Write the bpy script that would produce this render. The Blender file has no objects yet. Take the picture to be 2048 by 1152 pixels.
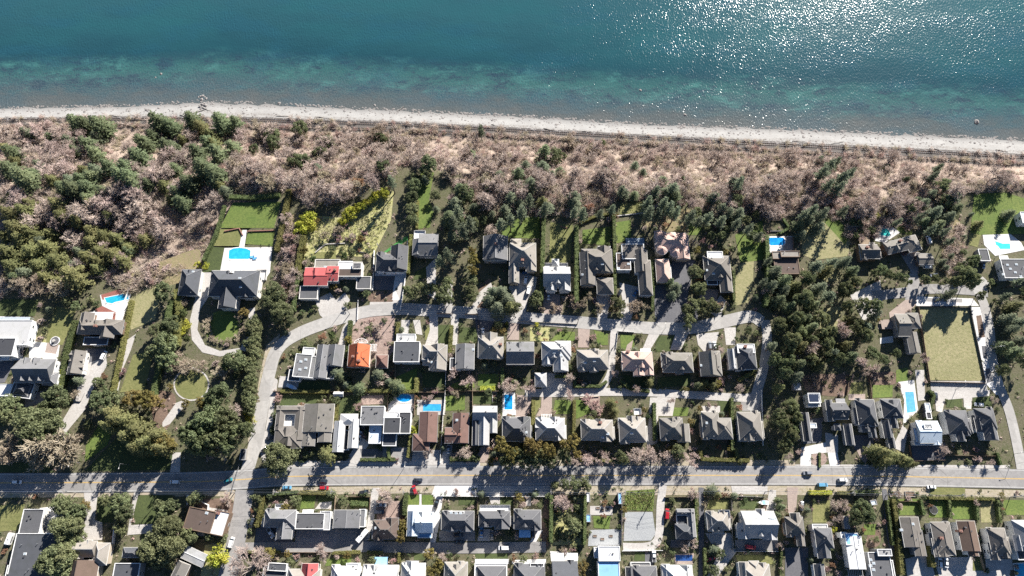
import bpy, bmesh, math, random
import numpy as np
from mathutils import Vector, Matrix, noise
R = math.radians
sc = bpy.context.scene
COL = sc.collection
rnd = random.Random(7)

# ------------------------------------------------------------------ camera model: pixel of the 2048x1152 photograph -> place
CAM_H, TILT, FPX = 360.0, R(19.5), 2048 * 24 / 36.0
ST, CT = math.sin(TILT), math.cos(TILT)

def ray(px, py):
    a, b = (px - 1024) / FPX, (576 - py) / FPX
    return (a, ST + b * CT, -CT + b * ST)

def atz(px, py, z=0.0):
    d = ray(px, py); t = (z - CAM_H) / d[2]
    return (d[0] * t, d[1] * t)

def scale_at(px, py, z=0.0):
    x0, y0 = atz(px - 1, py - 1, z); x1, y1 = atz(px + 1, py + 1, z)
    return abs(x1 - x0) / 2, abs(y1 - y0) / 2

RAIL_Z, SEA_Z = -28.0, -30.0
def line(pts, z):
    w = [atz(x, y, z) for x, y in pts]
    xs = [p[0] for p in w]; ys = [p[1] for p in w]
    return np.array(xs), np.array(ys)
RAILP = [(-260, 250), (0, 247), (300, 244), (512, 246), (800, 255), (1000, 265), (1230, 278), (1480, 291), (1700, 302), (1860, 310), (2048, 320), (2300, 334)]
RAIL = line(RAILP, RAIL_Z)
SHORE = line([(-260, 218), (0, 217), (130, 215), (270, 213), (400, 205), (512, 209), (800, 222), (1024, 233), (1300, 250), (1536, 258), (1800, 270), (2048, 281), (2300, 294)], SEA_Z)
EDGE = line([(-260, 400), (0, 395), (300, 400), (430, 375), (580, 372), (690, 400), (800, 335), (900, 350), (1000, 385), (1200, 385), (1500, 395), (1640, 385), (1780, 420), (1900, 375), (2048, 365), (2300, 360)], 0)
def lin(tab, x): return float(np.interp(x, tab[0], tab[1]))
def smooth(t): t = min(1, max(0, t)); return t * t * (3 - 2 * t)
RAV = [atz(-60, 480), atz(120, 470), atz(260, 470), atz(350, 470), atz(420, 420)]

def T(x, y):
    ye, yr = lin(EDGE, x), lin(RAIL, x)
    if y <= ye - 2: z = 0.0
    elif y < yr - 5:
        t = (y - ye + 2) / (yr - 5 - ye + 2)
        z = RAIL_Z * smooth(t)
        z += 1.3 * math.sin(x * .11 + y * .06) * math.sin(x * .037) * math.sin(math.pi * t) 
    elif y < yr + 4.5: z = RAIL_Z
    else:
        ys = lin(SHORE, x)
        z = RAIL_Z + (SEA_Z - RAIL_Z) * (y - yr - 4.5) / max(4, ys - yr - 4.5)
        z += min(1, (y - yr - 4.5) / 6) * (.13 * math.sin(x * .23 + 1) * math.sin(x * .071) + .10 * math.sin(x * .47 + y * .2) + .07 * math.sin(x * .9))
        z = max(z, -42)
    if x < -150 and y < ye + 30:                         # the wooded gully at the left
        m = 0
        for (rx, ry) in RAV:
            m = max(m, math.exp(-((x - rx) ** 2 / 900 + (y - ry) ** 2 / 420)))
        z -= 7 * max(0, m - .12)
    return z

def ground(px, py, dz=0.0):
    d = ray(px, py); t0 = (20 - CAM_H) / d[2]; t1 = (-45 - CAM_H) / d[2]
    for i in range(40):
        t = (t0 + t1) / 2
        x, y, z = d[0] * t, d[1] * t, CAM_H + d[2] * t
        if z > T(x, y) + dz: t0 = t
        else: t1 = t
    return x, y, T(x, y)

# ------------------------------------------------------------------ mesh helpers
def link(o, parent=None):
    COL.objects.link(o)
    if parent is not None: o.parent = parent
    return o

def mesh(name, verts, faces, mats, parent=None, loc=None, smooth_=False, midx=None):
    me = bpy.data.meshes.new(name)
    me.from_pydata([tuple(v) for v in verts], [], faces)
    for m in (mats if isinstance(mats, (list, tuple)) else [mats]): me.materials.append(m)
    if midx is not None: me.polygons.foreach_set('material_index', midx)
    if smooth_: me.polygons.foreach_set('use_smooth', [True] * len(me.polygons))
    me.update()
    o = bpy.data.objects.new(name, me)
    if loc is not None: o.location = loc
    return link(o, parent)

def np_mesh(name, V, F, mats, midx=None):
    """V (n,3) float array, F (m,k) int array -> mesh datablock (fast)."""
    me = bpy.data.meshes.new(name)
    n, m, k = len(V), len(F), F.shape[1]
    me.vertices.add(n); me.vertices.foreach_set('co', np.asarray(V, np.float32).ravel())
    me.loops.add(m * k); me.loops.foreach_set('vertex_index', np.asarray(F, np.int32).ravel())
    me.polygons.add(m); me.polygons.foreach_set('loop_start', np.arange(0, m * k, k, dtype=np.int32))
    try: me.polygons.foreach_set('loop_total', np.full(m, k, np.int32))
    except Exception: pass
    for mm in (mats if isinstance(mats, (list, tuple)) else [mats]): me.materials.append(mm)
    if midx is not None: me.polygons.foreach_set('material_index', np.asarray(midx, np.int32))
    me.update(calc_edges=True); me.validate()
    return me

class MB:
    def __init__(s): s.v, s.f, s.m = [], [], []
    def add(s, vs, fs, mi=0):
        b = len(s.v); s.v += [tuple(v) for v in vs]; s.f += [tuple(i + b for i in f) for f in fs]; s.m += [mi] * len(fs); return s
    def box(s, x0, y0, z0, x1, y1, z1, mi=0, rot=0, c=None):
        vs = [(x0, y0, z0), (x1, y0, z0), (x1, y1, z0), (x0, y1, z0), (x0, y0, z1), (x1, y0, z1), (x1, y1, z1), (x0, y1, z1)]
        if rot:
            cx, cy = c or ((x0 + x1) / 2, (y0 + y1) / 2); ca, sa = math.cos(rot), math.sin(rot)
            vs = [(cx + (x - cx) * ca - (y - cy) * sa, cy + (x - cx) * sa + (y - cy) * ca, z) for x, y, z in vs]
        return s.add(vs, [(0, 3, 2, 1), (4, 5, 6, 7), (0, 1, 5, 4), (1, 2, 6, 5), (2, 3, 7, 6), (3, 0, 4, 7)], mi)
    def cyl(s, x, y, z0, z1, r0, r1=None, n=8, mi=0):
        r1 = r0 if r1 is None else r1
        vs = [(x + r0 * math.cos(2 * math.pi * i / n), y + r0 * math.sin(2 * math.pi * i / n), z0) for i in range(n)]
        vs += [(x + r1 * math.cos(2 * math.pi * i / n), y + r1 * math.sin(2 * math.pi * i / n), z1) for i in range(n)]
        fs = [(i, (i + 1) % n, n + (i + 1) % n, n + i) for i in range(n)] + [tuple(range(n - 1, -1, -1)), tuple(range(n, 2 * n))]
        return s.add(vs, fs, mi)
    def tube(s, a, b, r0, r1, n=4, mi=0):
        a, b = Vector(a), Vector(b); d = (b - a)
        if d.length < 1e-6: return s
        d.normalize(); u = d.orthogonal().normalized(); w = d.cross(u)
        vs = []
        for p, r in ((a, r0), (b, r1)):
            for i in range(n):
                t = 2 * math.pi * i / n; vs.append(p + u * (r * math.cos(t)) + w * (r * math.sin(t)))
        return s.add(vs, [(i, (i + 1) % n, n + (i + 1) % n, n + i) for i in range(n)] + [tuple(range(n - 1, -1, -1)), tuple(range(n, 2 * n))], mi)
    def prism(s, poly, z0, z1, mi=0):
        n = len(poly)
        vs = [(x, y, z0) for x, y in poly] + [(x, y, z1) for x, y in poly]
        return s.add(vs, [(i, (i + 1) % n, n + (i + 1) % n, n + i) for i in range(n)] + [tuple(range(n - 1, -1, -1)), tuple(range(n, 2 * n))], mi)
    def build(s, name, mats, parent=None, loc=None, smooth_=False):
        return mesh(name, s.v, s.f, mats, parent, loc, smooth_, s.m)

def tag(o, label=None, cat=None, group=None, kind=None):
    if label: o['label'] = label
    if cat: o['category'] = cat
    if group: o['group'] = group
    if kind: o['kind'] = kind
    return o
def empty(name, loc, rz=0.0):
    o = bpy.data.objects.new(name, None); o.location = loc; o.rotation_euler.z = rz; o.empty_display_size = .5
    return link(o)
def copy_tree(o, parent=None):
    c = o.copy(); COL.objects.link(c)
    if parent is not None: c.parent = parent
    for ch in list(o.children): copy_tree(ch, c)
    return c

# ------------------------------------------------------------------ materials
def new_mat(name):
    m = bpy.data.materials.new(name); m.use_nodes = True
    nt = m.node_tree; b = nt.nodes['Principled BSDF']
    return m, nt, b
def rgba(c): return (c[0], c[1], c[2], 1) if len(c) == 3 else c
def N(nt, t, **kw):
    n = nt.nodes.new(t)
    for k, v in kw.items():
        if k in n.inputs: n.inputs[k].default_value = v
        else: setattr(n, k, v)
    return n
def mix(nt, fac, a, b, blend='MIX'):
    n = nt.nodes.new('ShaderNodeMix'); n.data_type = 'RGBA'; n.blend_type = blend
    def put(i, v):
        if hasattr(v, 'is_linked') or hasattr(v, 'links'): nt.links.new(v, n.inputs[i])
        else: n.inputs[i].default_value = v if not isinstance(v, (tuple, list)) else rgba(v)
    put(0, fac); put(6, a); put(7, b)
    return n.outputs[2]
def ramp(nt, src, stops):
    n = nt.nodes.new('ShaderNodeValToRGB'); nt.links.new(src, n.inputs[0])
    e = n.color_ramp.elements
    while len(e) < len(stops): e.new(.5)
    for i, (p, c) in enumerate(stops):
        e[i].position = p; e[i].color = rgba(c) if isinstance(c, (tuple, list)) else (c, c, c, 1)
    return n.outputs[0]
def pos(nt): return nt.nodes.new('ShaderNodeNewGeometry').outputs['Position']
def nz(nt, scale, detail=4, rough=.6, vec=None, dist=0):
    n = N(nt, 'ShaderNodeTexNoise'); n.inputs['Scale'].default_value = scale; n.inputs['Detail'].default_value = detail
    n.inputs['Roughness'].default_value = rough; n.inputs['Distortion'].default_value = dist
    nt.links.new(vec if vec is not None else pos(nt), n.inputs['Vector']); return n.outputs[0]
def math_(nt, op, a, b=None):
    n = nt.nodes.new('ShaderNodeMath'); n.operation = op
    for i, v in enumerate((a, b)):
        if v is None: continue
        if hasattr(v, 'links'): nt.links.new(v, n.inputs[i])
        else: n.inputs[i].default_value = v
    return n.outputs[0]
def surf(name, cols, s1=.15, s2=1.2, rough=.9, bump=0, spec=.3, objvar=0.0, bs=None, metal=0):
    """patchy natural surface: three colours mixed by two noises in world space"""
    m, nt, b = new_mat(name)
    c1, c2, c3 = (cols + cols[-1:] * 3)[:3]
    f1 = ramp(nt, nz(nt, s1, 4), [(.35, 0.), (.65, 1.)]); f2 = ramp(nt, nz(nt, s2, 5, .7), [(.38, 0.), (.68, 1.)])
    c = mix(nt, f2, mix(nt, f1, c1, c2), c3)
    if objvar:
        oi = nt.nodes.new('ShaderNodeObjectInfo')
        v = nt.nodes.new('ShaderNodeMapRange'); nt.links.new(oi.outputs['Random'], v.inputs[0])
        v.inputs[3].default_value = 1 - objvar; v.inputs[4].default_value = 1 + objvar
        h = nt.nodes.new('ShaderNodeHueSaturation'); nt.links.new(v.outputs[0], h.inputs['Value']); nt.links.new(c, h.inputs['Color']); c = h.outputs[0]
    nt.links.new(c, b.inputs['Base Color'])
    b.inputs['Roughness'].default_value = rough; b.inputs['Specular IOR Level'].default_value = spec; b.inputs['Metallic'].default_value = metal
    if bump:
        bp = nt.nodes.new('ShaderNodeBump'); bp.inputs['Strength'].default_value = bump; bp.inputs['Distance'].default_value = .3
        nt.links.new(nz(nt, bs or s2 * 2, 4, .7), bp.inputs['Height']); nt.links.new(bp.outputs[0], b.inputs['Normal'])
    return m
def paved(name, cols, s1, crack=.55):
    m = surf(name, cols, s1, .5, .9, .05); nt = m.node_tree; b = nt.nodes['Principled BSDF']; src = b.inputs['Base Color'].links[0].from_socket
    v = N(nt, 'ShaderNodeTexVoronoi'); v.feature = 'DISTANCE_TO_EDGE'; v.inputs['Scale'].default_value = .075; nt.links.new(pos(nt), v.inputs['Vector'])
    e = ramp(nt, v.outputs['Distance'], [(0., crack), (.02, 0.)]); gate = ramp(nt, nz(nt, .05, 2), [(.48, 0.), (.56, 1.)])
    c = mix(nt, math_(nt, 'MULTIPLY', e, gate), src, tuple(x * .45 for x in cols[2]))
    v2 = N(nt, 'ShaderNodeTexVoronoi'); v2.distance = 'CHEBYCHEV'; v2.inputs['Scale'].default_value = .09; nt.links.new(pos(nt), v2.inputs['Vector'])
    sp = nt.nodes.new('ShaderNodeSeparateColor'); nt.links.new(v2.outputs['Color'], sp.inputs[0])
    c = mix(nt, ramp(nt, sp.outputs[0], [(.78, 0.), (.80, .45)]), c, tuple(x * .72 for x in cols[0]))
    nt.links.new(c, b.inputs['Base Color']); return m
def plain(name, c, rough=.5, spec=.5, metal=0):
    m, nt, b = new_mat(name)
    f = ramp(nt, nz(nt, .9, 4), [(.3, .86), (.7, 1.08)])
    nt.links.new(mix(nt, 1.0, c, f, 'MULTIPLY'), b.inputs['Base Color'])
    b.inputs['Roughness'].default_value = rough; b.inputs['Specular IOR Level'].default_value = spec; b.inputs['Metallic'].default_value = metal
    return m
def leaf(name, c1, c2, c3, var=.25, scale=.55):
    """foliage: clump to clump and tree to tree differences of leaf colour"""
    m, nt, b = new_mat(name)
    oi = nt.nodes.new('ShaderNodeObjectInfo')
    f1 = ramp(nt, nz(nt, scale, 3), [(.36, 0.), (.64, 1.)])
    c = mix(nt, f1, c1, c2)
    f2 = ramp(nt, nz(nt, scale * 6, 2), [(.45, 0.), (.7, .8)])
    c = mix(nt, f2, c, c3)
    v = nt.nodes.new('ShaderNodeMapRange'); nt.links.new(oi.outputs['Random'], v.inputs[0])
    v.inputs[3].default_value = 1 - var; v.inputs[4].default_value = 1 + var
    hu = nt.nodes.new('ShaderNodeMapRange'); 
    w = math_(nt, 'FRACT', math_(nt, 'MULTIPLY', oi.outputs['Random'], 7.31)); nt.links.new(w, hu.inputs[0])
    hu.inputs[3].default_value = .485; hu.inputs[4].default_value = .515
    h = nt.nodes.new('ShaderNodeHueSaturation'); nt.links.new(v.outputs[0], h.inputs['Value']); nt.links.new(hu.outputs[0], h.inputs['Hue']); nt.links.new(c, h.inputs['Color'])
    nt.links.new(h.outputs[0], b.inputs['Base Color']); b.inputs['Roughness'].default_value = .75; b.inputs['Specular IOR Level'].default_value = .2
    tr = nt.nodes.new('ShaderNodeBsdfTranslucent'); nt.links.new(h.outputs[0], tr.inputs['Color']); ms = nt.nodes.new('ShaderNodeMixShader'); ms.inputs[0].default_value = .36
    nt.links.new(b.outputs[0], ms.inputs[1]); nt.links.new(tr.outputs[0], ms.inputs[2]); nt.links.new(ms.outputs[0], nt.nodes['Material Output'].inputs['Surface'])
    return m

M = {}
M['asphalt'] = paved('asphalt', [(.25, .24, .235), (.30, .29, .28), (.21, .202, .198)], .06)
M['street'] = paved('pale_asphalt', [(.36, .345, .33), (.41, .395, .375), (.30, .29, .275)], .07, .4)
M['concrete'] = surf('concrete', [(.40, .38, .36), (.47, .45, .43), (.33, .31, .29)], .12, 1.1, .85, .05)
M['white_concrete'] = surf('white_concrete', [(.54, .53, .52), (.62, .61, .60), (.45, .44, .43)], .15, 1.0, .8)
M['dark_paving'] = surf('dark_paving', [(.11, .11, .12), (.14, .14, .15), (.09, .09, .10)], .2, 1.5, .85)
M['pavers'] = surf('brown_pavers', [(.30, .24, .21), (.36, .29, .25), (.25, .20, .18)], .2, 1.5, .85)
M['red_tile'] = surf('red_tile', [(.26, .10, .08), (.30, .12, .09), (.20, .08, .07)], .3, 1.5, .7)
M['gravel'] = surf('gravel', [(.30, .31, .32), (.36, .37, .37), (.25, .26, .27)], .12, 2.0, .95, .3)
M['shoulder'] = surf('dry_verge', [(.30, .25, .19), (.24, .22, .13), (.40, .35, .29)], .15, .8, .95, .2)
M['lawn'] = surf('lawn', [(.10, .15, .033), (.155, .185, .05), (.07, .105, .028)], .09, .9, .95, .4)
M['lawn_olive'] = surf('olive_lawn', [(.15, .155, .06), (.21, .20, .085), (.11, .12, .042)], .08, .8, .95, .4)
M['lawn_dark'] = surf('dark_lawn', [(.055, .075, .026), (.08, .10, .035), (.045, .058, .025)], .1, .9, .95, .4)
M['lawn_dry'] = surf('dry_lawn', [(.25, .232, .125), (.31, .275, .16), (.18, .182, .082)], .07, .7, .95, .5)
M['garden'] = surf('rough_garden', [(.31, .32, .10), (.25, .24, .11), (.40, .37, .21)], .12, .7, .95, .5)
M['soil'] = surf('bare_soil', [(.15, .10, .075), (.20, .14, .11), (.11, .08, .06)], .2, 1.2, .95, .4)
M['rubble'] = surf('cleared_ground', [(.30, .22, .19), (.38, .29, .25), (.20, .15, .13)], .15, .9, .95, .6)
M['rough'] = surf('dead_grass', [(.27, .21, .13), (.22, .17, .115), (.19, .18, .08)], .1, .7, .95, .6)
M['yard'] = surf('yard', [(.13, .11, .065), (.09, .105, .035), (.19, .16, .115)], .12, .8, .95, .5)
M['white_line'] = plain('white_line_paint', (.7, .7, .68), .7)
M['yellow_line'] = plain('yellow_line_paint', (.62, .40, .10), .7)
M['white'] = plain('white_paint', (.70, .70, .69), .55)
M['offwhite'] = plain('offwhite_render', (.62, .60, .56), .7)
M['beige'] = plain('beige_render', (.42, .36, .29), .75)
M['greywall'] = plain('grey_siding', (.28, .28, .29), .7)
M['brownwall'] = plain('brown_siding', (.17, .115, .08), .75)
M['darkwall'] = plain('charcoal_siding', (.06, .06, .065), .7)
M['bluewall'] = plain('blue_siding', (.15, .2, .26), .7)
M['wood'] = surf('weathered_wood', [(.27, .20, .14), (.33, .26, .19), (.20, .15, .10)], .8, 3, .8)
M['greywood'] = surf('grey_wood', [(.30, .28, .26), (.36, .34, .31), (.22, .2, .18)], .8, 3, .85)
M['brick'] = plain('brick', (.24, .12, .09), .85)
M['glass'] = plain('dark_glass', (.03, .04, .05), .08, .6)
M['skyglass'] = plain('pale_glass', (.35, .40, .44), .15, .6)
M['metal'] = plain('galvanised_metal', (.45, .46, .47), .4, .5, .7)
M['black'] = plain('black_rubber', (.02, .02, .02), .7)
M['solar'] = plain('solar_panel', (.03, .04, .07), .2, .6)
M['bluetarp'] = plain('blue_sheet', (.10, .36, .68), .5)
M['awning'] = plain('pale_blue_sheet', (.28, .50, .74), .5)
M['redpaint'] = plain('red_paint', (.42, .04, .05), .4)

def shingle(name, c, rough=.85, streak=.35):
    m, nt, b = new_mat(name)
    f1 = ramp(nt, nz(nt, .35, 4), [(.3, 0.), (.7, 1.)]); f2 = ramp(nt, nz(nt, 4.0, 3, .8), [(.35, 0.), (.65, 1.)])
    dark = tuple(x * (1 - streak) for x in c); lite = tuple(min(.9, x * (1 + streak * .6)) for x in c)
    cc = mix(nt, f2, mix(nt, f1, c, dark), lite)
    cc = mix(nt, ramp(nt, nz(nt, .16, 5, .7, None, .6), [(.52, 0.), (.72, .5)]), cc, (c[0] * .55 + .012, c[1] * .58 + .014, c[2] * .5 + .008))
    oi = nt.nodes.new('ShaderNodeObjectInfo'); v = nt.nodes.new('ShaderNodeMapRange'); nt.links.new(oi.outputs['Random'], v.inputs[0])
    v.inputs[3].default_value = .93; v.inputs[4].default_value = 1.07
    h = nt.nodes.new('ShaderNodeHueSaturation'); nt.links.new(v.outputs[0], h.inputs['Value']); nt.links.new(cc, h.inputs['Color'])
    nt.links.new(h.outputs[0], b.inputs['Base Color']); b.inputs['Roughness'].default_value = rough; b.inputs['Specular IOR Level'].default_value = .25
    sx = nt.nodes.new('ShaderNodeSeparateXYZ'); nt.links.new(pos(nt), sx.inputs[0])           # courses of shingles
    w = math_(nt, 'FRACT', math_(nt, 'MULTIPLY', sx.outputs[2], 5.0))
    bp = nt.nodes.new('ShaderNodeBump'); bp.inputs['Strength'].default_value = .25; bp.inputs['Distance'].default_value = .05
    nt.links.new(w, bp.inputs['Height']); nt.links.new(bp.outputs[0], b.inputs['Normal'])
    return m
RC = {'slate': (.07, .074, .084), 'dark': (.055, .057, .065), 'grey': (.15, .15, .156), 'mid': (.095, .096, .103), 'light': (.30, .30, .305), 'pale': (.42, .42, .42),
      'white': (.62, .62, .62), 'brown': (.125, .088, .07), 'tan': (.235, .215, .192), 'taupe': (.145, .132, .120), 'cedar': (.165, .154, .14), 'red': (.36, .085, .085), 'redbrown': (.15, .092, .078),
      'orange': (.44, .12, .055), 'pink': (.42, .29, .25), 'bluewhite': (.50, .57, .64), 'blue': (.22, .42, .66), 'umber': (.10, .075, .065)}
for k, c in RC.items(): M['r_' + k] = shingle('roof_' + k, c, streak=.12 if k in ('white', 'bluewhite', 'blue', 'pale') else .32)
# ================================================================== the setting: land, beach, sea, roads
def hill_mat():
    m, nt, b = new_mat('bluff_ground')
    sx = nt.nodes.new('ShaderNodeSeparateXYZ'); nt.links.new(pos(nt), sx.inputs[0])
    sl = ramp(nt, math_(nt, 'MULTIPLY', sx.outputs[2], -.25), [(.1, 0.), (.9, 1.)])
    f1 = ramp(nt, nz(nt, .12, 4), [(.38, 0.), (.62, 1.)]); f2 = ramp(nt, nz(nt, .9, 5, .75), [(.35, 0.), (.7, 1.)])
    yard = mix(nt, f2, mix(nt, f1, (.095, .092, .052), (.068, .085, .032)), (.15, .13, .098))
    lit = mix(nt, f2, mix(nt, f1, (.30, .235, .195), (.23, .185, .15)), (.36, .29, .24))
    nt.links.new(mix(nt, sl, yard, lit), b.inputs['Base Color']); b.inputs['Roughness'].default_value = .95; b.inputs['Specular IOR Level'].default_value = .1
    bp = nt.nodes.new('ShaderNodeBump'); bp.inputs['Strength'].default_value = .6; bp.inputs['Distance'].default_value = .4
    nt.links.new(nz(nt, 1.5, 5, .7), bp.inputs['Height']); nt.links.new(bp.outputs[0], b.inputs['Normal'])
    return m
def beach_mat():
    m, nt, b = new_mat('pebble_beach')
    g = nt.nodes.new('ShaderNodeAttribute'); g.attribute_name = 'shore'                       # metres above the waterline
    base = mix(nt, ramp(nt, nz(nt, .14, 4), [(.35, 0.), (.65, 1.)]), (.30, .292, .28), (.235, .228, .22))
    v = N(nt, 'ShaderNodeTexVoronoi'); v.inputs['Scale'].default_value = 1.1; nt.links.new(pos(nt), v.inputs['Vector'])
    sp = ramp(nt, v.outputs['Distance'], [(.0, 0.), (.24, 0.), (.34, 1.)])
    pat = ramp(nt, nz(nt, .22, 3), [(.44, 1.), (.56, 0.)])
    spk = math_(nt, 'MAXIMUM', sp, pat)
    base = mix(nt, spk, (.22, .20, .185), base)
    base = mix(nt, ramp(nt, nz(nt, 2.6, 4, .8), [(.4, 0.), (.7, .55)]), base, (.38, .375, .362))
    wet = ramp(nt, math_(nt, 'MULTIPLY', g.outputs['Fac'], .1), [(.0, 0.), (.12, .35), (.42, 1.)])
    base = mix(nt, wet, (.17, .165, .16), base)
    wr = ramp(nt, math_(nt, 'ADD', math_(nt, 'MULTIPLY', g.outputs['Fac'], .05), math_(nt, 'MULTIPLY', nz(nt, .06, 3), .3)), [(.52, 0.), (.60, 1.), (.72, 0.), (.84, 0.), (.90, .9), (.99, .9)])
    base = mix(nt, math_(nt, 'MULTIPLY', wr, ramp(nt, nz(nt, .9, 5, .8), [(.46, 0.), (.58, .9)])), base, (.13, .11, .095))
    nt.links.new(base, b.inputs['Base Color']); b.inputs['Roughness'].default_value = .9
    bp = nt.nodes.new('ShaderNodeBump'); bp.inputs['Strength'].default_value = .5; bp.inputs['Distance'].default_value = .2
    nt.links.new(nz(nt, 3, 4, .7), bp.inputs['Height']); nt.links.new(bp.outputs[0], b.inputs['Normal'])
    return m
def water_mat():
    m, nt, b = new_mat('sea_water')
    g = nt.nodes.new('ShaderNodeAttribute'); g.attribute_name = 'shore'                       # metres out from the waterline
    p = pos(nt)
    mp = nt.nodes.new('ShaderNodeMapping'); mp.inputs['Scale'].default_value = (.55, 1.25, 1); nt.links.new(p, mp.inputs[0])
    big = nz(nt, .028, 5, .6, mp.outputs[0]); med = nz(nt, .085, 6, .72, mp.outputs[0], .2); fine = nz(nt, .55, 5, .75)
    dd = math_(nt, 'ADD', g.outputs['Fac'], math_(nt, 'MULTIPLY', math_(nt, 'SUBTRACT', med, .5), 34))
    dd = math_(nt, 'ADD', dd, math_(nt, 'MULTIPLY', math_(nt, 'SUBTRACT', fine, .5), 9))
    d1 = math_(nt, 'DIVIDE', dd, 130)
    deep = ramp(nt, d1, [(.0, (.082, .085, .085)), (.06, (.055, .068, .074)), (.13, (.026, .066, .082)), (.21, (.023, .090, .092)), (.31, (.013, .050, .068)), (.45, (.016, .060, .078)), (.62, (.020, .072, .090)), (.98, (.026, .082, .102))])
    # weed and reef patches over sand near the shore
    band = ramp(nt, math_(nt, 'DIVIDE', g.outputs['Fac'], 130), [(.06, 0.), (.13, 1.), (.27, 1.), (.36, 0.)])
    weed = ramp(nt, nz(nt, .11, 7, .82, mp.outputs[0], .1), [(.50, 0.), (.60, 1.)])
    c = mix(nt, math_(nt, 'MULTIPLY', math_(nt, 'MULTIPLY', band, weed), .9), deep, (.014, .036, .060))
    sand = ramp(nt, nz(nt, .07, 7, .82, mp.outputs[0], .15), [(.52, 0.), (.66, 1.)])
    c = mix(nt, math_(nt, 'MULTIPLY', math_(nt, 'MULTIPLY', band, sand), .75), c, (.05, .165, .155))
    tq = ramp(nt, big, [(.42, 0.), (.66, 1.)])
    far = ramp(nt, math_(nt, 'DIVIDE', g.outputs['Fac'], 130), [(.25, 0.), (.5, 1.)])
    c = mix(nt, math_(nt, 'MULTIPLY', math_(nt, 'MULTIPLY', tq, far), .6), c, (.018, .084, .098))
    dk = ramp(nt, nz(nt, .04, 4, .6, mp.outputs[0]), [(.5, 0.), (.64, 1.)])
    c = mix(nt, math_(nt, 'MULTIPLY', dk, .35), c, (.016, .07, .105))
    # pebbles showing through the shallows
    near = ramp(nt, math_(nt, 'DIVIDE', g.outputs['Fac'], 130), [(.0, .8), (.10, .7), (.22, .35), (.34, .0)])
    peb = ramp(nt, nz(nt, 1.3, 4, .8), [(.4, 0.), (.68, 1.)])
    c = mix(nt, math_(nt, 'MULTIPLY', near, peb), c, (.13, .15, .15))
    nt.links.new(c, b.inputs['Base Color'])
    b.inputs['Roughness'].default_value = .17; b.inputs['IOR'].default_value = 1.33; b.inputs['Specular IOR Level'].default_value = .2
    mw = nt.nodes.new('ShaderNodeMapping'); mw.inputs['Rotation'].default_value = (0, 0, R(-25)); mw.inputs['Scale'].default_value = (1, .6, 1); nt.links.new(p, mw.inputs[0])
    w1 = nz(nt, 1.0, 1.5, .5, mw.outputs[0]); w2 = nz(nt, .11, 2, .5, mw.outputs[0])
    calm = ramp(nt, nz(nt, .02, 3, .6, mp.outputs[0]), [(.35, .45), (.6, 1.)])
    h = math_(nt, 'ADD', math_(nt, 'MULTIPLY', math_(nt, 'MULTIPLY', w1, calm), WAVE), math_(nt, 'MULTIPLY', w2, .15))
    bp = nt.nodes.new('ShaderNodeBump'); bp.inputs['Strength'].default_value = 1.0; bp.inputs['Distance'].default_value = 1.0
    nt.links.new(h, bp.inputs['Height']); nt.links.new(bp.outputs[0], b.inputs['Normal'])
    return m
WAVE = .30

def bands():
    xs = sorted(set([-6000, -2500, -1200, -700, -520] + list(range(-440, 441, 5)) + [520, 700, 1200, 2500, 6000]))
    rows, key = [], []
    for x in xs:
        ye, yr, ys = lin(EDGE, x), lin(RAIL, x), lin(SHORE, x)
        c = [-6000, -2500, -1000, -400, -180] + [-150 + i * ((ye - 2 + 150) / 30) for i in range(31)]
        np_ = len(c)
        c += [ye - 2 + (yr - 5 - ye + 2) * i / 22 for i in range(1, 23)]; a = len(c) - 1
        c += [yr - 3, yr + 2, yr + 4.5]; b_ = len(c) - 1
        c += [yr + 4.5 + (ys + 1.5 - yr - 4.5) * i / 8 for i in range(1, 9)]; d = len(c) - 1
        c += [ys + 8, ys + 25, ys + 60]
        rows.append([(x, y) for y in c]); key = (a, b_, d, len(c) - 1)
    def strip(name, i0, i1, mat):
        n = i1 - i0 + 1; vs, fs, at = [], [], []
        for x_, r in zip(xs, rows):
            for (x, y) in r[i0:i1 + 1]:
                vs.append((x, y, T(max(-440, min(440, x)), y) if abs(x) > 440 else T(x, y))); at.append(lin(SHORE, x) - y)
        for i in range(len(rows) - 1):
            for j in range(n - 1):
                fs.append((i * n + j, (i + 1) * n + j, (i + 1) * n + j + 1, i * n + j + 1))
        o = mesh(name, vs, fs, mat, None, None, True)
        a = o.data.attributes.new('shore', 'FLOAT', 'POINT'); a.data.foreach_set('value', at)
        return tag(o, kind='structure')
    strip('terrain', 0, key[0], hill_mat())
    strip('railway_bed', key[0], key[1], surf('ballast', [(.075, .07, .068), (.11, .10, .095), (.16, .145, .13)], .12, 1.5, .95, .4))
    strip('beach', key[1], key[2], beach_mat())
    strip('seabed', key[2], key[3], M['soil'])
bands()

def sea():
    xs = [-6000, -2500, -1000] + list(range(-520, 521, 8)) + [1000, 2500, 6000]
    vs, fs, at = [], [], []
    offs = [-6, -3, 0, 2, 4, 7, 10, 14, 18, 23, 28, 34, 40, 50, 60, 80, 100, 130, 170, 260, 700, 2500, 8000]
    for x in xs:
        for o in offs: vs.append((x, lin(SHORE, x) + o, SEA_Z)); at.append(o)
    n = len(offs)
    for i in range(len(xs) - 1):
        for j in range(n - 1): fs.append((i * n + j, (i + 1) * n + j, (i + 1) * n + j + 1, i * n + j + 1))
    o = mesh('water', vs, fs, water_mat(), None, None, True)
    a = o.data.attributes.new('shore', 'FLOAT', 'POINT'); a.data.foreach_set('value', at)
    tag(o, kind='structure')
sea()

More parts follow.
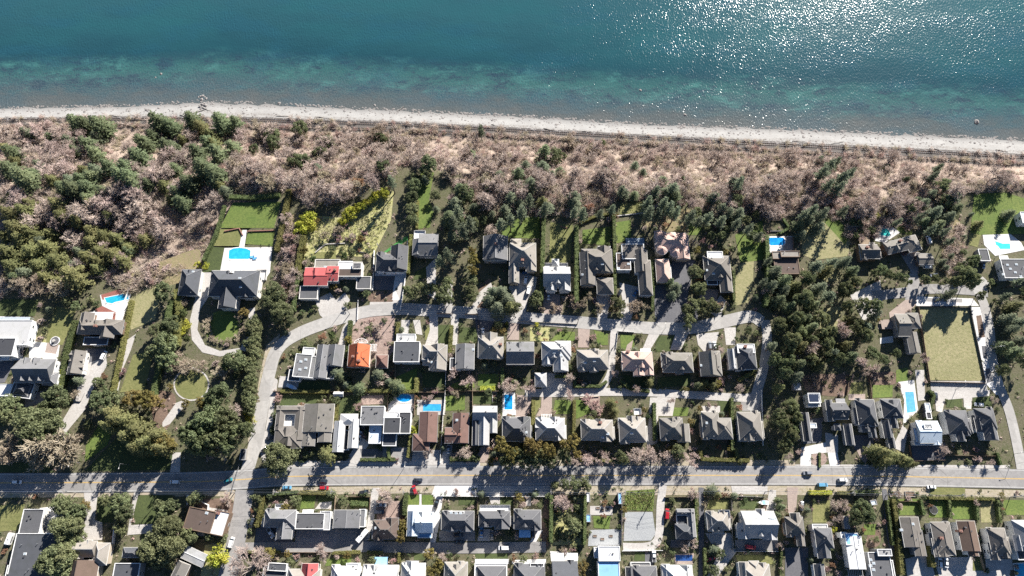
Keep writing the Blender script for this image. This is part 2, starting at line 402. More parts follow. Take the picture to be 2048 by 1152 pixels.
def smooth_line(pts, n=8):
    p = [np.array(q, float) for q in pts]; p = [2 * p[0] - p[1]] + p + [2 * p[-1] - p[-2]]; out = []
    for i in range(1, len(p) - 2):
        for k in range(n):
            t = k / n
            out.append(.5 * (2 * p[i] + (p[i + 1] - p[i - 1]) * t + (2 * p[i - 1] - 5 * p[i] + 4 * p[i + 1] - p[i + 2]) * t * t + (3 * p[i] - p[i - 1] - 3 * p[i + 1] + p[i + 2]) * t ** 3))
    out.append(p[-2]); return out
def wline(pts, curve=True, z=0.0):
    q = smooth_line(pts) if curve else [np.array(p, float) for p in pts]
    return [np.array(atz(a, b, z)) for a, b in q]
def ribbon(name, wp, width, z, mat, drape=False, off=0.0, kind='structure'):
    vs, fs = [], []; z = z + .06
    for i, p in enumerate(wp):
        d = wp[min(i + 1, len(wp) - 1)] - wp[max(i - 1, 0)]; d = d / (np.linalg.norm(d) + 1e-9); nrm = np.array([-d[1], d[0]])
        w = width[i] if isinstance(width, list) else width
        for s in (-1, 1):
            q = p + nrm * (off + s * w / 2); vs.append((q[0], q[1], z))
        if i: fs.append((2 * i - 2, 2 * i - 1, 2 * i + 1, 2 * i))
    o = mesh(name, vs, [f[::-1] for f in fs], mat)
    return tag(o, kind=kind)
_zl = {}
def patch(name, pts, mat, level, curve=False, z0=0.0):
    """flat sheet on the ground from an outline; levels keep sheets a few mm to cm apart"""
    if curve: pts = smooth_line(list(pts) + [pts[0]], 5)[:-1]
    w = [atz(x, y, z0) for x, y in pts]
    _zl[level] = _zl.get(level, 0) + 1
    z = z0 + .03 * level + .0004 * (_zl[level] % 60)
    bm = bmesh.new(); f = bm.faces.new([bm.verts.new((x, y, z)) for x, y in w]); bm.normal_update()
    if f.normal.z < 0: f.normal_flip()
    bmesh.ops.triangulate(bm, faces=bm.faces[:])
    me = bpy.data.meshes.new(name); bm.to_mesh(me); bm.free(); me.materials.append(mat)
    return tag(link(bpy.data.objects.new(name, me)), kind='structure')
def slab(name, pts, mat, h, z0=0.0, curve=False):
    if curve: pts = smooth_line(list(pts) + [pts[0]], 5)[:-1]
    w = [atz(x, y, h) for x, y in pts]
    a = sum(w[i][0] * w[(i + 1) % len(w)][1] - w[(i + 1) % len(w)][0] * w[i][1] for i in range(len(w)))
    if a < 0: w = w[::-1]
    mb = MB(); mb.prism(w, z0, h); o = mb.build(name, mat)
    bm = bmesh.new(); bm.from_mesh(o.data); bmesh.ops.triangulate(bm, faces=[f for f in bm.faces if len(f.verts) > 4]); bm.to_mesh(o.data); bm.free()
    return tag(o, kind='structure')
def rect(x0, y0, x1, y1): return [(x0, y0), (x1, y0), (x1, y1), (x0, y1)]
def ell(cx, cy, rx, ry, n=20, a0=0, a1=360): return [(cx + rx * math.cos(R(a0 + (a1 - a0) * i / (n if a1 - a0 == 360 else n - 1))), cy + ry * math.sin(R(a0 + (a1 - a0) * i / (n if a1 - a0 == 360 else n - 1)))) for i in range(n)]

# ---- roads
MAIN = [(-300, 967), (-60, 966), (200, 965), (400, 963), (500, 958), (580, 953), (800, 951), (1200, 951), (1600, 951), (1850, 954), (2110, 959), (2400, 964)]
mw = wline(MAIN)
ribbon('road', mw, 9.6, .165, M['asphalt'])
for off in (-.16, .16): ribbon('road_marking', mw, .16, .19, M['yellow_line'], off=off)
ribbon('road_marking', mw, .13, .19, M['white_line'], off=4.2); ribbon('road_marking', mw, .13, .19, M['white_line'], off=-4.2)
SIDE = [(486, 975), (498, 930), (514, 875), (527, 800), (539, 745), (549, 710), (567, 686), (600, 666), (640, 650), (690, 634), (740, 622), (800, 618), (860, 621), (930, 625), (1000, 632), (1100, 640), (1200, 648), (1300, 656), (1380, 656), (1440, 645), (1500, 633), (1524, 644)]
sw = wline(SIDE)
ribbon('side_street', sw, 6.9, .13, M['street'])
def road(name, pts, wpx, mat, lvl, curve=True):
    s = scale_at(*pts[len(pts) // 2])[0]
    return ribbon(name, wline(pts, curve), wpx * s, lvl, mat)
road('lane', [(1530, 640), (1534, 680), (1527, 735), (1516, 775), (1503, 822)], 22, M['street'], .121)
road('lane', [(1228, 650), (1226, 690), (1222, 740), (1208, 770), (1188, 788)], 14, M['concrete'], .118)
road('lane', [(1050, 786), (1120, 786), (1200, 784), (1300, 785), (1400, 791), (1505, 797)], 17, M['concrete'], .112)
road('side_street', [(490, 980), (484, 1020), (476, 1064), (465, 1114), (450, 1175)], 33, M['asphalt'], .135)
road('lane', [(478, 1096), (560, 1095), (700, 1093), (900, 1096), (1092, 1094)], 19, M['asphalt'], .118)
road('side_street', [(2046, 955), (2034, 890), (2018, 822), (1996, 765), (1983, 710), (1979, 660), (1968, 610), (1955, 577), (1972, 560)], 25, M['street'], .14)
road('lane', [(1975, 585), (1930, 580), (1860, 578), (1800, 586), (1745, 592)], 26, M['asphalt'], .121)
road('lane', [(1768, 978), (1772, 1010), (1777, 1060), (1783, 1100)], 12, M['dark_paving'], .12)
road('lane', [(1402, 975), (1403, 1040), (1402, 1170)], 11, M['dark_paving'], .12)
road('lane', [(1326, 970), (1321, 1010), (1319, 1060), (1312, 1085), (1290, 1094), (1246, 1094)], 17, M['concrete'], .121)
# verges of the main road
patch('verge', [(560, 975), (800, 972), (1000, 972), (1180, 974), (1180, 988), (905, 990), (860, 986), (560, 990)], M['shoulder'], 1)
patch('pavement', [(870, 970), (955, 970), (955, 993), (862, 993)], M['white_concrete'], 2)
patch('pavement', [(955, 971), (1100, 971), (1100, 992), (955, 992)], M['gravel'], 2)
patch('verge', [(1180, 971), (1440, 970), (1780, 974), (2100, 982), (2100, 996), (1780, 990), (1440, 990), (1180, 990)], M['shoulder'], 1)
patch('verge', [(-60, 985), (300, 984), (460, 983), (466, 992), (-60, 996)], M['shoulder'], 1)
patch('pavement', [(560, 922), (700, 921), (960, 924), (960, 933), (560, 935)], M['concrete'], 2)
patch('pavement', [(1590, 929), (1700, 929), (1820, 930), (2020, 930), (2020, 937), (1590, 937)], M['concrete'], 2)
patch('verge', [(960, 920), (1590, 920), (1590, 934), (960, 934)], M['shoulder'], 1)
patch('pavement', ell(452, 992, 20, 20, 12, -100, 10) + [(466, 1060), (458, 1075)], M['shoulder'], 2)
patch('verge', [(556, 690), (537, 720), (524, 780), (515, 840), (500, 900), (496, 880), (508, 820), (520, 750), (533, 690), (560, 668)], M['shoulder'], 1)
patch('verge', [(556, 760), (549, 810), (545, 850), (535, 880), (528, 880), (540, 800), (548, 755)], M['concrete'], 2)

# ---- lawns and garden ground: (kind, outline)
LAWNS = [
 ('lawn', [(466, 405), (562, 404), (548, 456), (440, 456)]), ('lawn_olive', [(440, 458), (486, 460), (482, 492), (425, 492)]), ('lawn', [(496, 464), (550, 464), (545, 492), (490, 488)]),
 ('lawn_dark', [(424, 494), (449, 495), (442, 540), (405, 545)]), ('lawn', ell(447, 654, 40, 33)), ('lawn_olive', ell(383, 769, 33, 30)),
 ('garden', [(606, 430), (690, 436), (722, 412), (788, 380), (782, 440), (752, 500), (745, 515), (640, 508), (606, 520), (600, 480)]), ('lawn_olive', [(628, 505), (672, 503), (672, 518), (620, 516)]),
 ('lawn', [(842, 340), (868, 345), (858, 400), (868, 420), (860, 455), (835, 458), (836, 390)]), ('lawn_dark', [(830, 545), (856, 530), (856, 555), (828, 560)]),
 ('lawn_olive', [(1101, 445), (1146, 450), (1141, 520), (1130, 528), (1098, 524)]), ('lawn', [(1010, 440), (1080, 432), (1080, 478), (1000, 474)]),
 ('lawn', [(1165, 460), (1225, 452), (1218, 490), (1165, 488)]), ('lawn', [(1232, 445), (1262, 440), (1262, 478), (1230, 488)]), ('lawn_olive', [(1240, 408), (1290, 402), (1290, 424), (1240, 430)]),
 ('lawn', [(1375, 430), (1420, 440), (1395, 470), (1378, 470)]), ('lawn_dry', [(1480, 530), (1508, 515), (1506, 560), (1497, 605), (1470, 612), (1470, 560)]), ('lawn', [(1470, 470), (1525, 440), (1530, 520), (1480, 525)]),
 ('lawn_dry', [(1600, 450), (1660, 440), (1700, 480), (1696, 512), (1630, 520), (1605, 510)]), ('lawn', [(1640, 435), (1672, 430), (1700, 470), (1690, 490)]),
 ('lawn', [(1795, 440), (1830, 440), (1822, 470), (1795, 465)]), ('lawn', [(1948, 388), (2010, 385), (2060, 400), (2060, 468), (1940, 470)]), ('lawn_olive', [(1938, 465), (1962, 470), (1955, 495), (1938, 490)]),
 ('lawn_olive', [(112, 612), (152, 620), (140, 660), (125, 690), (92, 690), (96, 655)]), ('lawn_dark', [(-30, 596), (78, 600), (70, 632), (-30, 632)]),
 ('garden', [(45, 720), (70, 660), (95, 650), (92, 690), (60, 690), (40, 745)]), ('lawn_dry', [(268, 580), (330, 560), (310, 640), (262, 660), (250, 620)]), ('lawn_olive', [(266, 710), (308, 700), (290, 780), (240, 785)]),
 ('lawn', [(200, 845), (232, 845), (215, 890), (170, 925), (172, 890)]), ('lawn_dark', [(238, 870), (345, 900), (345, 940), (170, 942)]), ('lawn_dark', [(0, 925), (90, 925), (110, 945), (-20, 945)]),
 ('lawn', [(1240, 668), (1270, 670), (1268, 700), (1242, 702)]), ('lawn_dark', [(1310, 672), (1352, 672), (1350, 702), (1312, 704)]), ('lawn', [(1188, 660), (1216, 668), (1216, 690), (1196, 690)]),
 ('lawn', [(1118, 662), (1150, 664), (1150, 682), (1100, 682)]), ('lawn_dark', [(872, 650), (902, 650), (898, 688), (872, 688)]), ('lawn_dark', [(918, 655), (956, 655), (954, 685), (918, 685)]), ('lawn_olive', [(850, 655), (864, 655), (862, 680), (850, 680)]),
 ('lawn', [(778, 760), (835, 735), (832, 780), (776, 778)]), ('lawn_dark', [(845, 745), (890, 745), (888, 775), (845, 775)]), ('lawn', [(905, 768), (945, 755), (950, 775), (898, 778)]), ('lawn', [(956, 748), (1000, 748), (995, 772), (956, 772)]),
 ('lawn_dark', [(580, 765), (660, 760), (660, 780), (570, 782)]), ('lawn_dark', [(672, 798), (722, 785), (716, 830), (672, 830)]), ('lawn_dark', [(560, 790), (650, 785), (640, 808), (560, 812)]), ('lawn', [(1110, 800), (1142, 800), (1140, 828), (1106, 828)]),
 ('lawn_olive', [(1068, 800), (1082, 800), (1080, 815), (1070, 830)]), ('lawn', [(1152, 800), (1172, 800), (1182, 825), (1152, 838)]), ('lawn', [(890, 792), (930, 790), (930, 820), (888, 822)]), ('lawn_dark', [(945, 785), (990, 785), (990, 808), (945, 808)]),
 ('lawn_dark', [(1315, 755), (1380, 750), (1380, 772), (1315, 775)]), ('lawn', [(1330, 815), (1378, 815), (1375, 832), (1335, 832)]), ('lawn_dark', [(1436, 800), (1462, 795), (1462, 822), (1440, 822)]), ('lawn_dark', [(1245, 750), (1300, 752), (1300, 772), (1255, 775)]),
 ('lawn_dry', [(1836, 612), (1940, 616), (1971, 762), (1858, 760)]), ('lawn_olive', [(1702, 765), (1726, 765), (1726, 790), (1698, 788)]), ('lawn', [(1745, 770), (1785, 770), (1785, 794), (1745, 796)]), ('lawn', [(1792, 740), (1815, 735), (1815, 762), (1792, 765)]),
 ('lawn_dry', [(1640, 620), (1688, 610), (1660, 690), (1640, 690)]), ('lawn_dry', [(1640, 540), (1670, 535), (1680, 560), (1645, 565)]), ('lawn_dark', [(1892, 785), (1922, 785), (1924, 815), (1892, 815)]), ('lawn_dark', [(1948, 788), (1980, 788), (1985, 815), (1944, 815)]),
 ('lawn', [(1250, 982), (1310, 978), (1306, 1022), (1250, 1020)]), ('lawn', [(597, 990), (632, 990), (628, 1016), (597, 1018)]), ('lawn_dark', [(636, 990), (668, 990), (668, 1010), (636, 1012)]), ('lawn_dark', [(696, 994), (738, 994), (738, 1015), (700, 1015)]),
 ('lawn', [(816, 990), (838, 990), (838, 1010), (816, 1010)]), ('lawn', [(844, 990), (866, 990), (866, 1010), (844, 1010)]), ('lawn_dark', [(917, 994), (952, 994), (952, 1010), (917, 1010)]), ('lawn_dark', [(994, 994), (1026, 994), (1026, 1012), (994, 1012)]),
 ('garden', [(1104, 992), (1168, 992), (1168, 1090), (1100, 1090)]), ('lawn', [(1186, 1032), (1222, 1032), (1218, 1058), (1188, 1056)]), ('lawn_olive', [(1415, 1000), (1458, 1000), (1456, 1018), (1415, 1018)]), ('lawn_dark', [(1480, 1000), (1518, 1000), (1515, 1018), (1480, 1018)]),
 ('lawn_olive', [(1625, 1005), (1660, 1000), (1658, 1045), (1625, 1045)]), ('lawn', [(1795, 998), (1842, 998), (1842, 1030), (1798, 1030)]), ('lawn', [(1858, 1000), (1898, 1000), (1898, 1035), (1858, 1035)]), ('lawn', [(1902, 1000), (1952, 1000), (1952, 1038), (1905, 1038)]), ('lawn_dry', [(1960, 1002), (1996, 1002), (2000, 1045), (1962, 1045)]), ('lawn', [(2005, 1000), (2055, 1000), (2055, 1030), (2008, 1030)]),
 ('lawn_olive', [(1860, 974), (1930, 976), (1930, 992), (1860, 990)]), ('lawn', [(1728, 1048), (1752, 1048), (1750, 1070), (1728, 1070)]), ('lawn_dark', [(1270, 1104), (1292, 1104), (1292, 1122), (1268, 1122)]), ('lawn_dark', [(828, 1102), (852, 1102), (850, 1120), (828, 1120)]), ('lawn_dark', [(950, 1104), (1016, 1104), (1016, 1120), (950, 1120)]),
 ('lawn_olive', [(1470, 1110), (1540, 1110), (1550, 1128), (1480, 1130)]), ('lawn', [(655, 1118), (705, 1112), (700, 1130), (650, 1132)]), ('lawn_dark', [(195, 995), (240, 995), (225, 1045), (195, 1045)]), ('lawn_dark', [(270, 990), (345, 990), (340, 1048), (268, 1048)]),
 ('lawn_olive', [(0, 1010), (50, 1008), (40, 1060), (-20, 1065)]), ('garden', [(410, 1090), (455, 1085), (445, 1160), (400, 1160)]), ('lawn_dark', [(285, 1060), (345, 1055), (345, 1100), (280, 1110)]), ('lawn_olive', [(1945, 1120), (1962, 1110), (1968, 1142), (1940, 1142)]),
 ('rough', [(230, 560), (330, 520), (400, 500), (372, 560), (270, 580)]), ('rough', [(1880, 450), (1920, 445), (1925, 540), (1890, 550)]), ('rough', [(560, 460), (585, 430), (600, 440), (598, 600), (565, 600), (575, 520)]),
 ('rubble', [(706, 632), (790, 632), (786, 720), (740, 735), (702, 690)]), ('soil', [(1600, 750), (1700, 750), (1690, 790), (1620, 785)]), ('soil', [(738, 585), (786, 582), (784, 604), (740, 604)]),
 ('soil', [(1735, 745), (1790, 745), (1790, 768), (1740, 768)]), ('garden', [(1060, 655), (1100, 655), (1098, 682), (1060, 682)]), ('soil', [(1090, 992), (1104, 992), (1100, 1086), (1080, 1086)]), ('rough', [(1290, 424), (1380, 420), (1380, 460), (1300, 458)]),
 ('soil', [(375, 1000), (465, 1000), (462, 1045), (380, 1020)]), ('soil', [(300, 780), (350, 790), (340, 850), (310, 850)]), ('soil', [(960, 570), (980, 560), (985, 600), (950, 620)]),
 ('rubble', ell(1637, 918, 17, 14)), ('rubble', [(1166, 792), (1200, 792), (1198, 820), (1176, 815)]), ('soil', [(1736, 1066), (1760, 1060), (1758, 1090), (1732, 1094)]),
]
for kind, pts in LAWNS:
    org = len(pts) < 12 and kind in ('rough', 'soil')
    patch({'garden': 'garden_ground', 'soil': 'bare_ground', 'rubble': 'bare_ground', 'rough': 'rough_grass_ground'}.get(kind, 'lawn'), pts, M[kind], 2 if kind in ('rough', 'garden', 'rubble', 'soil') else 3, curve=org)

# ---- drives, terraces, pavings
DR = [
 ('concrete', [(398, 545), (424, 545), (420, 590), (400, 620), (395, 660), (410, 690), (440, 702), (480, 696), (498, 670), (500, 640), (490, 620), (510, 615), (510, 645), (506, 680), (490, 704), (440, 713), (405, 705), (384, 680), (380, 640), (390, 600)], 0),
 ('white_concrete', [(449, 496), (545, 494), (540, 545), (520, 575), (505, 575), (505, 545), (440, 545)], 0), ('white_concrete', [(485, 460), (494, 460), (489, 496), (478, 496)], 0),
 ('white_concrete', [(200, 590), (256, 578), (262, 590), (240, 655), (225, 655), (175, 628), (205, 615)], 0), ('red_tile', [(202, 590), (260, 572), (262, 584), (205, 600)], 0), ('red_tile', [(192, 618), (205, 612), (232, 625), (230, 640), (190, 625)], 0),
 ('dark_paving', [(172, 697), (212, 697), (214, 722), (200, 735), (165, 735)], 0), ('concrete', [(160, 750), (180, 725), (212, 715), (215, 730), (185, 780), (170, 820), (120, 880), (100, 905), (95, 890), (120, 850), (150, 800)], 0),
 ('white_concrete', [(60, 682), (90, 685), (120, 690), (110, 760), (105, 765), (85, 715), (58, 720)], 0), ('pavers', [(95, 685), (118, 690), (112, 708), (90, 705)], 0), ('pavers', [(50, 790), (95, 780), (90, 805), (50, 815)], 0),
 ('white_concrete', [(-30, 632), (55, 634), (45, 720), (-30, 725)], 0), ('dark_paving', [(-20, 725), (30, 722), (10, 765), (-30, 770)], 0),
 ('concrete', [(240, 690), (272, 668), (262, 700), (245, 740), (236, 785), (230, 780), (235, 730)], 0), ('concrete', [(352, 806), (372, 798), (378, 802), (340, 848), (325, 855), (325, 845)], 0), ('shoulder', [(300, 880), (310, 880), (290, 905), (283, 905)], 0), ('concrete', [(346, 905), (362, 905), (360, 945), (340, 945)], 0),
 ('concrete', [(630, 600), (660, 585), (672, 600), (690, 585), (700, 600), (690, 620), (650, 640), (640, 630)], 0), ('concrete', [(740, 604), (785, 604), (795, 575), (812, 560), (800, 622), (738, 626)], 0), ('dark_paving', [(746, 550), (788, 550), (790, 580), (746, 580)], 0),
 ('white_concrete', [(748, 545), (812, 530), (812, 560), (790, 578), (800, 600), (784, 600), (790, 552), (750, 552)], 0), ('concrete', [(852, 535), (872, 515), (872, 600), (856, 590)], 0), ('street', [(905, 560), (905, 610), (880, 625), (872, 625)], 0), ('concrete', [(958, 585), (982, 565), (985, 575), (945, 625), (934, 632)], 0),
 ('concrete', [(1017, 575), (1040, 545), (1075, 555), (1070, 580), (1055, 600), (1050, 635), (1035, 640), (1030, 600)], 0), ('pavers', [(1085, 582), (1120, 590), (1122, 632), (1088, 632)], 0), ('concrete', [(1192, 588), (1224, 590), (1212, 645), (1196, 645)], 0),
 ('concrete', [(1238, 565), (1280, 575), (1275, 590), (1262, 640), (1240, 640), (1245, 600)], 0), ('dark_paving', [(1308, 570), (1345, 570), (1320, 625), (1310, 640)], 0), ('dark_paving', [(1345, 520), (1390, 520), (1370, 620), (1320, 650), (1310, 650)], 0), ('pavers', [(1400, 575), (1438, 580), (1432, 605), (1398, 605)], 0), ('dark_paving', [(1340, 625), (1400, 600), (1395, 640), (1330, 650)], 0),
 ('white_concrete', [(1530, 473), (1588, 472), (1586, 505), (1540, 505)], 0), ('pavers', [(1568, 474), (1588, 474), (1586, 502), (1566, 500)], 0), ('white_concrete', [(1745, 455), (1775, 447), (1800, 465), (1770, 485), (1750, 482)], 0), ('white_concrete', [(1965, 470), (2020, 468), (2042, 485), (2050, 500), (1990, 512), (1968, 490)], 0),
 ('asphalt', [(1795, 500), (1840, 505), (1835, 550), (1850, 600), (1810, 600), (1820, 540)], 0), ('pavers', [(1840, 598), (1810, 600), (1778, 625), (1780, 640), (1800, 640), (1830, 612)], 0), ('pavers', [(1758, 640), (1790, 638), (1786, 660), (1756, 658)], 0), ('white_concrete', [(1760, 676), (1786, 672), (1786, 685), (1760, 688)], 0), ('concrete', [(1700, 590), (1760, 560), (1765, 600), (1750, 640), (1725, 640)], 0),
 ('white_concrete', [(1833, 593), (1945, 597), (1958, 612), (1832, 612)], 1), ('asphalt', [(1854, 596), (1924, 598), (1924, 605), (1852, 603)], 2), ('white_concrete', [(1941, 614), (1962, 614), (1990, 760), (2010, 788), (1992, 790), (1972, 768), (1968, 745)], 1), ('soil', [(1952, 632), (1962, 630), (1970, 674), (1958, 676)], 2), ('dark_paving', [(1963, 692), (1974, 692), (1978, 718), (1966, 716)], 2), ('dark_paving', [(1970, 738), (1982, 736), (1988, 762), (1974, 766)], 2),
 ('street', [(1860, 762), (1972, 762), (1975, 782), (1862, 782)], 0), ('concrete', [(1868, 782), (1980, 780), (1978, 792), (1890, 800), (1884, 825), (1872, 822)], 0), ('concrete', [(1926, 785), (1945, 785), (1942, 818), (1928, 818)], 0), ('white_concrete', [(1796, 764), (1828, 760), (1836, 820), (1806, 850), (1808, 800)], 0), ('concrete', [(1830, 740), (1848, 740), (1850, 800), (1836, 802)], 0), ('pavers', [(1697, 788), (1730, 788), (1730, 800), (1697, 800)], 0),
 ('concrete', [(700, 635), (720, 635), (700, 660), (690, 690), (676, 690), (686, 655)], 0), ('concrete', [(803, 640), (820, 640), (818, 668), (802, 668)], 0), ('concrete', [(826, 640), (840, 640), (845, 670), (832, 668)], 0), ('concrete', [(858, 632), (876, 632), (876, 690), (850, 690), (860, 660)], 0), ('concrete', [(902, 632), (918, 632), (914, 690), (902, 690)], 0), ('dark_paving', [(950, 640), (990, 640), (975, 668), (955, 672)], 0), ('pavers', [(1016, 640), (1038, 642), (1038, 680), (1014, 680)], 0), ('pavers', [(1156, 652), (1180, 652), (1178, 695), (1156, 695)], 0),
 ('pavers', [(1254, 690), (1266, 680), (1262, 705), (1250, 705)], 0), ('concrete', [(1300, 662), (1322, 664), (1300, 700), (1284, 700)], 0), ('concrete', [(1352, 664), (1378, 664), (1362, 700), (1340, 700)], 0), ('concrete', [(1392, 668), (1438, 664), (1428, 704), (1408, 704), (1396, 690)], 0), ('concrete', [(1448, 655), (1472, 655), (1470, 690), (1452, 690)], 0),
 ('concrete', [(560, 752), (600, 755), (596, 775), (556, 775)], 0), ('concrete', [(1094, 745), (1145, 752), (1145, 785), (1080, 785)], 0), ('pavers', [(1034, 790), (1064, 790), (1060, 820), (1052, 835), (1030, 835)], 0), ('pavers', [(1083, 792), (1104, 792), (1104, 832), (1072, 832), (1082, 815)], 0), ('white_concrete', [(1005, 784), (1030, 784), (1032, 830), (1005, 832)], 0), ('concrete', [(1300, 795), (1318, 795), (1314, 890), (1294, 890)], 0), ('concrete', [(1314, 792), (1352, 792), (1345, 832), (1316, 832)], 0), ('asphalt', [(1480, 790), (1525, 780), (1524, 822), (1484, 822)], 0), ('concrete', [(1402, 812), (1440, 812), (1440, 826), (1402, 826)], 0),
 ('concrete', [(790, 790), (828, 788), (826, 822), (770, 822)], 0), ('white_concrete', [(775, 810), (824, 808), (824, 828), (775, 828)], 1), ('concrete', [(834, 800), (892, 800), (890, 830), (834, 830)], 0), ('rubble', [(722, 792), (768, 790), (766, 808), (724, 810)], 0),
 ('concrete', [(530, 862), (572, 880), (565, 925), (525, 925), (520, 900)], 0), ('concrete', [(716, 870), (740, 885), (728, 905), (722, 930), (690, 925), (705, 900)], 0), ('asphalt', [(765, 895), (825, 895), (820, 925), (800, 925), (790, 915), (765, 915)], 0), ('concrete', [(826, 900), (880, 900), (880, 930), (822, 930)], 0), ('concrete', [(888, 890), (905, 890), (900, 930), (880, 930)], 0), ('pavers', [(960, 895), (980, 888), (976, 925), (950, 925)], 0), ('dark_paving', [(720, 898), (768, 898), (762, 918), (725, 922)], 0),
 ('white_concrete', [(1602, 895), (1650, 885), (1672, 890), (1680, 935), (1660, 935), (1655, 905), (1622, 908), (1622, 935), (1600, 932)], 0), ('concrete', [(1650, 865), (1676, 870), (1676, 905), (1652, 905)], 1), ('pavers', [(1712, 898), (1735, 892), (1742, 905), (1730, 928), (1722, 920)], 0), ('concrete', [(1785, 895), (1805, 850), (1815, 860), (1808, 905)], 0), ('dark_paving', [(1700, 870), (1750, 870), (1745, 895), (1710, 900)], 0), ('dark_paving', [(1822, 887), (1890, 885), (1890, 920), (1826, 922)], 0),
 ('concrete', [(744, 976), (760, 976), (748, 1040), (738, 1080), (730, 1080), (738, 1020)], 0), ('rubble', [(752, 1000), (800, 1002), (798, 1036), (754, 1046)], 0), ('white_concrete', [(870, 992), (886, 992), (880, 1040), (868, 1100), (858, 1100), (866, 1040)], 0), ('white_concrete', [(839, 988), (843, 988), (843, 1012), (839, 1012)], 1), ('white_concrete', [(814, 1010), (868, 1010), (868, 1024), (814, 1024)], 0), ('asphalt', [(878, 1062), (950, 1062), (950, 1082), (878, 1082)], 0), ('concrete', [(958, 1058), (980, 1058), (980, 1082), (955, 1082)], 0), ('white_concrete', [(1070, 1062), (1086, 1060), (1072, 1084), (1060, 1084)], 0), ('asphalt', [(592, 1060), (735, 1058), (735, 1084), (590, 1084)], 0), ('dark_paving', [(515, 1040), (585, 1062), (585, 1084), (510, 1084)], 0),
 ('gravel', [(1250, 1024), (1305, 1024), (1311, 1068), (1302, 1081), (1247, 1082)], 0), ('concrete', [(975, 985), (1000, 985), (1000, 1008), (982, 1008)], 0), ('concrete', [(1053, 990), (1062, 990), (1062, 1012), (1052, 1012)], 0), ('concrete', [(640, 1005), (664, 1003), (662, 1018), (630, 1018)], 0),
 ('concrete', [(1410, 1066), (1462, 1066), (1472, 1105), (1430, 1160), (1410, 1160), (1436, 1110)], 0), ('asphalt', [(1470, 1080), (1556, 1080), (1556, 1102), (1470, 1102)], 0), ('concrete', [(1538, 980), (1552, 980), (1552, 1020), (1532, 1022)], 0), ('pavers', [(1574, 975), (1596, 975), (1592, 1020), (1585, 1026), (1576, 1026)], 0), ('concrete', [(1462, 972), (1535, 972), (1535, 988), (1465, 988)], 1), ('dark_paving', [(1570, 1095), (1616, 1095), (1616, 1160), (1570, 1160)], 0), ('dark_paving', [(1342, 1080), (1392, 1078), (1390, 1095), (1340, 1095)], 0),
 ('concrete', [(1810, 1118), (1858, 1105), (1872, 1160), (1815, 1160)], 0), ('concrete', [(1866, 1114), (1945, 1114), (1945, 1160), (1880, 1160)], 0), ('concrete', [(1930, 1142), (2020, 1140), (2020, 1160), (1930, 1160)], 1), ('concrete', [(1970, 1118), (2024, 1118), (2026, 1140), (1972, 1140)], 0),
 ('white_concrete', [(80, 1016), (118, 1012), (130, 1040), (100, 1070), (78, 1068)], 0), ('concrete', [(168, 985), (196, 985), (190, 1040), (205, 1045), (205, 1080), (165, 1080), (172, 1030)], 0), ('concrete', [(268, 985), (278, 985), (262, 1050), (305, 1048), (305, 1066), (255, 1070)], 0), ('concrete', [(412, 1014), (455, 1020), (455, 1072), (418, 1072)], 1), ('pavers', [(1350, 1108), (1388, 1106), (1386, 1128), (1350, 1128)], 0), ('gravel', [(1178, 1060), (1245, 1058), (1240, 1090), (1176, 1092)], 0), ('concrete', [(1180, 1012), (1225, 1012), (1225, 1030), (1180, 1030)], 0), ('dark_paving', [(1290, 1104), (1308, 1104), (1306, 1130), (1290, 1130)], 0), ('white_concrete', [(950, 1118), (1018, 1118), (1018, 1128), (950, 1128)], 1), ('white_concrete', [(1024, 1120), (1092, 1118), (1092, 1128), (1024, 1128)], 1), ('white_concrete', [(1100, 1102), (1158, 1106), (1155, 1122), (1102, 1120)], 0), ('concrete', [(395, 1055), (420, 1058), (418, 1072), (395, 1072)], 1),
 ('dark_paving', [(1604, 840), (1646, 835), (1642, 885), (1606, 888)], 0), ('concrete', [(1420, 625), (1440, 590), (1452, 600), (1440, 640)], 0), ('white_concrete', [(385, 735), (388, 735), (388, 737), (385, 737)], 0),  # first patch: courtyard shade laid in as dark paving
]
for mk, pts, lv in DR: patch('driveway' if mk in ('concrete', 'asphalt', 'street', 'dark_paving', 'pavers') else 'paving', pts, M[mk], 4 if lv == 0 else 4 + lv * .6, curve=False)
def ring(name, cx, cy, rx, ry, w, mat, lv, h=None):
    po = ell(cx, cy, rx + w, ry + w, 40); pi_ = ell(cx, cy, rx, ry, 40); a = [atz(*p) for p in po]; b = [atz(*p) for p in pi_]; z = .03 * lv
    vs = [(x, y, z) for x, y in a] + [(x, y, z) for x, y in b]
    fs = [(i, 40 + i, 40 + (i + 1) % 40, (i + 1) % 40) for i in range(40)]
    return tag(mesh(name, vs, fs, mat), kind='structure')
ring('garden_path', 383, 769, 33, 30, 3, M['concrete'], 4.2)
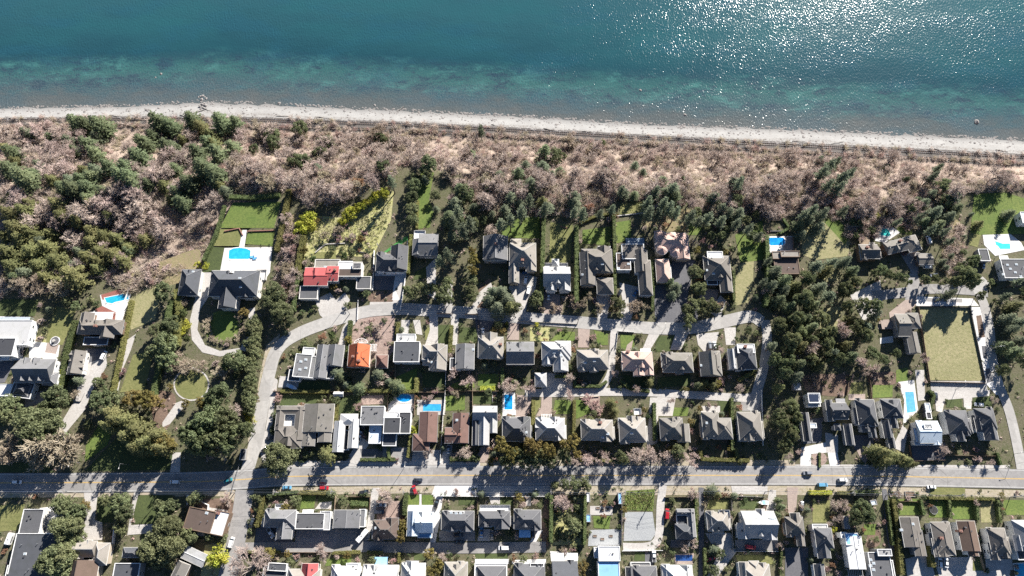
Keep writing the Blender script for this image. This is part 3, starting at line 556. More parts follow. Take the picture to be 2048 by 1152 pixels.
# ================================================================== houses
LAND = []          # (short phrase, x, y, radius) landmarks for the labels of trees, cars, hedges
BLOCK = []         # footprints where no plant may stand: (x, y, hx, hy)
WINM = None
def window_mesh(w, h):
    mb = MB()
    mb.box(-w / 2, -.03, -h / 2, w / 2, .05, h / 2, 0)
    mb.box(-w / 2 + .09, .05, -h / 2 + .09, -.04, .07, h / 2 - .09, 1); mb.box(.04, .05, -h / 2 + .09, w / 2 - .09, .07, h / 2 - .09, 1)
    o = mb.build('window', [M['white'], M['glass']]); me = o.data; bpy.data.objects.remove(o); return me
def door_mesh():
    mb = MB(); mb.box(-.5, -.03, 0, .5, .06, 2.1, 0); mb.box(-.36, .06, .25, .36, .09, 1.85, 1)
    o = mb.build('door', [M['brownwall'], M['wood']]); me = o.data; bpy.data.objects.remove(o); return me
def garage_mesh():
    mb = MB(); mb.box(-2.4, -.03, 0, 2.4, .05, 2.2, 0)
    for i in range(4): mb.box(-2.3, .05, .08 + i * .53, 2.3, .08, .5 + i * .53, 0)
    o = mb.build('garage_door', [M['offwhite']]); me = o.data; bpy.data.objects.remove(o); return me
W_ME, D_ME, G_ME = window_mesh(1.7, 1.3), door_mesh(), garage_mesh()
def unit(name, fn, mats):
    mb = MB(); fn(mb); o = mb.build(name, mats); me = o.data; bpy.data.objects.remove(o); return me
VENT_ME = unit('roof_vent', lambda b: (b.box(-.28, -.28, -.6, .28, .28, .35), b.box(-.34, -.34, .35, .34, .34, .45)), [M['darkwall']])
PIPE_ME = unit('vent_pipe', lambda b: (b.cyl(0, 0, -.6, .75, .13, .13, 8), b.cyl(0, 0, .75, .9, .22, .2, 8)), [M['metal']])
CHIM_ME = unit('chimney', lambda b: (b.box(-.7, -.5, -2.2, .7, .5, 1.3), b.box(-.82, -.62, 1.3, .82, .62, 1.5)), [M['brick']])
CHIMW_ME = unit('chimney', lambda b: (b.box(-.8, -.6, -2.2, .8, .6, 1.3), b.box(-.95, -.75, 1.3, .95, .75, 1.5)), [M['offwhite']])
POT_ME = unit('chimney_pot', lambda b: b.cyl(0, 0, 1.5, 2.05, .2, .15, 8), [M['redpaint'] if False else M['metal']])
SKYF_ME = unit('skylight', lambda b: b.box(-.75, -.6, -.6, .75, .6, .22), [M['white']])
PANE_ME = unit('pane', lambda b: b.box(-.62, -.48, .22, .62, .48, .27), [M['skyglass']])
PANEL_ME = unit('solar_panel', lambda b: (b.box(-.85, -1.0, -.3, .85, 1.0, .12, 1), b.box(-.78, -.93, .12, .78, .93, .15, 0)), [M['solar'], M['metal']])
def inst(me, name, parent, loc, rz=0.0, rx=0.0):
    o = bpy.data.objects.new(name, me); o.location = loc; o.rotation_euler = (rx, 0, rz); return link(o, parent)

class Wing:
    """roof over a rectangle: H hip, X gable with ridge along x, Y gable along y, F flat, P pyramid, S shed falling to -y"""
    def __init__(s, kind, x0, y0, x1, y1, z, pitch):
        s.k, s.x0, s.y0, s.x1, s.y1, s.z = kind, x0, y0, x1, y1, z; s.t = math.tan(pitch)
        s.w, s.d = x1 - x0, y1 - y0
    def roofz(s, x, y):
        if s.k == 'F': return s.z
        dx, dy = min(x - s.x0, s.x1 - x), min(y - s.y0, s.y1 - y)
        if s.k in 'HP': return s.z + s.t * max(0, min(dx, dy))
        if s.k == 'X': return s.z + s.t * max(0, dy)
        if s.k == 'Y': return s.z + s.t * max(0, dx)
        return s.z + s.t * max(0, y - s.y0)
    def inside(s, x, y, m=.0): return s.x0 + m < x < s.x1 - m and s.y0 + m < y < s.y1 - m
    def roof(s, mb):
        x0, y0, x1, y1, z, t = s.x0, s.y0, s.x1, s.y1, s.z, s.t; f = .22
        B = [(x0, y0, z - f), (x1, y0, z - f), (x1, y1, z - f), (x0, y1, z - f)]; E = [(x0, y0, z), (x1, y0, z), (x1, y1, z), (x0, y1, z)]
        sides = [(0, 3, 2, 1), (0, 1, 5, 4), (1, 2, 6, 5), (2, 3, 7, 6), (3, 0, 4, 7)]
        cx, cy = (x0 + x1) / 2, (y0 + y1) / 2
        if s.k == 'F':
            mb.add(B + E, sides + [(4, 5, 6, 7)]); return
        if s.k == 'H':
            if s.w >= s.d: r = s.d / 2; A = [(x0 + r, cy, z + t * r), (x1 - r + 1e-3, cy, z + t * r)]; top = [(4, 5, 9, 8), (5, 6, 9), (6, 7, 8, 9), (7, 4, 8)]
            else: r = s.w / 2; A = [(cx, y0 + r, z + t * r), (cx, y1 - r + 1e-3, z + t * r)]; top = [(4, 5, 8), (5, 6, 9, 8), (6, 7, 9), (7, 4, 8, 9)]
        elif s.k == 'P':
            r = min(s.w, s.d) / 2; A = [(cx, cy, z + t * r)]; top = [(4, 5, 8), (5, 6, 8), (6, 7, 8), (7, 4, 8)]
        elif s.k == 'X': r = s.d / 2; A = [(x0, cy, z + t * r), (x1, cy, z + t * r)]; top = [(4, 5, 9, 8), (5, 6, 9), (6, 7, 8, 9), (7, 4, 8)]
        elif s.k == 'Y': r = s.w / 2; A = [(cx, y0, z + t * r), (cx, y1, z + t * r)]; top = [(4, 5, 8), (5, 6, 9, 8), (6, 7, 9), (7, 4, 8, 9)]
        else: A = [(x0, y1, z + t * s.d), (x1, y1, z + t * s.d)]; top = [(4, 5, 9, 8), (5, 6, 9), (6, 7, 8, 9), (7, 4, 8)]
        mb.add(B + E + A, sides + top)
        # ridge and hip capping
        rc = []
        if s.k in 'HXY' and len(A) == 2: rc.append((A[0], A[1]))
        if s.k == 'H':
            for c in range(4):
                e = Vector(E[c]); a = min(A, key=lambda q: (Vector(q) - e).length); rc.append((E[c], a))
        for a, b in rc: s.caps.append((a, b))
    caps = None

def house(name, short, label, cat, wings, wall='greywall', roof='grey', eave=5.6, rot=0.0, pitch=33, chim=(), sky=(), white_chim=False, extra=None, trim=True, rnd_=None, solar=None, windows=True, vents=None, rim='white', main_dormers=True):
    """wings: (kind, x0, y0, x1, y1[, eave[, roof]]) eave outline in photo pixels"""
    r = rnd_ or random.Random(hash_(short))
    if main_dormers and wings[0][0] in 'HX' and len(wings) <= 3 and wings[0][3] - wings[0][1] > 34 and cat == 'house' and rot == 0:
        q = random.Random(hash_(short) + 5); k_, x0, y0, x1, y1 = wings[0][:5]; ww = x1 - x0; e_ = (wings[0][5] if len(wings[0]) > 5 and wings[0][5] else eave); wings = list(wings); fx = q.choice((.06, .60)); ym = (y0 + y1) / 2
        wings.append(('Y', x0 + ww * fx, ym, x0 + ww * (fx + .34), y1 + q.uniform(1.5, 4), e_ * .96)); fx = .62 - fx + q.uniform(-.05, .05)
        wings.append(('Y', x0 + ww * fx, y0 - q.uniform(1, 3.5), x0 + ww * (fx + .28), ym, e_ * .97))
        sd_ = q.random() < .5; wings.append(('H', x0 - 2.5 if sd_ else x0 + ww * .66, y0 + (y1 - y0) * .34, x0 + ww * .34 if sd_ else x1 + 2.5, y1 - 2, e_ * .8))
    eave *= 1.1; pitch = min(40, pitch * 1.22) if pitch >= 18 else pitch; wings = [tuple(w[:5]) + ((w[5] * 1.1,) + tuple(w[6:]) if len(w) > 5 and w[5] else ()) for w in wings]
    e0 = wings[0][5] if len(wings[0]) > 5 and wings[0][5] else eave
    cpx, cpy = (wings[0][1] + wings[0][3]) / 2, (wings[0][2] + wings[0][4]) / 2
    ox, oy = atz(cpx, cpy, e0)
    root = empty(name, (ox, oy, 0), R(rot)); tag(root, label, cat)
    LAND.append((short, ox, oy))
    ws = []; wallmb = MB(); co, si = math.cos(R(-rot)), math.sin(R(-rot))
    for i, w in enumerate(wings):
        k = w[0]; e = (w[5] if len(w) > 5 and w[5] else eave) - .037 * i; rc = w[6] if len(w) > 6 else roof
        mx, my = (w[1] + w[3]) / 2, (w[2] + w[4]) / 2
        cx, cy = atz(mx, my, e); sx, sy = scale_at(mx, my, e)
        hw, hd = abs(w[3] - w[1]) * sx / 2, abs(w[4] - w[2]) * sy / 2
        dx, dy = cx - ox, cy - oy; lx, ly = dx * co - dy * si, dx * si + dy * co
        BLOCK.append((cx, cy, hw, hd))
        W = Wing(k, lx - hw, ly - hd, lx + hw, ly + hd, e, R(pitch if k != 'S' else 10)); W.caps = []
        ws.append(W)
        rb = MB(); W.roof(rb); ro = rb.build('roof', M['r_' + rc], root)
        if k == 'F':
            b = MB(); h, t = .28, .28 + .004 * i
            for (a0, b0, a1, b1) in ((W.x0, W.y0, W.x1, W.y0 + t), (W.x0, W.y1 - t, W.x1, W.y1), (W.x0, W.y0 + t, W.x0 + t, W.y1 - t), (W.x1 - t, W.y0 + t, W.x1, W.y1 - t)):
                b.box(a0 - .03, b0 - .03 if b0 in (W.y0,) else b0, e - .25, a1 + (.03 if a1 == W.x1 else 0), b1 + (.03 if b1 == W.y1 else 0), e + h)
            b.build('parapet', M[rim], root)
        else:
            if trim:
                b = MB(); t = .16; z0, z1 = e - .26, e - .02                    # gutters
                b.box(W.x0 - t, W.y0 - t, z0, W.x1 + t, W.y0 - .01, z1); b.box(W.x0 - t, W.y1 + .01, z0, W.x1 + t, W.y1 + t, z1)
                b.box(W.x0 - t, W.y0 - .01, z0, W.x0 - .01, W.y1 + .01, z1); b.box(W.x1 + .01, W.y0 - .01, z0, W.x1 + t, W.y1 + .01, z1)
                b.build('gutter', M['offwhite'] if r.random() < .7 else M['greywall'], root)
            if W.caps:
                b = MB()
                for a, c in W.caps: b.tube((a[0], a[1], a[2] + .03), (c[0], c[1], c[2] + .03), .16, .16, 4)
                b.build('ridge_cap', M['r_' + {'taupe': 'tan', 'cedar': 'tan', 'tan': 'light', 'grey': 'light', 'mid': 'grey', 'slate': 'grey', 'light': 'white', 'pale': 'white', 'pink': 'tan', 'umber': 'taupe'}.get(rc, rc)], ro)
        o = .45 + .011 * i
        if k == 'F': o = .12 + .011 * i
        a0, b0, a1, b1 = W.x0 + o, W.y0 + o, W.x1 - o, W.y1 - o; top = e - .23
        wallmb.box(a0, b0, -.3, a1, b1, top)
        if k == 'X': zt = e + W.t * W.d / 2 - .25; cy_ = (b0 + b1) / 2; [wallmb.add([(x, b0, top - .05), (x, b1, top - .05), (x, cy_, zt), (x2, b0, top - .05), (x2, b1, top - .05), (x2, cy_, zt)], [(0, 1, 2), (3, 5, 4), (0, 3, 4, 1), (1, 4, 5, 2), (2, 5, 3, 0)]) for x, x2 in ((a0, a0 + .1), (a1 - .1, a1))]
        if k == 'Y': zt = e + W.t * W.w / 2 - .25; cx_ = (a0 + a1) / 2; [wallmb.add([(a0, y, top - .05), (a1, y, top - .05), (cx_, y, zt), (a0, y2, top - .05), (a1, y2, top - .05), (cx_, y2, zt)], [(0, 2, 1), (3, 4, 5), (0, 1, 4, 3), (1, 2, 5, 4), (2, 0, 3, 5)]) for y, y2 in ((b0, b0 + .1), (b1 - .1, b1))]
    wallmb.build('wall', M[wall], root)
    def top_at(px, py):
        e = eave + 1.5; x, y = atz(px, py, e); dx, dy = x - ox, y - oy
        lx, ly = dx * co - dy * si, dx * si + dy * co
        z = max([W.roofz(lx, ly) for W in ws if W.inside(lx, ly)] or [eave]); return lx, ly, z
    for c in chim:
        x, y, z = top_at(*c); ch = inst(CHIMW_ME if white_chim else CHIM_ME, 'chimney', root, (x, y, z)); inst(POT_ME, 'chimney_pot', ch, (0, 0, 0))
    for c in sky:
        x, y, z = top_at(*c); ch = inst(SKYF_ME, 'skylight', root, (x, y, z)); inst(PANE_ME, 'pane', ch, (0, 0, 0))
    if solar:
        for c in solar: x, y, z = top_at(*c); inst(PANEL_ME, 'solar_panel', root, (x, y, z + .1))
    m = ws[0]
    for _ in range(vents if vents is not None else r.randint(2, 5)):
        W = ws[r.randrange(min(2, len(ws)))]; x, y = r.uniform(W.x0 + .8, W.x1 - .8), r.uniform(W.y0 + .8, W.y1 - .8)
        z = max(q.roofz(x, y) for q in ws if q.inside(x, y)); pick = r.random()
        inst(VENT_ME if pick < .5 else PIPE_ME, 'roof_vent' if pick < .5 else 'vent_pipe', root, (x, y, z))
    if windows:                                               # walls the camera can look onto: the inland side and the side turned to it
        side = 1 if ox < 0 else -1; levels = [1.5] if m.z < 4 else [1.4, 4.1]
        for W in ws[:2]:
            o = .45 if W.k != 'F' else .13
            n = max(1, int((W.x1 - W.x0) // 4.5))
            for zl in [q for q in levels if q < W.z - .8]:
                for i in range(n):
                    x = W.x0 + (i + .5) * (W.x1 - W.x0) / n
                    if not any(q is not W and q.inside(x, W.y0 + o - .3, -.6) for q in ws) and r.random() < .85 and zl > 2: inst(W_ME, 'window', root, (x, W.y0 + o, zl), math.pi)
                n2 = max(1, int((W.y1 - W.y0) // 6)); xs = W.x1 - o if side > 0 else W.x0 + o
                for i in range(n2):
                    y = W.y0 + (i + .5) * (W.y1 - W.y0) / n2
                    if not any(q is not W and q.inside(xs + side * .4, y, -.6) for q in ws) and r.random() < .7: inst(W_ME, 'window', root, (xs, y, zl), -math.pi / 2 * side)
        W = ws[-1]; o = (.45 if W.k != 'F' else .12) + .011 * (len(ws) - 1)
        if W.w > 6: inst(G_ME, 'garage_door', root, ((W.x0 + W.x1) / 2, W.y0 + o, -.0), math.pi)
        x = m.x0 + m.w * .25
        inst(D_ME, 'door', root, (x, m.y0 + .45 if m.k != 'F' else m.y0 + .12, 0), math.pi)
    if main_dormers and m.k in 'HX' and len(ws) < 5 and m.w > 9 and m.d > 7:
        for side in ((-1, 1) if r.random() < .45 else (r.choice((-1, 1)),)):
            x = r.uniform(m.x0 + m.d * .5 + .5, m.x1 - m.d * .5 - .5) if m.w > m.d + 2 else (m.x0 + m.x1) / 2 + r.uniform(-1, 1)
            hw = r.uniform(1.0, 1.6); y0 = (m.y1 - 1.1) if side > 0 else (m.y0 + 1.1); yc = (m.y0 + m.y1) / 2; zb = m.roofz(x, y0); zt = zb + 1.0; zr = zt + hw * .75; yb = y0 - side * min(abs(y0 - yc), (zr - zb) / m.t)
            if any(q.inside(x, y0 + side * .6) and q.roofz(x, y0) > zb + .2 for q in ws[1:]): continue
            b = MB(); b.add([(x - hw + .1, y0, zb - .3), (x + hw - .1, y0, zb - .3), (x + hw - .1, y0, zt), (x, y0, zr - .12), (x - hw + .1, y0, zt), (x - hw + .1, yb, zb - .3), (x + hw - .1, yb, zb - .3), (x + hw - .1, yb, zt), (x, yb, zr - .12), (x - hw + .1, yb, zt)], [(0, 1, 2, 3, 4), (9, 8, 7, 6, 5), (0, 5, 6, 1), (1, 6, 7, 2), (2, 7, 8, 3), (3, 8, 9, 4), (4, 9, 5, 0)]); dm = b.build('dormer', M[wall], root)
            b = MB(); yo = y0 + side * .25
            b.add([(x - hw - .15, yo, zt - .12), (x, yo, zr), (x + hw + .15, yo, zt - .12), (x - hw - .15, yb, zt - .12), (x, yb, zr), (x + hw + .15, yb, zt - .12), (x, yo, zr - .2), (x, yb, zr - .2)], [(0, 1, 4, 3), (1, 2, 5, 4), (0, 3, 7, 6), (6, 7, 5, 2), (0, 6, 1), (1, 6, 2), (3, 4, 7), (4, 5, 7)]); b.build('dormer_roof', M['r_' + roof], dm)
            inst(W_ME, 'window', dm, (x, y0 - .02 * side, zb + .55), 0 if side > 0 else math.pi).scale = (hw * .9, 1, .75)
    if extra: extra(root, ws, top_at)
    return root
def hash_(s):
    h = 7
    for c in s: h = (h * 131 + ord(c)) % 1000003
    return h

def turrets(pts, rp=12.5, e=6.6):
    def f(root, ws, top_at):
        for px, py in pts:
            x, y = atz(px, py, e); s = scale_at(px, py, e)[0]; x -= root.location.x; y -= root.location.y; rr = rp * s
            mb = MB(); ring_ = [(x + rr * math.cos(math.pi / 8 + i * math.pi / 4), y + rr * math.sin(math.pi / 8 + i * math.pi / 4)) for i in range(8)]
            mb.add([(a, b, e) for a, b in ring_] + [(x, y, e + rr * .62)] + [(a, b, e - .25) for a, b in ring_], [(i, (i + 1) % 8, 8) for i in range(8)] + [(9 + i, 9 + (i + 1) % 8, (i + 1) % 8, i) for i in range(8)] + [tuple(range(16, 8, -1))])
            t = mb.build('turret_roof', M['r_pink'], root)
            g = MB()
            for i in range(8):
                a, b = ring_[i], ring_[(i + 1) % 8]; g.tube((a[0], a[1], e - .1), (b[0], b[1], e - .1), .11, .11, 4)
            g.build('gutter', M['white'], t)
            w = MB(); w.prism([(x + (q[0] - x) * .9, y + (q[1] - y) * .9) for q in ring_], 0, e - .3); w.build('turret_wall', M['beige'], root)
    return f
def slabs(lst):
    """flat canopies, balconies, glazed lean-tos: (name, x0,y0,x1,y1, z, thickness, material)"""
    def f(root, ws, top_at):
        ro = root.rotation_euler.z; c, s = math.cos(-ro), math.sin(-ro)
        for nm, x0, y0, x1, y1, z, t, mt in lst:
            mx, my = (x0 + x1) / 2, (y0 + y1) / 2; x, y = atz(mx, my, z); sx, sy = scale_at(mx, my, z); x -= root.location.x; y -= root.location.y; x, y = x * c - y * s, x * s + y * c
            hw, hd = (x1 - x0) * sx / 2, (y1 - y0) * sy / 2; b = MB()
            b.box(x - hw, y - hd, z - t, x + hw, y + hd, z)
            if z > 1.2:
                for q, w in ((-hw + .1, -hd + .1), (hw - .1, -hd + .1), (-hw + .1, hd - .1), (hw - .1, hd - .1)): b.box(x + q - .08, y + w - .08, 0, x + q + .08, y + w + .08, z - t)
            if nm in ('balcony', 'terrace'):
                for (a0, b0, a1, b1) in ((-hw, hd - .08, hw, hd), (-hw, -hd, -hw + .08, hd - .08), (hw - .08, -hd, hw, hd - .08)): b.box(x + a0, y + b0, z, x + a1, y + b1, z + .95)
            if nm == 'pergola':
                b = MB(); n = max(3, int(hw * 2 / .8))
                for i in range(n): b.box(x - hw + (i + .3) * 2 * hw / n, y - hd, z - .15, x - hw + (i + .62) * 2 * hw / n, y + hd, z)
                b.box(x - hw, y - hd + .1, z - .33, x + hw, y - hd + .25, z - .151); b.box(x - hw, y + hd - .25, z - .33, x + hw, y + hd - .1, z - .151)
                for q in (-hw + .2, hw - .35):
                    for w in (-hd + .1, hd - .25): b.box(x + q, y + w, 0, x + q + .15, y + w + .15, z - .33)
            b.build(nm, M[mt], root)
    return f

Hs = house
# ---- seaward row
Hs('bluff_mansion', 'slate mansion by the big pool', 'large slate-roofed mansion with crossing gables behind the arched pool terrace', 'house', [('H', 426, 541, 511, 592), ('Y', 441, 575, 471, 616), ('X', 428, 541, 452, 562, 5.2), ('Y', 486, 560, 506, 596, 5.3)], 'offwhite', 'slate', 6.4, chim=[(465, 545)], white_chim=True, sky=[(485, 562), (484, 576)], extra=slabs([('pergola', 462, 534, 510, 541, 3.0, .2, 'white'), ('terrace', 512, 540, 532, 560, 1.0, .9, 'white_concrete')]))
Hs('detached_garage', 'slate garage beside the mansion drive', 'long slate-roofed detached garage beside the pale curved mansion drive', 'garage', [('H', 363, 539, 396, 590)], 'offwhite', 'slate', 4.2, sky=[(386, 544)])
Hs('courtyard_house', 'taupe house below the red pool deck', 'sprawling taupe-roofed house below the red-tiled wedge pool deck', 'house', [('H', 164, 640, 238, 668), ('Y', 162, 626, 184, 662, 5.3), ('Y', 205, 640, 228, 676, 5.4), ('F', 172, 674, 212, 690, 3.2, 'mid')], 'brownwall', 'taupe', 5.2, chim=[(196, 654)], extra=slabs([('canopy', 170, 624, 220, 640, 2.8, .2, 'white')]))
Hs('triple_dormer_garage', 'garage with three pale dormers', 'small garage crossed by three pale dormers beside a dark court', 'garage', [('Y', 141, 702, 166, 748), ('X', 142, 706, 164, 714, 4.6), ('X', 142, 718, 164, 727, 4.5), ('X', 142, 731, 164, 740, 4.4)], 'offwhite', 'cedar', 4.0, vents=0)
Hs('dormer_house', 'pale house with three inland dormers', 'pale grey-roofed house with rows of dormers and a paved seaward terrace', 'house', [('X', 42, 718, 100, 765), ('Y', 46, 716, 58, 742, 7.2), ('Y', 64, 716, 76, 742, 7.2), ('Y', 41, 742, 54, 762, 7.0), ('Y', 58, 742, 70, 762, 7.0), ('Y', 76, 742, 88, 762, 7.0), ('H', 90, 745, 112, 770, 5)], 'white', 'grey', 5.8, pitch=33, vents=1)
Hs('sunken_garage', 'hipped garage with white rim', 'dark hipped garage with a white rim attached to a steep drive', 'garage', [('F', 27, 764, 62, 795), ('H', 32, 768, 56, 790, 3.7, 'mid')], 'white', 'slate', 3.6, rot=-8, vents=0)
Hs('white_flat_house', 'white flat house at the left edge', 'white flat-roofed modern house with a dark roof square, cut by the left edge', 'house', [('F', -30, 640, 50, 690, 5.0), ('F', -30, 676, 22, 712, 6.2, 'dark')], 'white', 'pale', 5.0, extra=slabs([('canopy', 2, 634, 52, 650, 3.2, .2, 'skyglass'), ('terrace', 2, 706, 20, 720, 3.0, .3, 'white')]))
Hs('small_white_house', 'little white building below the left drive', 'little white flat building with a dark square roof beside the drive', 'shed', [('F', -8, 768, 19, 792)], 'white', 'white', 3.4, vents=0, windows=False)
Hs('red_roof_house', 'red-roofed house above the bend', 'red metal-roofed house with a flat tan seaward roof above the street bend', 'house', [('X', 611, 535, 654, 571), ('X', 654, 532, 676, 562, 5.4, 'red'), ('F', 632, 519, 678, 536, 4.4, 'tan'), ('F', 601, 572, 634, 598, 3.6, 'mid')], 'offwhite', 'red', 5.0, pitch=14, rim='offwhite', sky=[(648, 531)], chim=[(670, 540)])
Hs('flat_grey_house', 'low flat house beside the red roof', 'low flat grey house with stepped white-rimmed roofs beside the red-roofed one', 'house', [('F', 677, 524, 722, 553), ('F', 706, 526, 722, 538, 6.0, 'mid'), ('F', 714, 553, 741, 578, 3.6, 'mid')], 'offwhite', 'umber', 5.0, rim='offwhite', extra=slabs([('canopy', 678, 522, 704, 538, 5.6, .2, 'white')]))
Hs('wedge_house', 'grey house by the diagonal turf', 'grey hipped house with a wedge-shaped corner beside a green diagonal turf strip', 'house', [('H', 754, 508, 812, 542), ('Y', 782, 492, 814, 540, 5.8), ('Y', 770, 515, 790, 544, 5.3)], 'white', 'mid', 5.5)
Hs('half_shaded_house', 'grey house at the foot of the dark lawn', 'grey house with a white seaward deck, half in the shade of trees', 'house', [('Y', 826, 478, 846, 510), ('X', 838, 468, 875, 510, 5.8)], 'greywall', 'grey', 5.2, pitch=20, extra=slabs([('terrace', 829, 462, 850, 477, 3.0, .3, 'white')]))
Hs('long_gable_house', 'grey house with one long ridge', 'grey-roofed house with one long ridge and a single chimney', 'house', [('Y', 967, 472, 1015, 520), ('F', 970, 512, 1008, 522, 3.4, 'dark')], 'greywall', 'grey', 5.6, pitch=24, chim=[(992, 492)])
Hs('tan_house', 'tan house with a bright bay terrace', 'tan shingled house with a bright seaward terrace and forecourt garage wing', 'house', [('H', 1019, 486, 1072, 532), ('Y', 1018, 500, 1038, 566, 5.2), ('Y', 1052, 494, 1072, 542, 5.4), ('P', 1022, 478, 1042, 496, 5.0)], 'beige', 'tan', 5.8, chim=[(1045, 522)], extra=slabs([('terrace', 1030, 488, 1068, 500, 3.1, .3, 'white_concrete')]))
Hs('conservatory_house', 'pale house with the conservatory', 'pale-roofed house with a small conservatory and paired inland gables', 'house', [('X', 1086, 534, 1141, 572), ('Y', 1092, 552, 1113, 582, 5.5), ('Y', 1118, 552, 1141, 582, 5.5), ('P', 1104, 518, 1118, 534, 4.0, 'pale')], 'white', 'light', 5.8, extra=slabs([('terrace', 1086, 527, 1136, 541, 3.0, .3, 'white_concrete')]))
Hs('brown_complex_house', 'brown house with the sunlit patio', 'brown many-ridged house with a paved patio and separate hipped front wing', 'house', [('H', 1162, 498, 1226, 545), ('Y', 1160, 505, 1190, 570, 5.4), ('Y', 1195, 494, 1222, 545, 5.7), ('H', 1193, 556, 1227, 588, 4.6)], 'beige', 'taupe', 5.6, sky=[(1204, 530), (1166, 548)], extra=slabs([('canopy', 1196, 492, 1222, 506, 3.0, .2, 'white_concrete')]))
Hs('white_trim_house', 'brown house edged with white trim', 'brown-grey house edged with white trim and a gabled wing along the court', 'house', [('F', 1242, 488, 1290, 518), ('F', 1232, 506, 1262, 540, 5.0, 'umber'), ('Y', 1268, 500, 1296, 545, 5.3), ('H', 1276, 520, 1304, 590, 5.1)], 'white', 'taupe', 5.6, sky=[(1238, 534), (1258, 525)], extra=slabs([('canopy', 1250, 476, 1290, 488, 3.0, .2, 'bluewall')]))
Hs('turret_house', 'pink house with octagonal turrets', 'pink-roofed house with four octagonal turrets and white eaves', 'house', [('H', 1311, 466, 1376, 502), ('Y', 1350, 470, 1379, 518, 5.4), ('Y', 1309, 462, 1330, 500, 5.2)], 'beige', 'pink', 5.6, pitch=24, extra=turrets([(1320, 471), (1346, 474), (1324, 499), (1351, 504)]), vents=1)
Hs('pink_garage', 'pink-roofed garage under the turrets', 'long pink-roofed hipped garage below the octagonal turret house', 'garage', [('H', 1311, 518, 1341, 564), ('F', 1334, 530, 1343, 566, 3.0, 'umber')], 'beige', 'pink', 4.4, vents=0)
Hs('deck_roof_house', 'dark house with a white roof deck', 'dark-roofed house with a glaring white roof deck and a garage wing', 'house', [('H', 1405, 512, 1464, 560), ('F', 1413, 503, 1448, 530, 6.8, 'white'), ('Y', 1438, 545, 1465, 584, 4.8), ('F', 1412, 548, 1436, 570, 4.4, 'dark')], 'darkwall', 'taupe', 5.4, sky=[(1415, 540), (1426, 548)])
Hs('pool_edge_house', 'flat dark house at the oval pool', 'flat dark-roofed modern house with tan raised strips beside an oval pool', 'house', [('F', 1544, 508, 1602, 548), ('F', 1558, 502, 1602, 514, 7.2, 'tan'), ('F', 1543, 503, 1564, 518, 6.4, 'tan')], 'darkwall', 'umber', 5.6, rim='brownwall')
Hs('split_gable_house', 'brown house with a ridge chimney', 'small brown gabled house with a ridge chimney beside a timber deck', 'house', [('X', 1716, 489, 1761, 517)], 'brownwall', 'taupe', 5.0, pitch=26, chim=[(1733, 496)], extra=slabs([('deck', 1716, 474, 1742, 489, 1.6, .3, 'wood')]))
Hs('angled_house', 'angled shingle house by the kidney pool', 'angled grey shingle house wrapping a small turquoise pool', 'house', [('X', 1764, 480, 1822, 504), ('H', 1808, 472, 1842, 502, 5.0)], 'brownwall', 'cedar', 4.8, rot=14, pitch=24, chim=[(1800, 482)])
Hs('forked_garage', 'grey garage by the shaded court', 'plain grey-roofed garage at the side of a shaded forecourt', 'garage', [('X', 1832, 507, 1869, 529)], 'brownwall', 'cedar', 3.8, pitch=18, vents=0)
Hs('flat_dark_house', 'flat charcoal house at the right edge', 'flat charcoal-roofed house dotted with white skylights, cut by the right edge', 'house', [('F', 1993, 518, 2080, 556)], 'white', 'mid', 4.6, sky=[(2018, 528), (2036, 527), (2024, 536), (2010, 547), (2034, 543), (2045, 551)], extra=slabs([('canopy', 1996, 511, 2020, 522, 3.6, .2, 'white')]))
Hs('poolside_garage', 'small grey garage by the bright pool', 'small plain grey garage tucked beside the white pool terrace', 'garage', [('F', 1955, 498, 1981, 522)], 'greywall', 'mid', 3.4, vents=0)
Hs('edge_villa', 'pale villa among trees at the right edge', 'pale bluish villa half hidden among trees at the right edge', 'house', [('F', 2036, 424, 2080, 446)], 'white', 'bluewhite', 5.0, vents=0)
Hs('field_house', 'grey house beside the dry field', 'grey-roofed L-shaped house beside the walled dry field', 'house', [('X', 1790, 628, 1822, 672), ('H', 1812, 626, 1842, 656, 5.0), ('Y', 1813, 664, 1840, 706, 4.6)], 'greywall', 'cedar', 5.2, pitch=22, extra=slabs([('deck', 1760, 641, 1788, 658, 1.4, .3, 'pavers')]))
# ---- second row
Hs('flat_corner_house', 'flat grey house inside the bend', 'flat grey white-rimmed house with four skylights inside the street bend', 'house', [('F', 590, 708, 620, 754), ('F', 606, 695, 628, 716, 4.8, 'pale'), ('F', 618, 712, 630, 756, 5.2, 'grey'), ('F', 578, 740, 600, 762, 3.4, 'slate')], 'white', 'grey', 5.8, rot=-4, sky=[(600, 722), (610, 718), (598, 738), (610, 735)])
Hs('twin_ridge_house', 'grey house with two parallel ridges', 'grey house with two parallel long ridges beside the flat white-rimmed house', 'house', [('Y', 632, 690, 656, 756), ('Y', 656, 690, 685, 732, 5.8), ('F', 640, 730, 668, 757, 4.2, 'slate')], 'greywall', 'grey', 5.4, rot=-3, pitch=24)
Hs('orange_house', 'orange-tiled house', 'small house with a bright orange tiled roof and white arched trellis', 'house', [('Y', 698, 690, 738, 734), ('H', 712, 694, 738, 730, 5.3)], 'beige', 'orange', 5.0, chim=[(720, 724), (708, 715)], extra=slabs([('pergola', 739, 688, 753, 702, 2.8, .2, 'white')]))
Hs('brown_shed', 'red-brown shed beside the orange roof', 'small red-brown hipped shed beside the orange-tiled house', 'shed', [('H', 753, 710, 775, 736)], 'brownwall', 'redbrown', 3.4, vents=0)
Hs('slate_flat_house', 'slate flat house with a pale front strip', 'flat slate-coloured house with a row of roof vents and pale seaward strip', 'house', [('F', 789, 683, 838, 724), ('F', 794, 668, 830, 686, 4.6, 'pale')], 'white', 'slate', 5.6, vents=9)
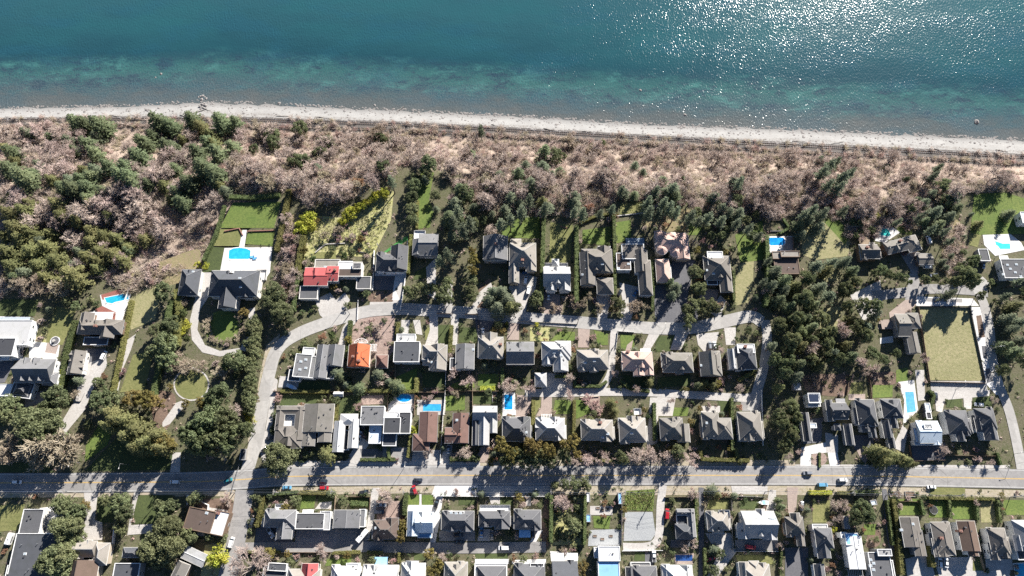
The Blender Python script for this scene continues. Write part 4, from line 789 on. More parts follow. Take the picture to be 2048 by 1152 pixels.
Hs('tan_hip_house', 'tan hipped house with a sunken dormer', 'tan hipped house with a white-framed inland dormer', 'house', [('H', 846, 690, 893, 722), ('Y', 860, 690, 892, 740, 5.5), ('X', 846, 712, 862, 730, 4.8)], 'beige', 'tan', 5.6, sky=[(864, 724)])
Hs('shadowed_gable_house', 'blue-grey gable house under tree shadow', 'blue-grey gabled house patched with tree shadow, flat box at its corner', 'house', [('Y', 912, 688, 948, 738), ('F', 900, 716, 921, 740, 4.2, 'dark')], 'offwhite', 'grey', 5.4, pitch=18, sky=[(946, 698)])
Hs('pyramid_house', 'tan-grey house with a pyramid roof', 'tan-grey house with a broad pyramid roof and seaward gable', 'house', [('H', 957, 674, 1006, 716), ('Y', 968, 666, 994, 700, 5.4)], 'beige', 'tan', 5.8, chim=[(1001, 689)])
Hs('skylit_gable_house', 'grey gable house with dark dormers', 'grey gabled house with dark seaward dormers and shaded inland slope', 'house', [('X', 1013, 684, 1068, 728), ('Y', 1016, 684, 1024, 706, 5.9), ('Y', 1038, 684, 1048, 708, 6.0), ('Y', 1054, 706, 1068, 722, 5.5)], 'greywall', 'grey', 5.6, pitch=26)
Hs('white_ridge_house', 'pale house with white ridges', 'pale grey house with white ridge lines and an inland cross gable', 'house', [('H', 1083, 684, 1140, 720), ('Y', 1106, 690, 1136, 742, 5.6), ('P', 1110, 682, 1142, 712, 5.9), ('Y', 1084, 706, 1106, 730, 5.2)], 'white', 'light', 5.6, sky=[(1108, 706), (1122, 712)])
Hs('lane_garage', 'pale garage at the lane head', 'small pale hipped garage at the head of the concrete lane', 'garage', [('H', 1070, 746, 1093, 773)], 'white', 'light', 3.8, vents=0)
Hs('cream_hip_house', 'cream-grey house at the lane corner', 'cream-grey hipped house with two inland gables beside the narrow lane', 'house', [('H', 1153, 700, 1218, 738), ('Y', 1156, 716, 1174, 742, 5.4), ('Y', 1178, 716, 1196, 743, 5.4), ('Y', 1180, 698, 1198, 718, 5.5)], 'beige', 'tan', 5.8, sky=[(1170, 726), (1188, 723)])
Hs('rose_house', 'rose-tinted house across the lane', 'rose-tinted hipped house with two inland gables across the lane', 'house', [('H', 1242, 703, 1307, 740), ('Y', 1266, 722, 1288, 751, 5.5), ('Y', 1288, 724, 1307, 750, 5.4), ('X', 1242, 718, 1262, 734, 5.0)], 'beige', 'pink', 5.8, pitch=28, chim=[(1256, 703)], extra=slabs([('canopy', 1280, 697, 1302, 706, 3.4, .2, 'white')]))
Hs('dark_brown_house', 'dark brown house with a rounded gable', 'dark brown many-ridged house mostly in shade', 'house', [('H', 1322, 706, 1388, 744), ('Y', 1322, 706, 1340, 734, 5.2), ('Y', 1336, 704, 1346, 724, 5.6), ('Y', 1350, 722, 1366, 748, 5.0)], 'brownwall', 'cedar', 5.4)
Hs('brown_gable_house', 'olive-brown house with the broad gable', 'olive-brown house with a broad inland gable beside a white parked car', 'house', [('Y', 1398, 704, 1442, 752), ('H', 1420, 702, 1443, 750, 5.6)], 'brownwall', 'cedar', 5.5, sky=[(1404, 730)])
Hs('white_crest_house', 'house with a white seaward slope', 'charcoal house with a seaward slope painted sunlit white at the lane end', 'house', [('H', 1470, 692, 1514, 738), ('Y', 1456, 698, 1474, 738, 5.0, 'light'), ('F', 1472, 688, 1512, 706, 6.8, 'white')], 'white', 'slate', 5.6, chim=[(1490, 694)])  # sunlit top painted in as a flat white roof
# ---- third row
Hs('atrium_house', 'brown-grey house with an atrium', 'brown-grey hipped house around a white-walled open atrium', 'house', [('H', 552, 852, 602, 896, 4.8), ('Y', 553, 812, 568, 860, 4.9), ('X', 556, 812, 608, 828, 5.0), ('Y', 590, 814, 609, 880, 5.1)], 'white', 'taupe', 5.0, pitch=18, extra=slabs([('terrace', 567, 828, 589, 852, 3.4, .2, 'offwhite')]))
Hs('mottled_house', 'mottled grey house with a forked front', 'mottled grey long-gabled house with a forked inland front', 'house', [('Y', 610, 808, 664, 864), ('Y', 606, 846, 630, 892, 5.0), ('Y', 638, 850, 662, 884, 5.1)], 'beige', 'cedar', 5.4, pitch=16, vents=10)
Hs('white_metal_house', 'white metal house around a dark court', 'white standing-seam house with long roofs around a dark inner court', 'house', [('Y', 668, 842, 688, 904), ('Y', 698, 838, 716, 896, 5.2), ('P', 682, 828, 714, 850, 5.4), ('F', 685, 860, 698, 900, 3.4, 'dark')], 'bluewall', 'pale', 5.2, pitch=24)
Hs('skylight_box_house', 'flat box house with dark skylights', 'flat grey box house scattered with square dark skylights', 'house', [('F', 723, 812, 767, 850), ('F', 739, 850, 762, 887, 3.6, 'bluewhite')], 'offwhite', 'grey', 5.6, vents=9)
Hs('charcoal_flat_house', 'flat charcoal house under the oval pool', 'flat charcoal stepped house with a white patio below the oval pool', 'house', [('F', 768, 835, 800, 867), ('F', 798, 824, 821, 867, 5.0, 'dark'), ('F', 766, 867, 792, 892, 3.6, 'slate'), ('F', 772, 824, 797, 838, 4.2, 'white')], 'white', 'dark', 5.8, vents=6)
Hs('long_brown_house', 'long brown house at the covered pool', 'long brown gabled house ending at a blue covered pool', 'house', [('Y', 839, 824, 874, 884), ('H', 826, 868, 858, 902, 4.4)], 'brownwall', 'redbrown', 4.8, pitch=20)
Hs('second_brown_house', 'brown house next to the long brown one', 'brown gabled house with an offset wing beside a white fence', 'house', [('Y', 906, 826, 937, 886), ('X', 890, 855, 914, 886, 4.4)], 'brownwall', 'redbrown', 4.8, pitch=20, sky=[(914, 840)], chim=[(920, 870)])
Hs('stepped_grey_house', 'pale grey house with stepped gables', 'pale grey house with a seaward gable and stepped dark courts', 'house', [('X', 946, 812, 994, 840), ('Y', 958, 820, 978, 890, 5.4), ('Y', 978, 834, 994, 866, 5.2), ('Y', 945, 830, 958, 890, 4.6, 'slate')], 'greywall', 'light', 5.6)
Hs('slate_hip_house', 'slate hipped house below the deep pool', 'slate hipped house below the deep-blue rectangular pool', 'house', [('H', 1005, 836, 1061, 882), ('Y', 1034, 834, 1060, 872, 5.8), ('P', 1008, 834, 1036, 858, 5.2)], 'offwhite', 'mid', 5.8, sky=[(1052, 865)], extra=slabs([('canopy', 1034, 833, 1056, 844, 3.4, .2, 'white')]))
Hs('white_lit_house', 'white-lit house by the curved drive', 'white-lit hipped house with a pergola at the curved drive', 'house', [('H', 1071, 836, 1130, 880), ('Y', 1100, 834, 1120, 862, 5.9), ('X', 1070, 846, 1092, 866, 5.0)], 'white', 'light', 5.8, extra=slabs([('pergola', 1082, 828, 1104, 837, 3.0, .2, 'white')]))
Hs('peach_garden_house', 'tan house below the red maple garden', 'tan hipped house with a seaward chimney below the pinkish shrub garden', 'house', [('H', 1161, 840, 1227, 880), ('Y', 1192, 838, 1210, 858, 6.2)], 'beige', 'tan', 5.8, chim=[(1200, 846)], sky=[(1215, 868), (1206, 874)])
Hs('cream_chimney_house', 'cream house beside the pale alley drive', 'cream stepped house with seaward dormers beside the long pale drive', 'house', [('H', 1237, 836, 1293, 884), ('Y', 1254, 832, 1272, 856, 6.2), ('F', 1236, 836, 1250, 856, 4.6, 'pale')], 'offwhite', 'tan', 5.8, sky=[(1262, 867)], extra=slabs([('balcony', 1267, 817, 1282, 829, 2.6, .2, 'white')]))
Hs('fan_roof_house', 'grey-brown house with a ragged front hedge', 'grey-brown many-gabled house with a shaded court and ragged shrubs', 'house', [('H', 1318, 836, 1368, 878), ('Y', 1336, 836, 1352, 862, 6.0), ('Y', 1354, 848, 1380, 884, 5.2)], 'beige', 'cedar', 5.7)
Hs('dome_roof_house', 'grey house with a domed bay', 'olive-grey house with a rounded domed bay and white railing', 'house', [('H', 1403, 824, 1440, 876), ('H', 1425, 836, 1466, 878, 5.6), ('P', 1434, 840, 1464, 868, 6.4)], 'beige', 'cedar', 5.8, sky=[(1414, 846)])
Hs('white_hip_line_house', 'grey house with white hip lines', 'grey hipped house with white hip lines and a white fence on its flank', 'house', [('H', 1474, 824, 1526, 880), ('Y', 1478, 846, 1512, 882, 5.7)], 'white', 'cedar', 5.8)
Hs('solar_house', 'white house with solar panels', 'white flat house carrying eight dark solar panels', 'house', [('F', 1614, 786, 1643, 806, 6.0), ('F', 1614, 806, 1643, 813, 4.4, 'pale'), ('Y', 1603, 825, 1622, 882, 4.2, 'mid'), ('F', 1618, 846, 1634, 856, 3.6, 'bluewhite')], 'white', 'white', 5.6, vents=0, solar=[(1620 + 5.2 * i, 792 + 6.5 * j) for i in range(4) for j in range(2)])
Hs('steep_gable_house', 'grey gabled house with a pale patio roof', 'grey gabled house with small pyramidal inland dormers', 'house', [('X', 1656, 806, 1698, 838), ('Y', 1652, 800, 1668, 842, 5.3), ('P', 1668, 848, 1682, 860, 4.8), ('Y', 1688, 848, 1708, 890, 4.2)], 'greywall', 'mid', 5.6, extra=slabs([('canopy', 1670, 797, 1692, 806, 3.6, .2, 'greywall')]))
Hs('twin_hip_house', 'grey twin-hipped house', 'grey house with two large hips and a small flat inland box', 'house', [('H', 1710, 799, 1756, 850), ('Y', 1722, 840, 1741, 864, 5.0), ('Y', 1742, 852, 1753, 875, 4.6)], 'white', 'mid', 5.8)
Hs('narrow_grey_house', 'narrow grey house with a long wing', 'narrow grey many-ridged house with a long inland wing by the blue pool', 'house', [('H', 1759, 798, 1808, 836), ('Y', 1780, 830, 1796, 856, 5.4), ('Y', 1764, 840, 1786, 876, 4.8), ('Y', 1776, 876, 1792, 896, 3.8)], 'white', 'mid', 5.7)
Hs('white_blue_house', 'white modern house with a bluish roof', 'white modern house with a bright ridge and bluish inland roof', 'house', [('X', 1830, 842, 1885, 886), ('F', 1846, 848, 1866, 858, 7.6, 'pale'), ('F', 1822, 880, 1886, 890, 3.6, 'bluewhite')], 'white', 'bluewhite', 5.8, pitch=18)
Hs('grey_corner_house', 'grey hipped house by two court lawns', 'grey hipped house with an inland nose, first of two by the court lawns', 'house', [('H', 1887, 821, 1943, 868), ('Y', 1908, 840, 1930, 882, 5.6), ('P', 1888, 822, 1916, 850, 5.4)], 'white', 'mid', 5.8)
Hs('last_corner_house', 'grey hipped house at the side-street corner', 'grey stepped hipped house at the corner of the pale side street', 'house', [('H', 1946, 817, 1996, 858), ('Y', 1962, 846, 1998, 880, 5.3), ('P', 1948, 836, 1972, 864, 5.4)], 'white', 'mid', 5.7)
Hs('green_pavilion', 'small green pavilion by the blue pool', 'small dark green pavilion with a glass lean-to by the blue pool', 'shed', [('F', 1851, 824, 1864, 838, 2.8), ('F', 1849, 806, 1862, 824, 2.6, 'bluewhite')], 'darkwall', 'dark', 2.8, vents=0, windows=False)
# ---- beyond the main road
Hs('grey_flat_annex', 'flat grey annex by the white round patio', 'flat grey annex beside the white round patio', 'house', [('F', 46, 1018, 80, 1070)], 'offwhite', 'mid', 4.4, vents=3)
Hs('big_dark_flat_house', 'big dark flat house at the lower left', 'big dark flat-roofed house with one glazed skylight at the lower left', 'house', [('F', 30, 1066, 105, 1170), ('F', 14, 1130, 60, 1190, 4.4, 'dark')], 'darkwall', 'slate', 5.0, sky=[(46, 1108)], vents=12)
Hs('tan_round_house', 'tan house with a curved wing', 'tan house with a curved pale wing beside a narrow white path', 'house', [('X', 152, 1082, 188, 1114), ('H', 190, 1086, 214, 1130, 4.8, 'tan'), ('Y', 140, 1120, 190, 1170, 5.0, 'brown')], 'beige', 'tan', 5.2)
Hs('shaded_slate_house', 'shaded slate house between big trees', 'dark slate house in shade between the big olive trees', 'house', [('H', 248, 1095, 276, 1115, 4.6), ('F', 230, 1126, 274, 1170, 5.0, 'slate')], 'greywall', 'slate', 4.8)
Hs('brown_corner_house', 'brown-topped house at the junction', 'brown flat-roofed house with a wide white terrace at the road junction', 'house', [('F', 375, 1018, 424, 1062), ('F', 424, 1022, 452, 1070, 4.3, 'white')], 'brownwall', 'umber', 5.0, rot=-11, sky=[(411, 1026)], chim=[(434, 1026)], rim='brownwall')
Hs('tilted_grey_shed', 'tilted grey shed by the lime tree', 'plain grey shed standing at an angle by the round lime tree', 'shed', [('X', 368, 1100, 410, 1126)], 'brownwall', 'light', 3.6, rot=-22, pitch=8, vents=0)
Hs('mossy_gable_house', 'mossy brown gable at the lower left', 'small mossy brown gabled house below the tilted grey shed', 'house', [('Y', 345, 1124, 368, 1180)], 'brownwall', 'cedar', 4.4, rot=-20)
Hs('corner_hip_house', 'pale hipped house at the back-lane corner', 'pale hipped house with dark inland slope at the back-lane corner', 'house', [('H', 532, 1020, 588, 1054), ('Y', 556, 1030, 584, 1078, 5.0), ('Y', 526, 1036, 548, 1052, 4.2)], 'offwhite', 'grey', 5.6, extra=slabs([('balcony', 552, 1008, 566, 1020, 3.0, .25, 'white')]))
Hs('vented_flat_house', 'flat grey house with four roof vents', 'flat grey house with four roof vents and a white side canopy', 'house', [('F', 594, 1026, 646, 1058), ('F', 640, 1022, 660, 1060, 4.6, 'light')], 'white', 'mid', 5.2, vents=5, extra=slabs([('canopy', 606, 1019, 626, 1027, 3.6, .2, 'white')]))
Hs('plain_gable_house', 'plain grey low-gabled house', 'plain pale grey low-gabled house between two side drives', 'house', [('Y', 669, 1020, 718, 1056), ('F', 718, 1018, 730, 1054, 4.8, 'grey')], 'offwhite', 'grey', 5.2, pitch=9)
Hs('brown_yard_house', 'brown hipped house with the sandy yard', 'brown hipped house below a sandy cluttered front yard', 'house', [('H', 747, 1040, 794, 1078), ('Y', 772, 1036, 796, 1066, 5.2)], 'brownwall', 'umber', 5.2, sky=[(752, 1056)])
Hs('bluewhite_house', 'blue-white house with twin front lawns', 'blue-white gabled house behind twin square lawns', 'house', [('Y', 815, 1022, 838, 1072), ('X', 832, 1024, 866, 1066, 5.6), ('Y', 838, 1024, 852, 1046, 6.4, 'pale'), ('F', 836, 1052, 864, 1076, 3.6, 'blue')], 'white', 'bluewhite', 5.4)
Hs('charcoal_hip_house', 'charcoal house with a seaward balcony', 'charcoal hipped house with three pale domes on its flat balcony', 'house', [('H', 884, 1022, 947, 1060), ('Y', 894, 1036, 914, 1062, 5.3), ('F', 896, 1022, 928, 1038, 6.4, 'mid')], 'greywall', 'mid', 5.6, sky=[(902, 1026), (912, 1027), (921, 1027)])
Hs('white_porch_house', 'grey house with a white seaward porch', 'grey hipped house with white edging and a white seaward porch', 'house', [('H', 958, 1022, 1020, 1052), ('Y', 958, 1032, 982, 1054, 5.3), ('Y', 990, 1030, 1018, 1058, 5.4)], 'white', 'mid', 5.6, extra=slabs([('terrace', 960, 1010, 1020, 1022, 3.1, .25, 'white')]))
Hs('awning_house', 'grey house with the pale blue awning', 'grey pyramid-roofed house with a pale blue awning at the back lane', 'house', [('H', 1028, 1020, 1082, 1058)], 'white', 'mid', 5.6, extra=slabs([('awning', 1038, 1060, 1061, 1075, 3.0, .12, 'awning')]))
Hs('courtyard_dark_house', 'dark house in an L by the red van', 'dark L-shaped house with a pale gable beside a red vehicle', 'house', [('Y', 1375, 1018, 1391, 1074), ('X', 1352, 1018, 1388, 1030, 5.4), ('F', 1352, 1030, 1378, 1050, 4.0, 'slate'), ('H', 1350, 1048, 1388, 1078, 4.8, 'slate')], 'darkwall', 'grey', 5.2)
Hs('tan_white_house', 'tan house with a white seaward deck', 'tan hipped house with a white-railed seaward deck beside a dark alley', 'house', [('H', 1412, 1024, 1460, 1060), ('P', 1424, 1052, 1448, 1066, 5.0), ('Y', 1412, 1022, 1430, 1050, 5.4)], 'offwhite', 'tan', 5.5, extra=slabs([('balcony', 1436, 1020, 1460, 1034, 5.9, .3, 'white')]))
Hs('broad_white_house', 'broad white-lit house with three skylights', 'broad house with a white-lit seaward slope and two inland gables', 'house', [('X', 1480, 1022, 1555, 1076), ('Y', 1474, 1046, 1500, 1078, 5.4), ('Y', 1522, 1050, 1555, 1080, 5.4), ('Y', 1512, 1018, 1532, 1046, 5.9)], 'white', 'light', 5.8, sky=[(1539, 1038), (1543, 1039), (1547, 1038)])
Hs('narrow_tan_house', 'narrow tan house with a seaward gable', 'narrow tan-grey house with a pointed seaward gable', 'house', [('H', 1569, 1034, 1610, 1070), ('Y', 1580, 1026, 1602, 1056, 5.8), ('Y', 1592, 1066, 1610, 1092, 4.6)], 'brownwall', 'taupe', 5.4)
Hs('white_side_house', 'grey house with a white side wall', 'grey many-gabled house with a long white side wall', 'house', [('H', 1628, 1056, 1668, 1096), ('F', 1622, 1048, 1658, 1062, 5.0, 'pale'), ('Y', 1632, 1084, 1662, 1116, 5.4), ('Y', 1628, 1128, 1652, 1170, 4.4)], 'white', 'mid', 5.9)
Hs('ice_blue_house', 'white and ice-blue modern house', 'white and ice-blue modern house with a slatted end', 'house', [('Y', 1692, 1072, 1730, 1138), ('F', 1688, 1066, 1720, 1090, 6.0, 'blue'), ('F', 1680, 1064, 1694, 1076, 5.2, 'white')], 'white', 'white', 5.6, pitch=12, extra=slabs([('pergola', 1692, 1138, 1730, 1152, 4.4, .2, 'greywall')]))
Hs('stepped_flat_house', 'stepped flat grey house', 'stepped flat grey modern house with pale parapets and square skylights', 'house', [('F', 1736, 1104, 1788, 1170), ('F', 1752, 1098, 1786, 1112, 6.6, 'light'), ('F', 1772, 1120, 1790, 1160, 4.4, 'light')], 'greywall', 'mid', 5.6, sky=[(1744, 1120), (1750, 1127), (1744, 1132), (1750, 1140)])
Hs('brown_long_house', 'long brown-grey house by the tall hedge', 'long brown-grey gabled house beside the tall hedge line', 'house', [('Y', 1800, 1034, 1846, 1094), ('Y', 1824, 1060, 1851, 1112, 5.2)], 'greywall', 'taupe', 5.3, pitch=16, sky=[(1826, 1048), (1806, 1060)])
Hs('grey_brown_house', 'grey-brown house with a chimney box', 'grey-brown house with a dark inland hip and two parked cars', 'house', [('H', 1862, 1044, 1910, 1110), ('Y', 1872, 1088, 1900, 1114, 5.0)], 'white', 'taupe', 5.4, pitch=20, chim=[(1881, 1076)])
Hs('umber_house', 'umber house with an offset ridge', 'umber-roofed house with an offset ridge beside a narrow white passage', 'house', [('Y', 1914, 1042, 1960, 1102), ('Y', 1930, 1066, 1956, 1112, 5.0)], 'white', 'brown', 5.3, pitch=22, chim=[(1922, 1062)])
Hs('tan_white_wall_house', 'tan-grey house with a white flank', 'tan-grey hipped house with a tall white flank', 'house', [('H', 1974, 1056, 2020, 1110), ('Y', 1976, 1086, 2000, 1120, 5.0), ('Y', 1996, 1090, 2020, 1116, 5.0)], 'white', 'taupe', 5.6)
Hs('corner_white_house', 'pale house at the lower right edge', 'pale house with a white-lit seaward side at the lower right edge', 'house', [('H', 2022, 1040, 2085, 1100), ('F', 2026, 1088, 2085, 1120, 4.4, 'mid')], 'white', 'light', 5.8)
# ---- bottom row, cut by the frame
Hs('slate_bottom_house', 'slate flat house beside the trampoline', 'slate stepped flat house beside the round trampoline', 'house', [('F', 526, 1132, 570, 1190), ('F', 538, 1126, 572, 1142, 5.8, 'slate')], 'greywall', 'slate', 5.0, rot=-3)
Hs('crimson_gable_house', 'tan house with a crimson gable', 'tan-roofed house with a crimson metal seaward gable', 'house', [('H', 578, 1138, 636, 1190), ('Y', 604, 1127, 634, 1164, 5.8, 'red')], 'offwhite', 'tan', 5.2)
Hs('pale_bottom_house', 'pale house with a white top terrace', 'pale hipped house with a white square seaward terrace', 'house', [('H', 664, 1132, 718, 1190), ('F', 693, 1126, 716, 1142, 5.4, 'white')], 'white', 'pale', 5.2)
Hs('blue_awning_bottom_house', 'pale house with the bright blue canopy', 'pale grey house with a bright blue canopy at the back lane', 'house', [('X', 728, 1130, 794, 1190), ('Y', 742, 1130, 756, 1150, 6.2)], 'white', 'light', 5.4, extra=slabs([('awning', 750, 1114, 774, 1129, 2.8, .12, 'awning')]))
Hs('white_bottom_house', 'white-lit house by the golden shrub', 'white-lit hipped house by the golden roadside shrub', 'house', [('H', 803, 1126, 849, 1190), ('Y', 812, 1122, 836, 1150, 5.6)], 'white', 'pale', 5.3)
Hs('beige_bottom_house', 'beige house between clipped shrubs', 'beige hipped house between clipped shrubs at the bottom edge', 'house', [('H', 889, 1124, 934, 1190)], 'beige', 'tan', 5.3)
Hs('white_framed_house', 'grey house framed in white', 'grey hipped house framed by a wide white parapet', 'house', [('F', 949, 1126, 1014, 1190, 4.6, 'white'), ('H', 954, 1132, 1012, 1190, 5.2)], 'white', 'mid', 5.2)
Hs('grey_bottom_house', 'grey hipped house with a railed terrace', 'grey hipped house with a dark railed seaward terrace', 'house', [('H', 1028, 1128, 1090, 1190), ('F', 1060, 1126, 1088, 1134, 5.9, 'dark')], 'white', 'mid', 5.3)
Hs('shade_bottom_house', 'shaded house with a torn white canopy', 'shaded dark house with a ragged white seaward canopy', 'house', [('X', 1104, 1122, 1156, 1190)], 'white', 'slate', 4.8, extra=slabs([('canopy', 1102, 1106, 1128, 1122, 3.4, .15, 'white'), ('canopy', 1134, 1106, 1156, 1121, 3.4, .15, 'white')]))
Hs('bright_blue_house', 'tall white house with a vivid blue lower roof', 'tall white block with a vivid blue lower roof', 'house', [('F', 1196, 1092, 1241, 1122, 7.0, 'white'), ('F', 1196, 1122, 1241, 1190, 6.4, 'blue'), ('F', 1188, 1094, 1198, 1116, 5, 'white')], 'white', 'white', 6.6, vents=2, extra=slabs([('pergola', 1198, 1088, 1240, 1094, 5.8, .2, 'greywall')]))
Hs('slate_hip_bottom_house', 'slate hipped house by the gravel lot', 'slate hipped house with a white car above it, near the gravel lot', 'house', [('H', 1262, 1132, 1316, 1190), ('Y', 1252, 1134, 1272, 1190, 5.0), ('F', 1260, 1124, 1302, 1134, 4.2, 'grey')], 'greywall', 'mid', 5.3)
Hs('white_black_house', 'white-lit house below the dark blue pool', 'white-lit hipped house below the dark blue covered pool', 'house', [('H', 1324, 1130, 1386, 1190), ('Y', 1360, 1130, 1386, 1160, 5.6)], 'white', 'pale', 5.3)
Hs('tan_white_bottom_house', 'tan-white house behind bare shrubs', 'tan-white many-ridged house behind bare shrubs at the bottom edge', 'house', [('H', 1478, 1128, 1545, 1190), ('Y', 1478, 1124, 1500, 1165, 5.6), ('H', 1498, 1122, 1520, 1150, 5.2)], 'white', 'tan', 5.4)
# ---- sheds, awnings
def hut(short, label, x0, y0, x1, y1, roof, e=2.6, kind='F', rot=0, name='garden_shed'):
    Hs(name, short, label, 'shed', [(kind, x0, y0, x1, y1)], 'greywood' if roof != 'white' else 'white', roof, e, rot=rot, vents=0, windows=False, trim=False, rim='greywall')
hut('pale garden shed between hedges', 'small pale gabled garden shed between two hedges', 668, 783, 686, 794, 'pale', 2.6, 'X')
hut('grey shed with a pale grid roof', 'grey shed with a pale gridded roof beside bare soil', 1586, 766, 1602, 780, 'pale', 2.8)
hut('narrow blue roof in the allotment', 'narrow bright blue-roofed shed in the allotment', 1236, 985, 1244, 1008, 'blue', 2.4)
hut('slim blue shed by the small lawn', 'slim blue-grey shed beside the small allotment lawn', 1172, 1028, 1182, 1044, 'blue', 2.4)
hut('white allotment hut', 'white flat hut near the allotment hedge', 1172, 985, 1180, 1004, 'white', 2.4)
hut('pale blue hut by the dark alley', 'pale blue flat hut near the dark alley', 1740, 1000, 1754, 1010, 'bluewhite', 2.4, rot=8)
hut('grey shed under the great dark tree', 'small grey flat shed under the great dark tree', 1686, 1032, 1699, 1058, 'light', 2.6)
hut('green bus shelter at the junction', 'dark green bus shelter with a pale roof strip at the junction', 481, 898, 491, 920, 'dark', 2.5, name='bus_shelter')
# ================================================================== vegetation
LF = {
 'F': leaf('fir_needles', (0.087, 0.118, 0.067), (0.149, 0.184, 0.094), (0.235, 0.255, 0.134)),
 'K': leaf('grey_green_needles', (0.097, 0.121, 0.082), (0.165, 0.193, 0.120), (0.250, 0.275, 0.173)),
 'Y': leaf('olive_needles', (0.122, 0.135, 0.056), (0.202, 0.199, 0.084), (0.268, 0.256, 0.117)),
 'B': leaf('evergreen_leaves', (0.112, 0.139, 0.071), (0.181, 0.209, 0.103), (0.277, 0.300, 0.160)),
 'O': leaf('olive_leaves', (0.146, 0.168, 0.081), (0.212, 0.232, 0.116), (0.291, 0.304, 0.170)),
 'G': leaf('golden_leaves', (0.209, 0.171, 0.055), (0.297, 0.237, 0.088), (0.165, 0.165, 0.061)),
 'L': leaf('lime_leaves', (.42, .43, .06), (.52, .52, .10), (.28, .31, .05)),
 'S': leaf('shrub_leaves', (0.079, 0.113, 0.052), (0.128, 0.163, 0.074), (0.194, 0.221, 0.115)),
 'H': leaf('hedge_leaves', (0.076, 0.108, 0.042), (0.122, 0.156, 0.062), (0.187, 0.212, 0.091)),
 'A': leaf('yellowish_hedge_leaves', (0.139, 0.144, 0.048), (0.202, 0.197, 0.069), (0.266, 0.243, 0.098)),
 'D': leaf('bare_twigs', (0.616, 0.500, 0.444), (0.715, 0.591, 0.530), (0.517, 0.419, 0.370), .18, .3),
 'T': leaf('tan_twigs', (0.525, 0.441, 0.336), (0.588, 0.504, 0.389), (0.420, 0.347, 0.252), .18, .3),
 'R': leaf('russet_twigs', (.46, .27, .17), (.38, .23, .16), (.52, .33, .21), .2, .4),
 'P': leaf('pinkish_twigs', (0.557, 0.375, 0.351), (0.484, 0.339, 0.315), (0.629, 0.460, 0.424), .2, .4),
}
BARK = surf('bark', [(.11, .085, .065), (.15, .12, .095), (.075, .06, .05)], .8, 4, .9)
BARKL = surf('pale_bark', [(.27, .23, .20), (.33, .28, .25), (.20, .17, .15)], .8, 4, .9)

def quads(C, Nn, size, rng, aspect=.6):
    """leaf sprays: one quad per centre C, facing Nn, random roll"""
    n = len(C); Nn = Nn / (np.linalg.norm(Nn, axis=1, keepdims=True) + 1e-9)
    a = rng.normal(size=(n, 3)); u = a - (a * Nn).sum(1, keepdims=True) * Nn; u /= np.linalg.norm(u, axis=1, keepdims=True) + 1e-9
    v = np.cross(Nn, u); s = (size if np.ndim(size) else np.full(n, size))[:, None] * .5
    V = np.stack([C - u * s - v * s * aspect * .4, C - u * s * .1 + v * s * aspect * -1, C + u * s, C - u * s * .1 + v * s * aspect], 1).reshape(-1, 3)
    return V, np.arange(n * 4).reshape(n, 4)
def crown_mesh(name, V, F, mat):
    return np_mesh(name, V, F, mat)
def conifer(seed, kind, h=16., r=4.2, lean=0):
    rng = np.random.default_rng(seed); C, Nr, S = [], [], []
    z = .14 * h
    while z < h * .985:
        f = (z - .12 * h) / (h * .88); rr = r * (1 - f) ** .52 * rng.uniform(.82, 1.12); rr *= min(1, .55 + 3 * f)
        nb = max(4, int(9 - 3 * f)); a0 = rng.uniform(0, 6.28)
        for k in range(nb):
            a = a0 + 6.283 * k / nb + rng.normal(0, .18); L = rr * rng.uniform(.6, 1.18); m = max(2, int(L / .5))
            if rng.random() < .10: continue
            for j in range(m):
                t = (j + .7) / m; d = L * t; sp = .28 + .25 * (1 - t) * L * .35
                for _ in range(2):
                    o = rng.normal(0, sp)
                    C.append((d * math.cos(a) - o * math.sin(a), d * math.sin(a) + o * math.cos(a), z - .28 * d * t + rng.normal(0, .12) + .1 * h * 0))
                    Nr.append((math.cos(a) * .45 + rng.normal(0, .35), math.sin(a) * .45 + rng.normal(0, .35), .85)); S.append(rng.uniform(.55, 1.05) * (.7 + .35 * (1 - f)))
        z += h * .043 * rng.uniform(.8, 1.2)
    V, F = quads(np.array(C), np.array(Nr), np.array(S), rng, .8)
    cm = crown_mesh('crown', V, F, LF[kind])
    mb = MB(); mb.tube((0, 0, -1), (0, 0, h * .5), .34, .22, 6); mb.tube((0, 0, h * .5), (0, 0, h * .97), .22, .05, 5)
    rr = random.Random(seed)
    for i in range(7): a = rr.uniform(0, 6.28); zz = h * rr.uniform(.1, .5); L = r * rr.uniform(.3, .6); mb.tube((0, 0, zz), (L * math.cos(a), L * math.sin(a), zz - .1 * L), .08, .03, 3)
    return cm, mb, h, r
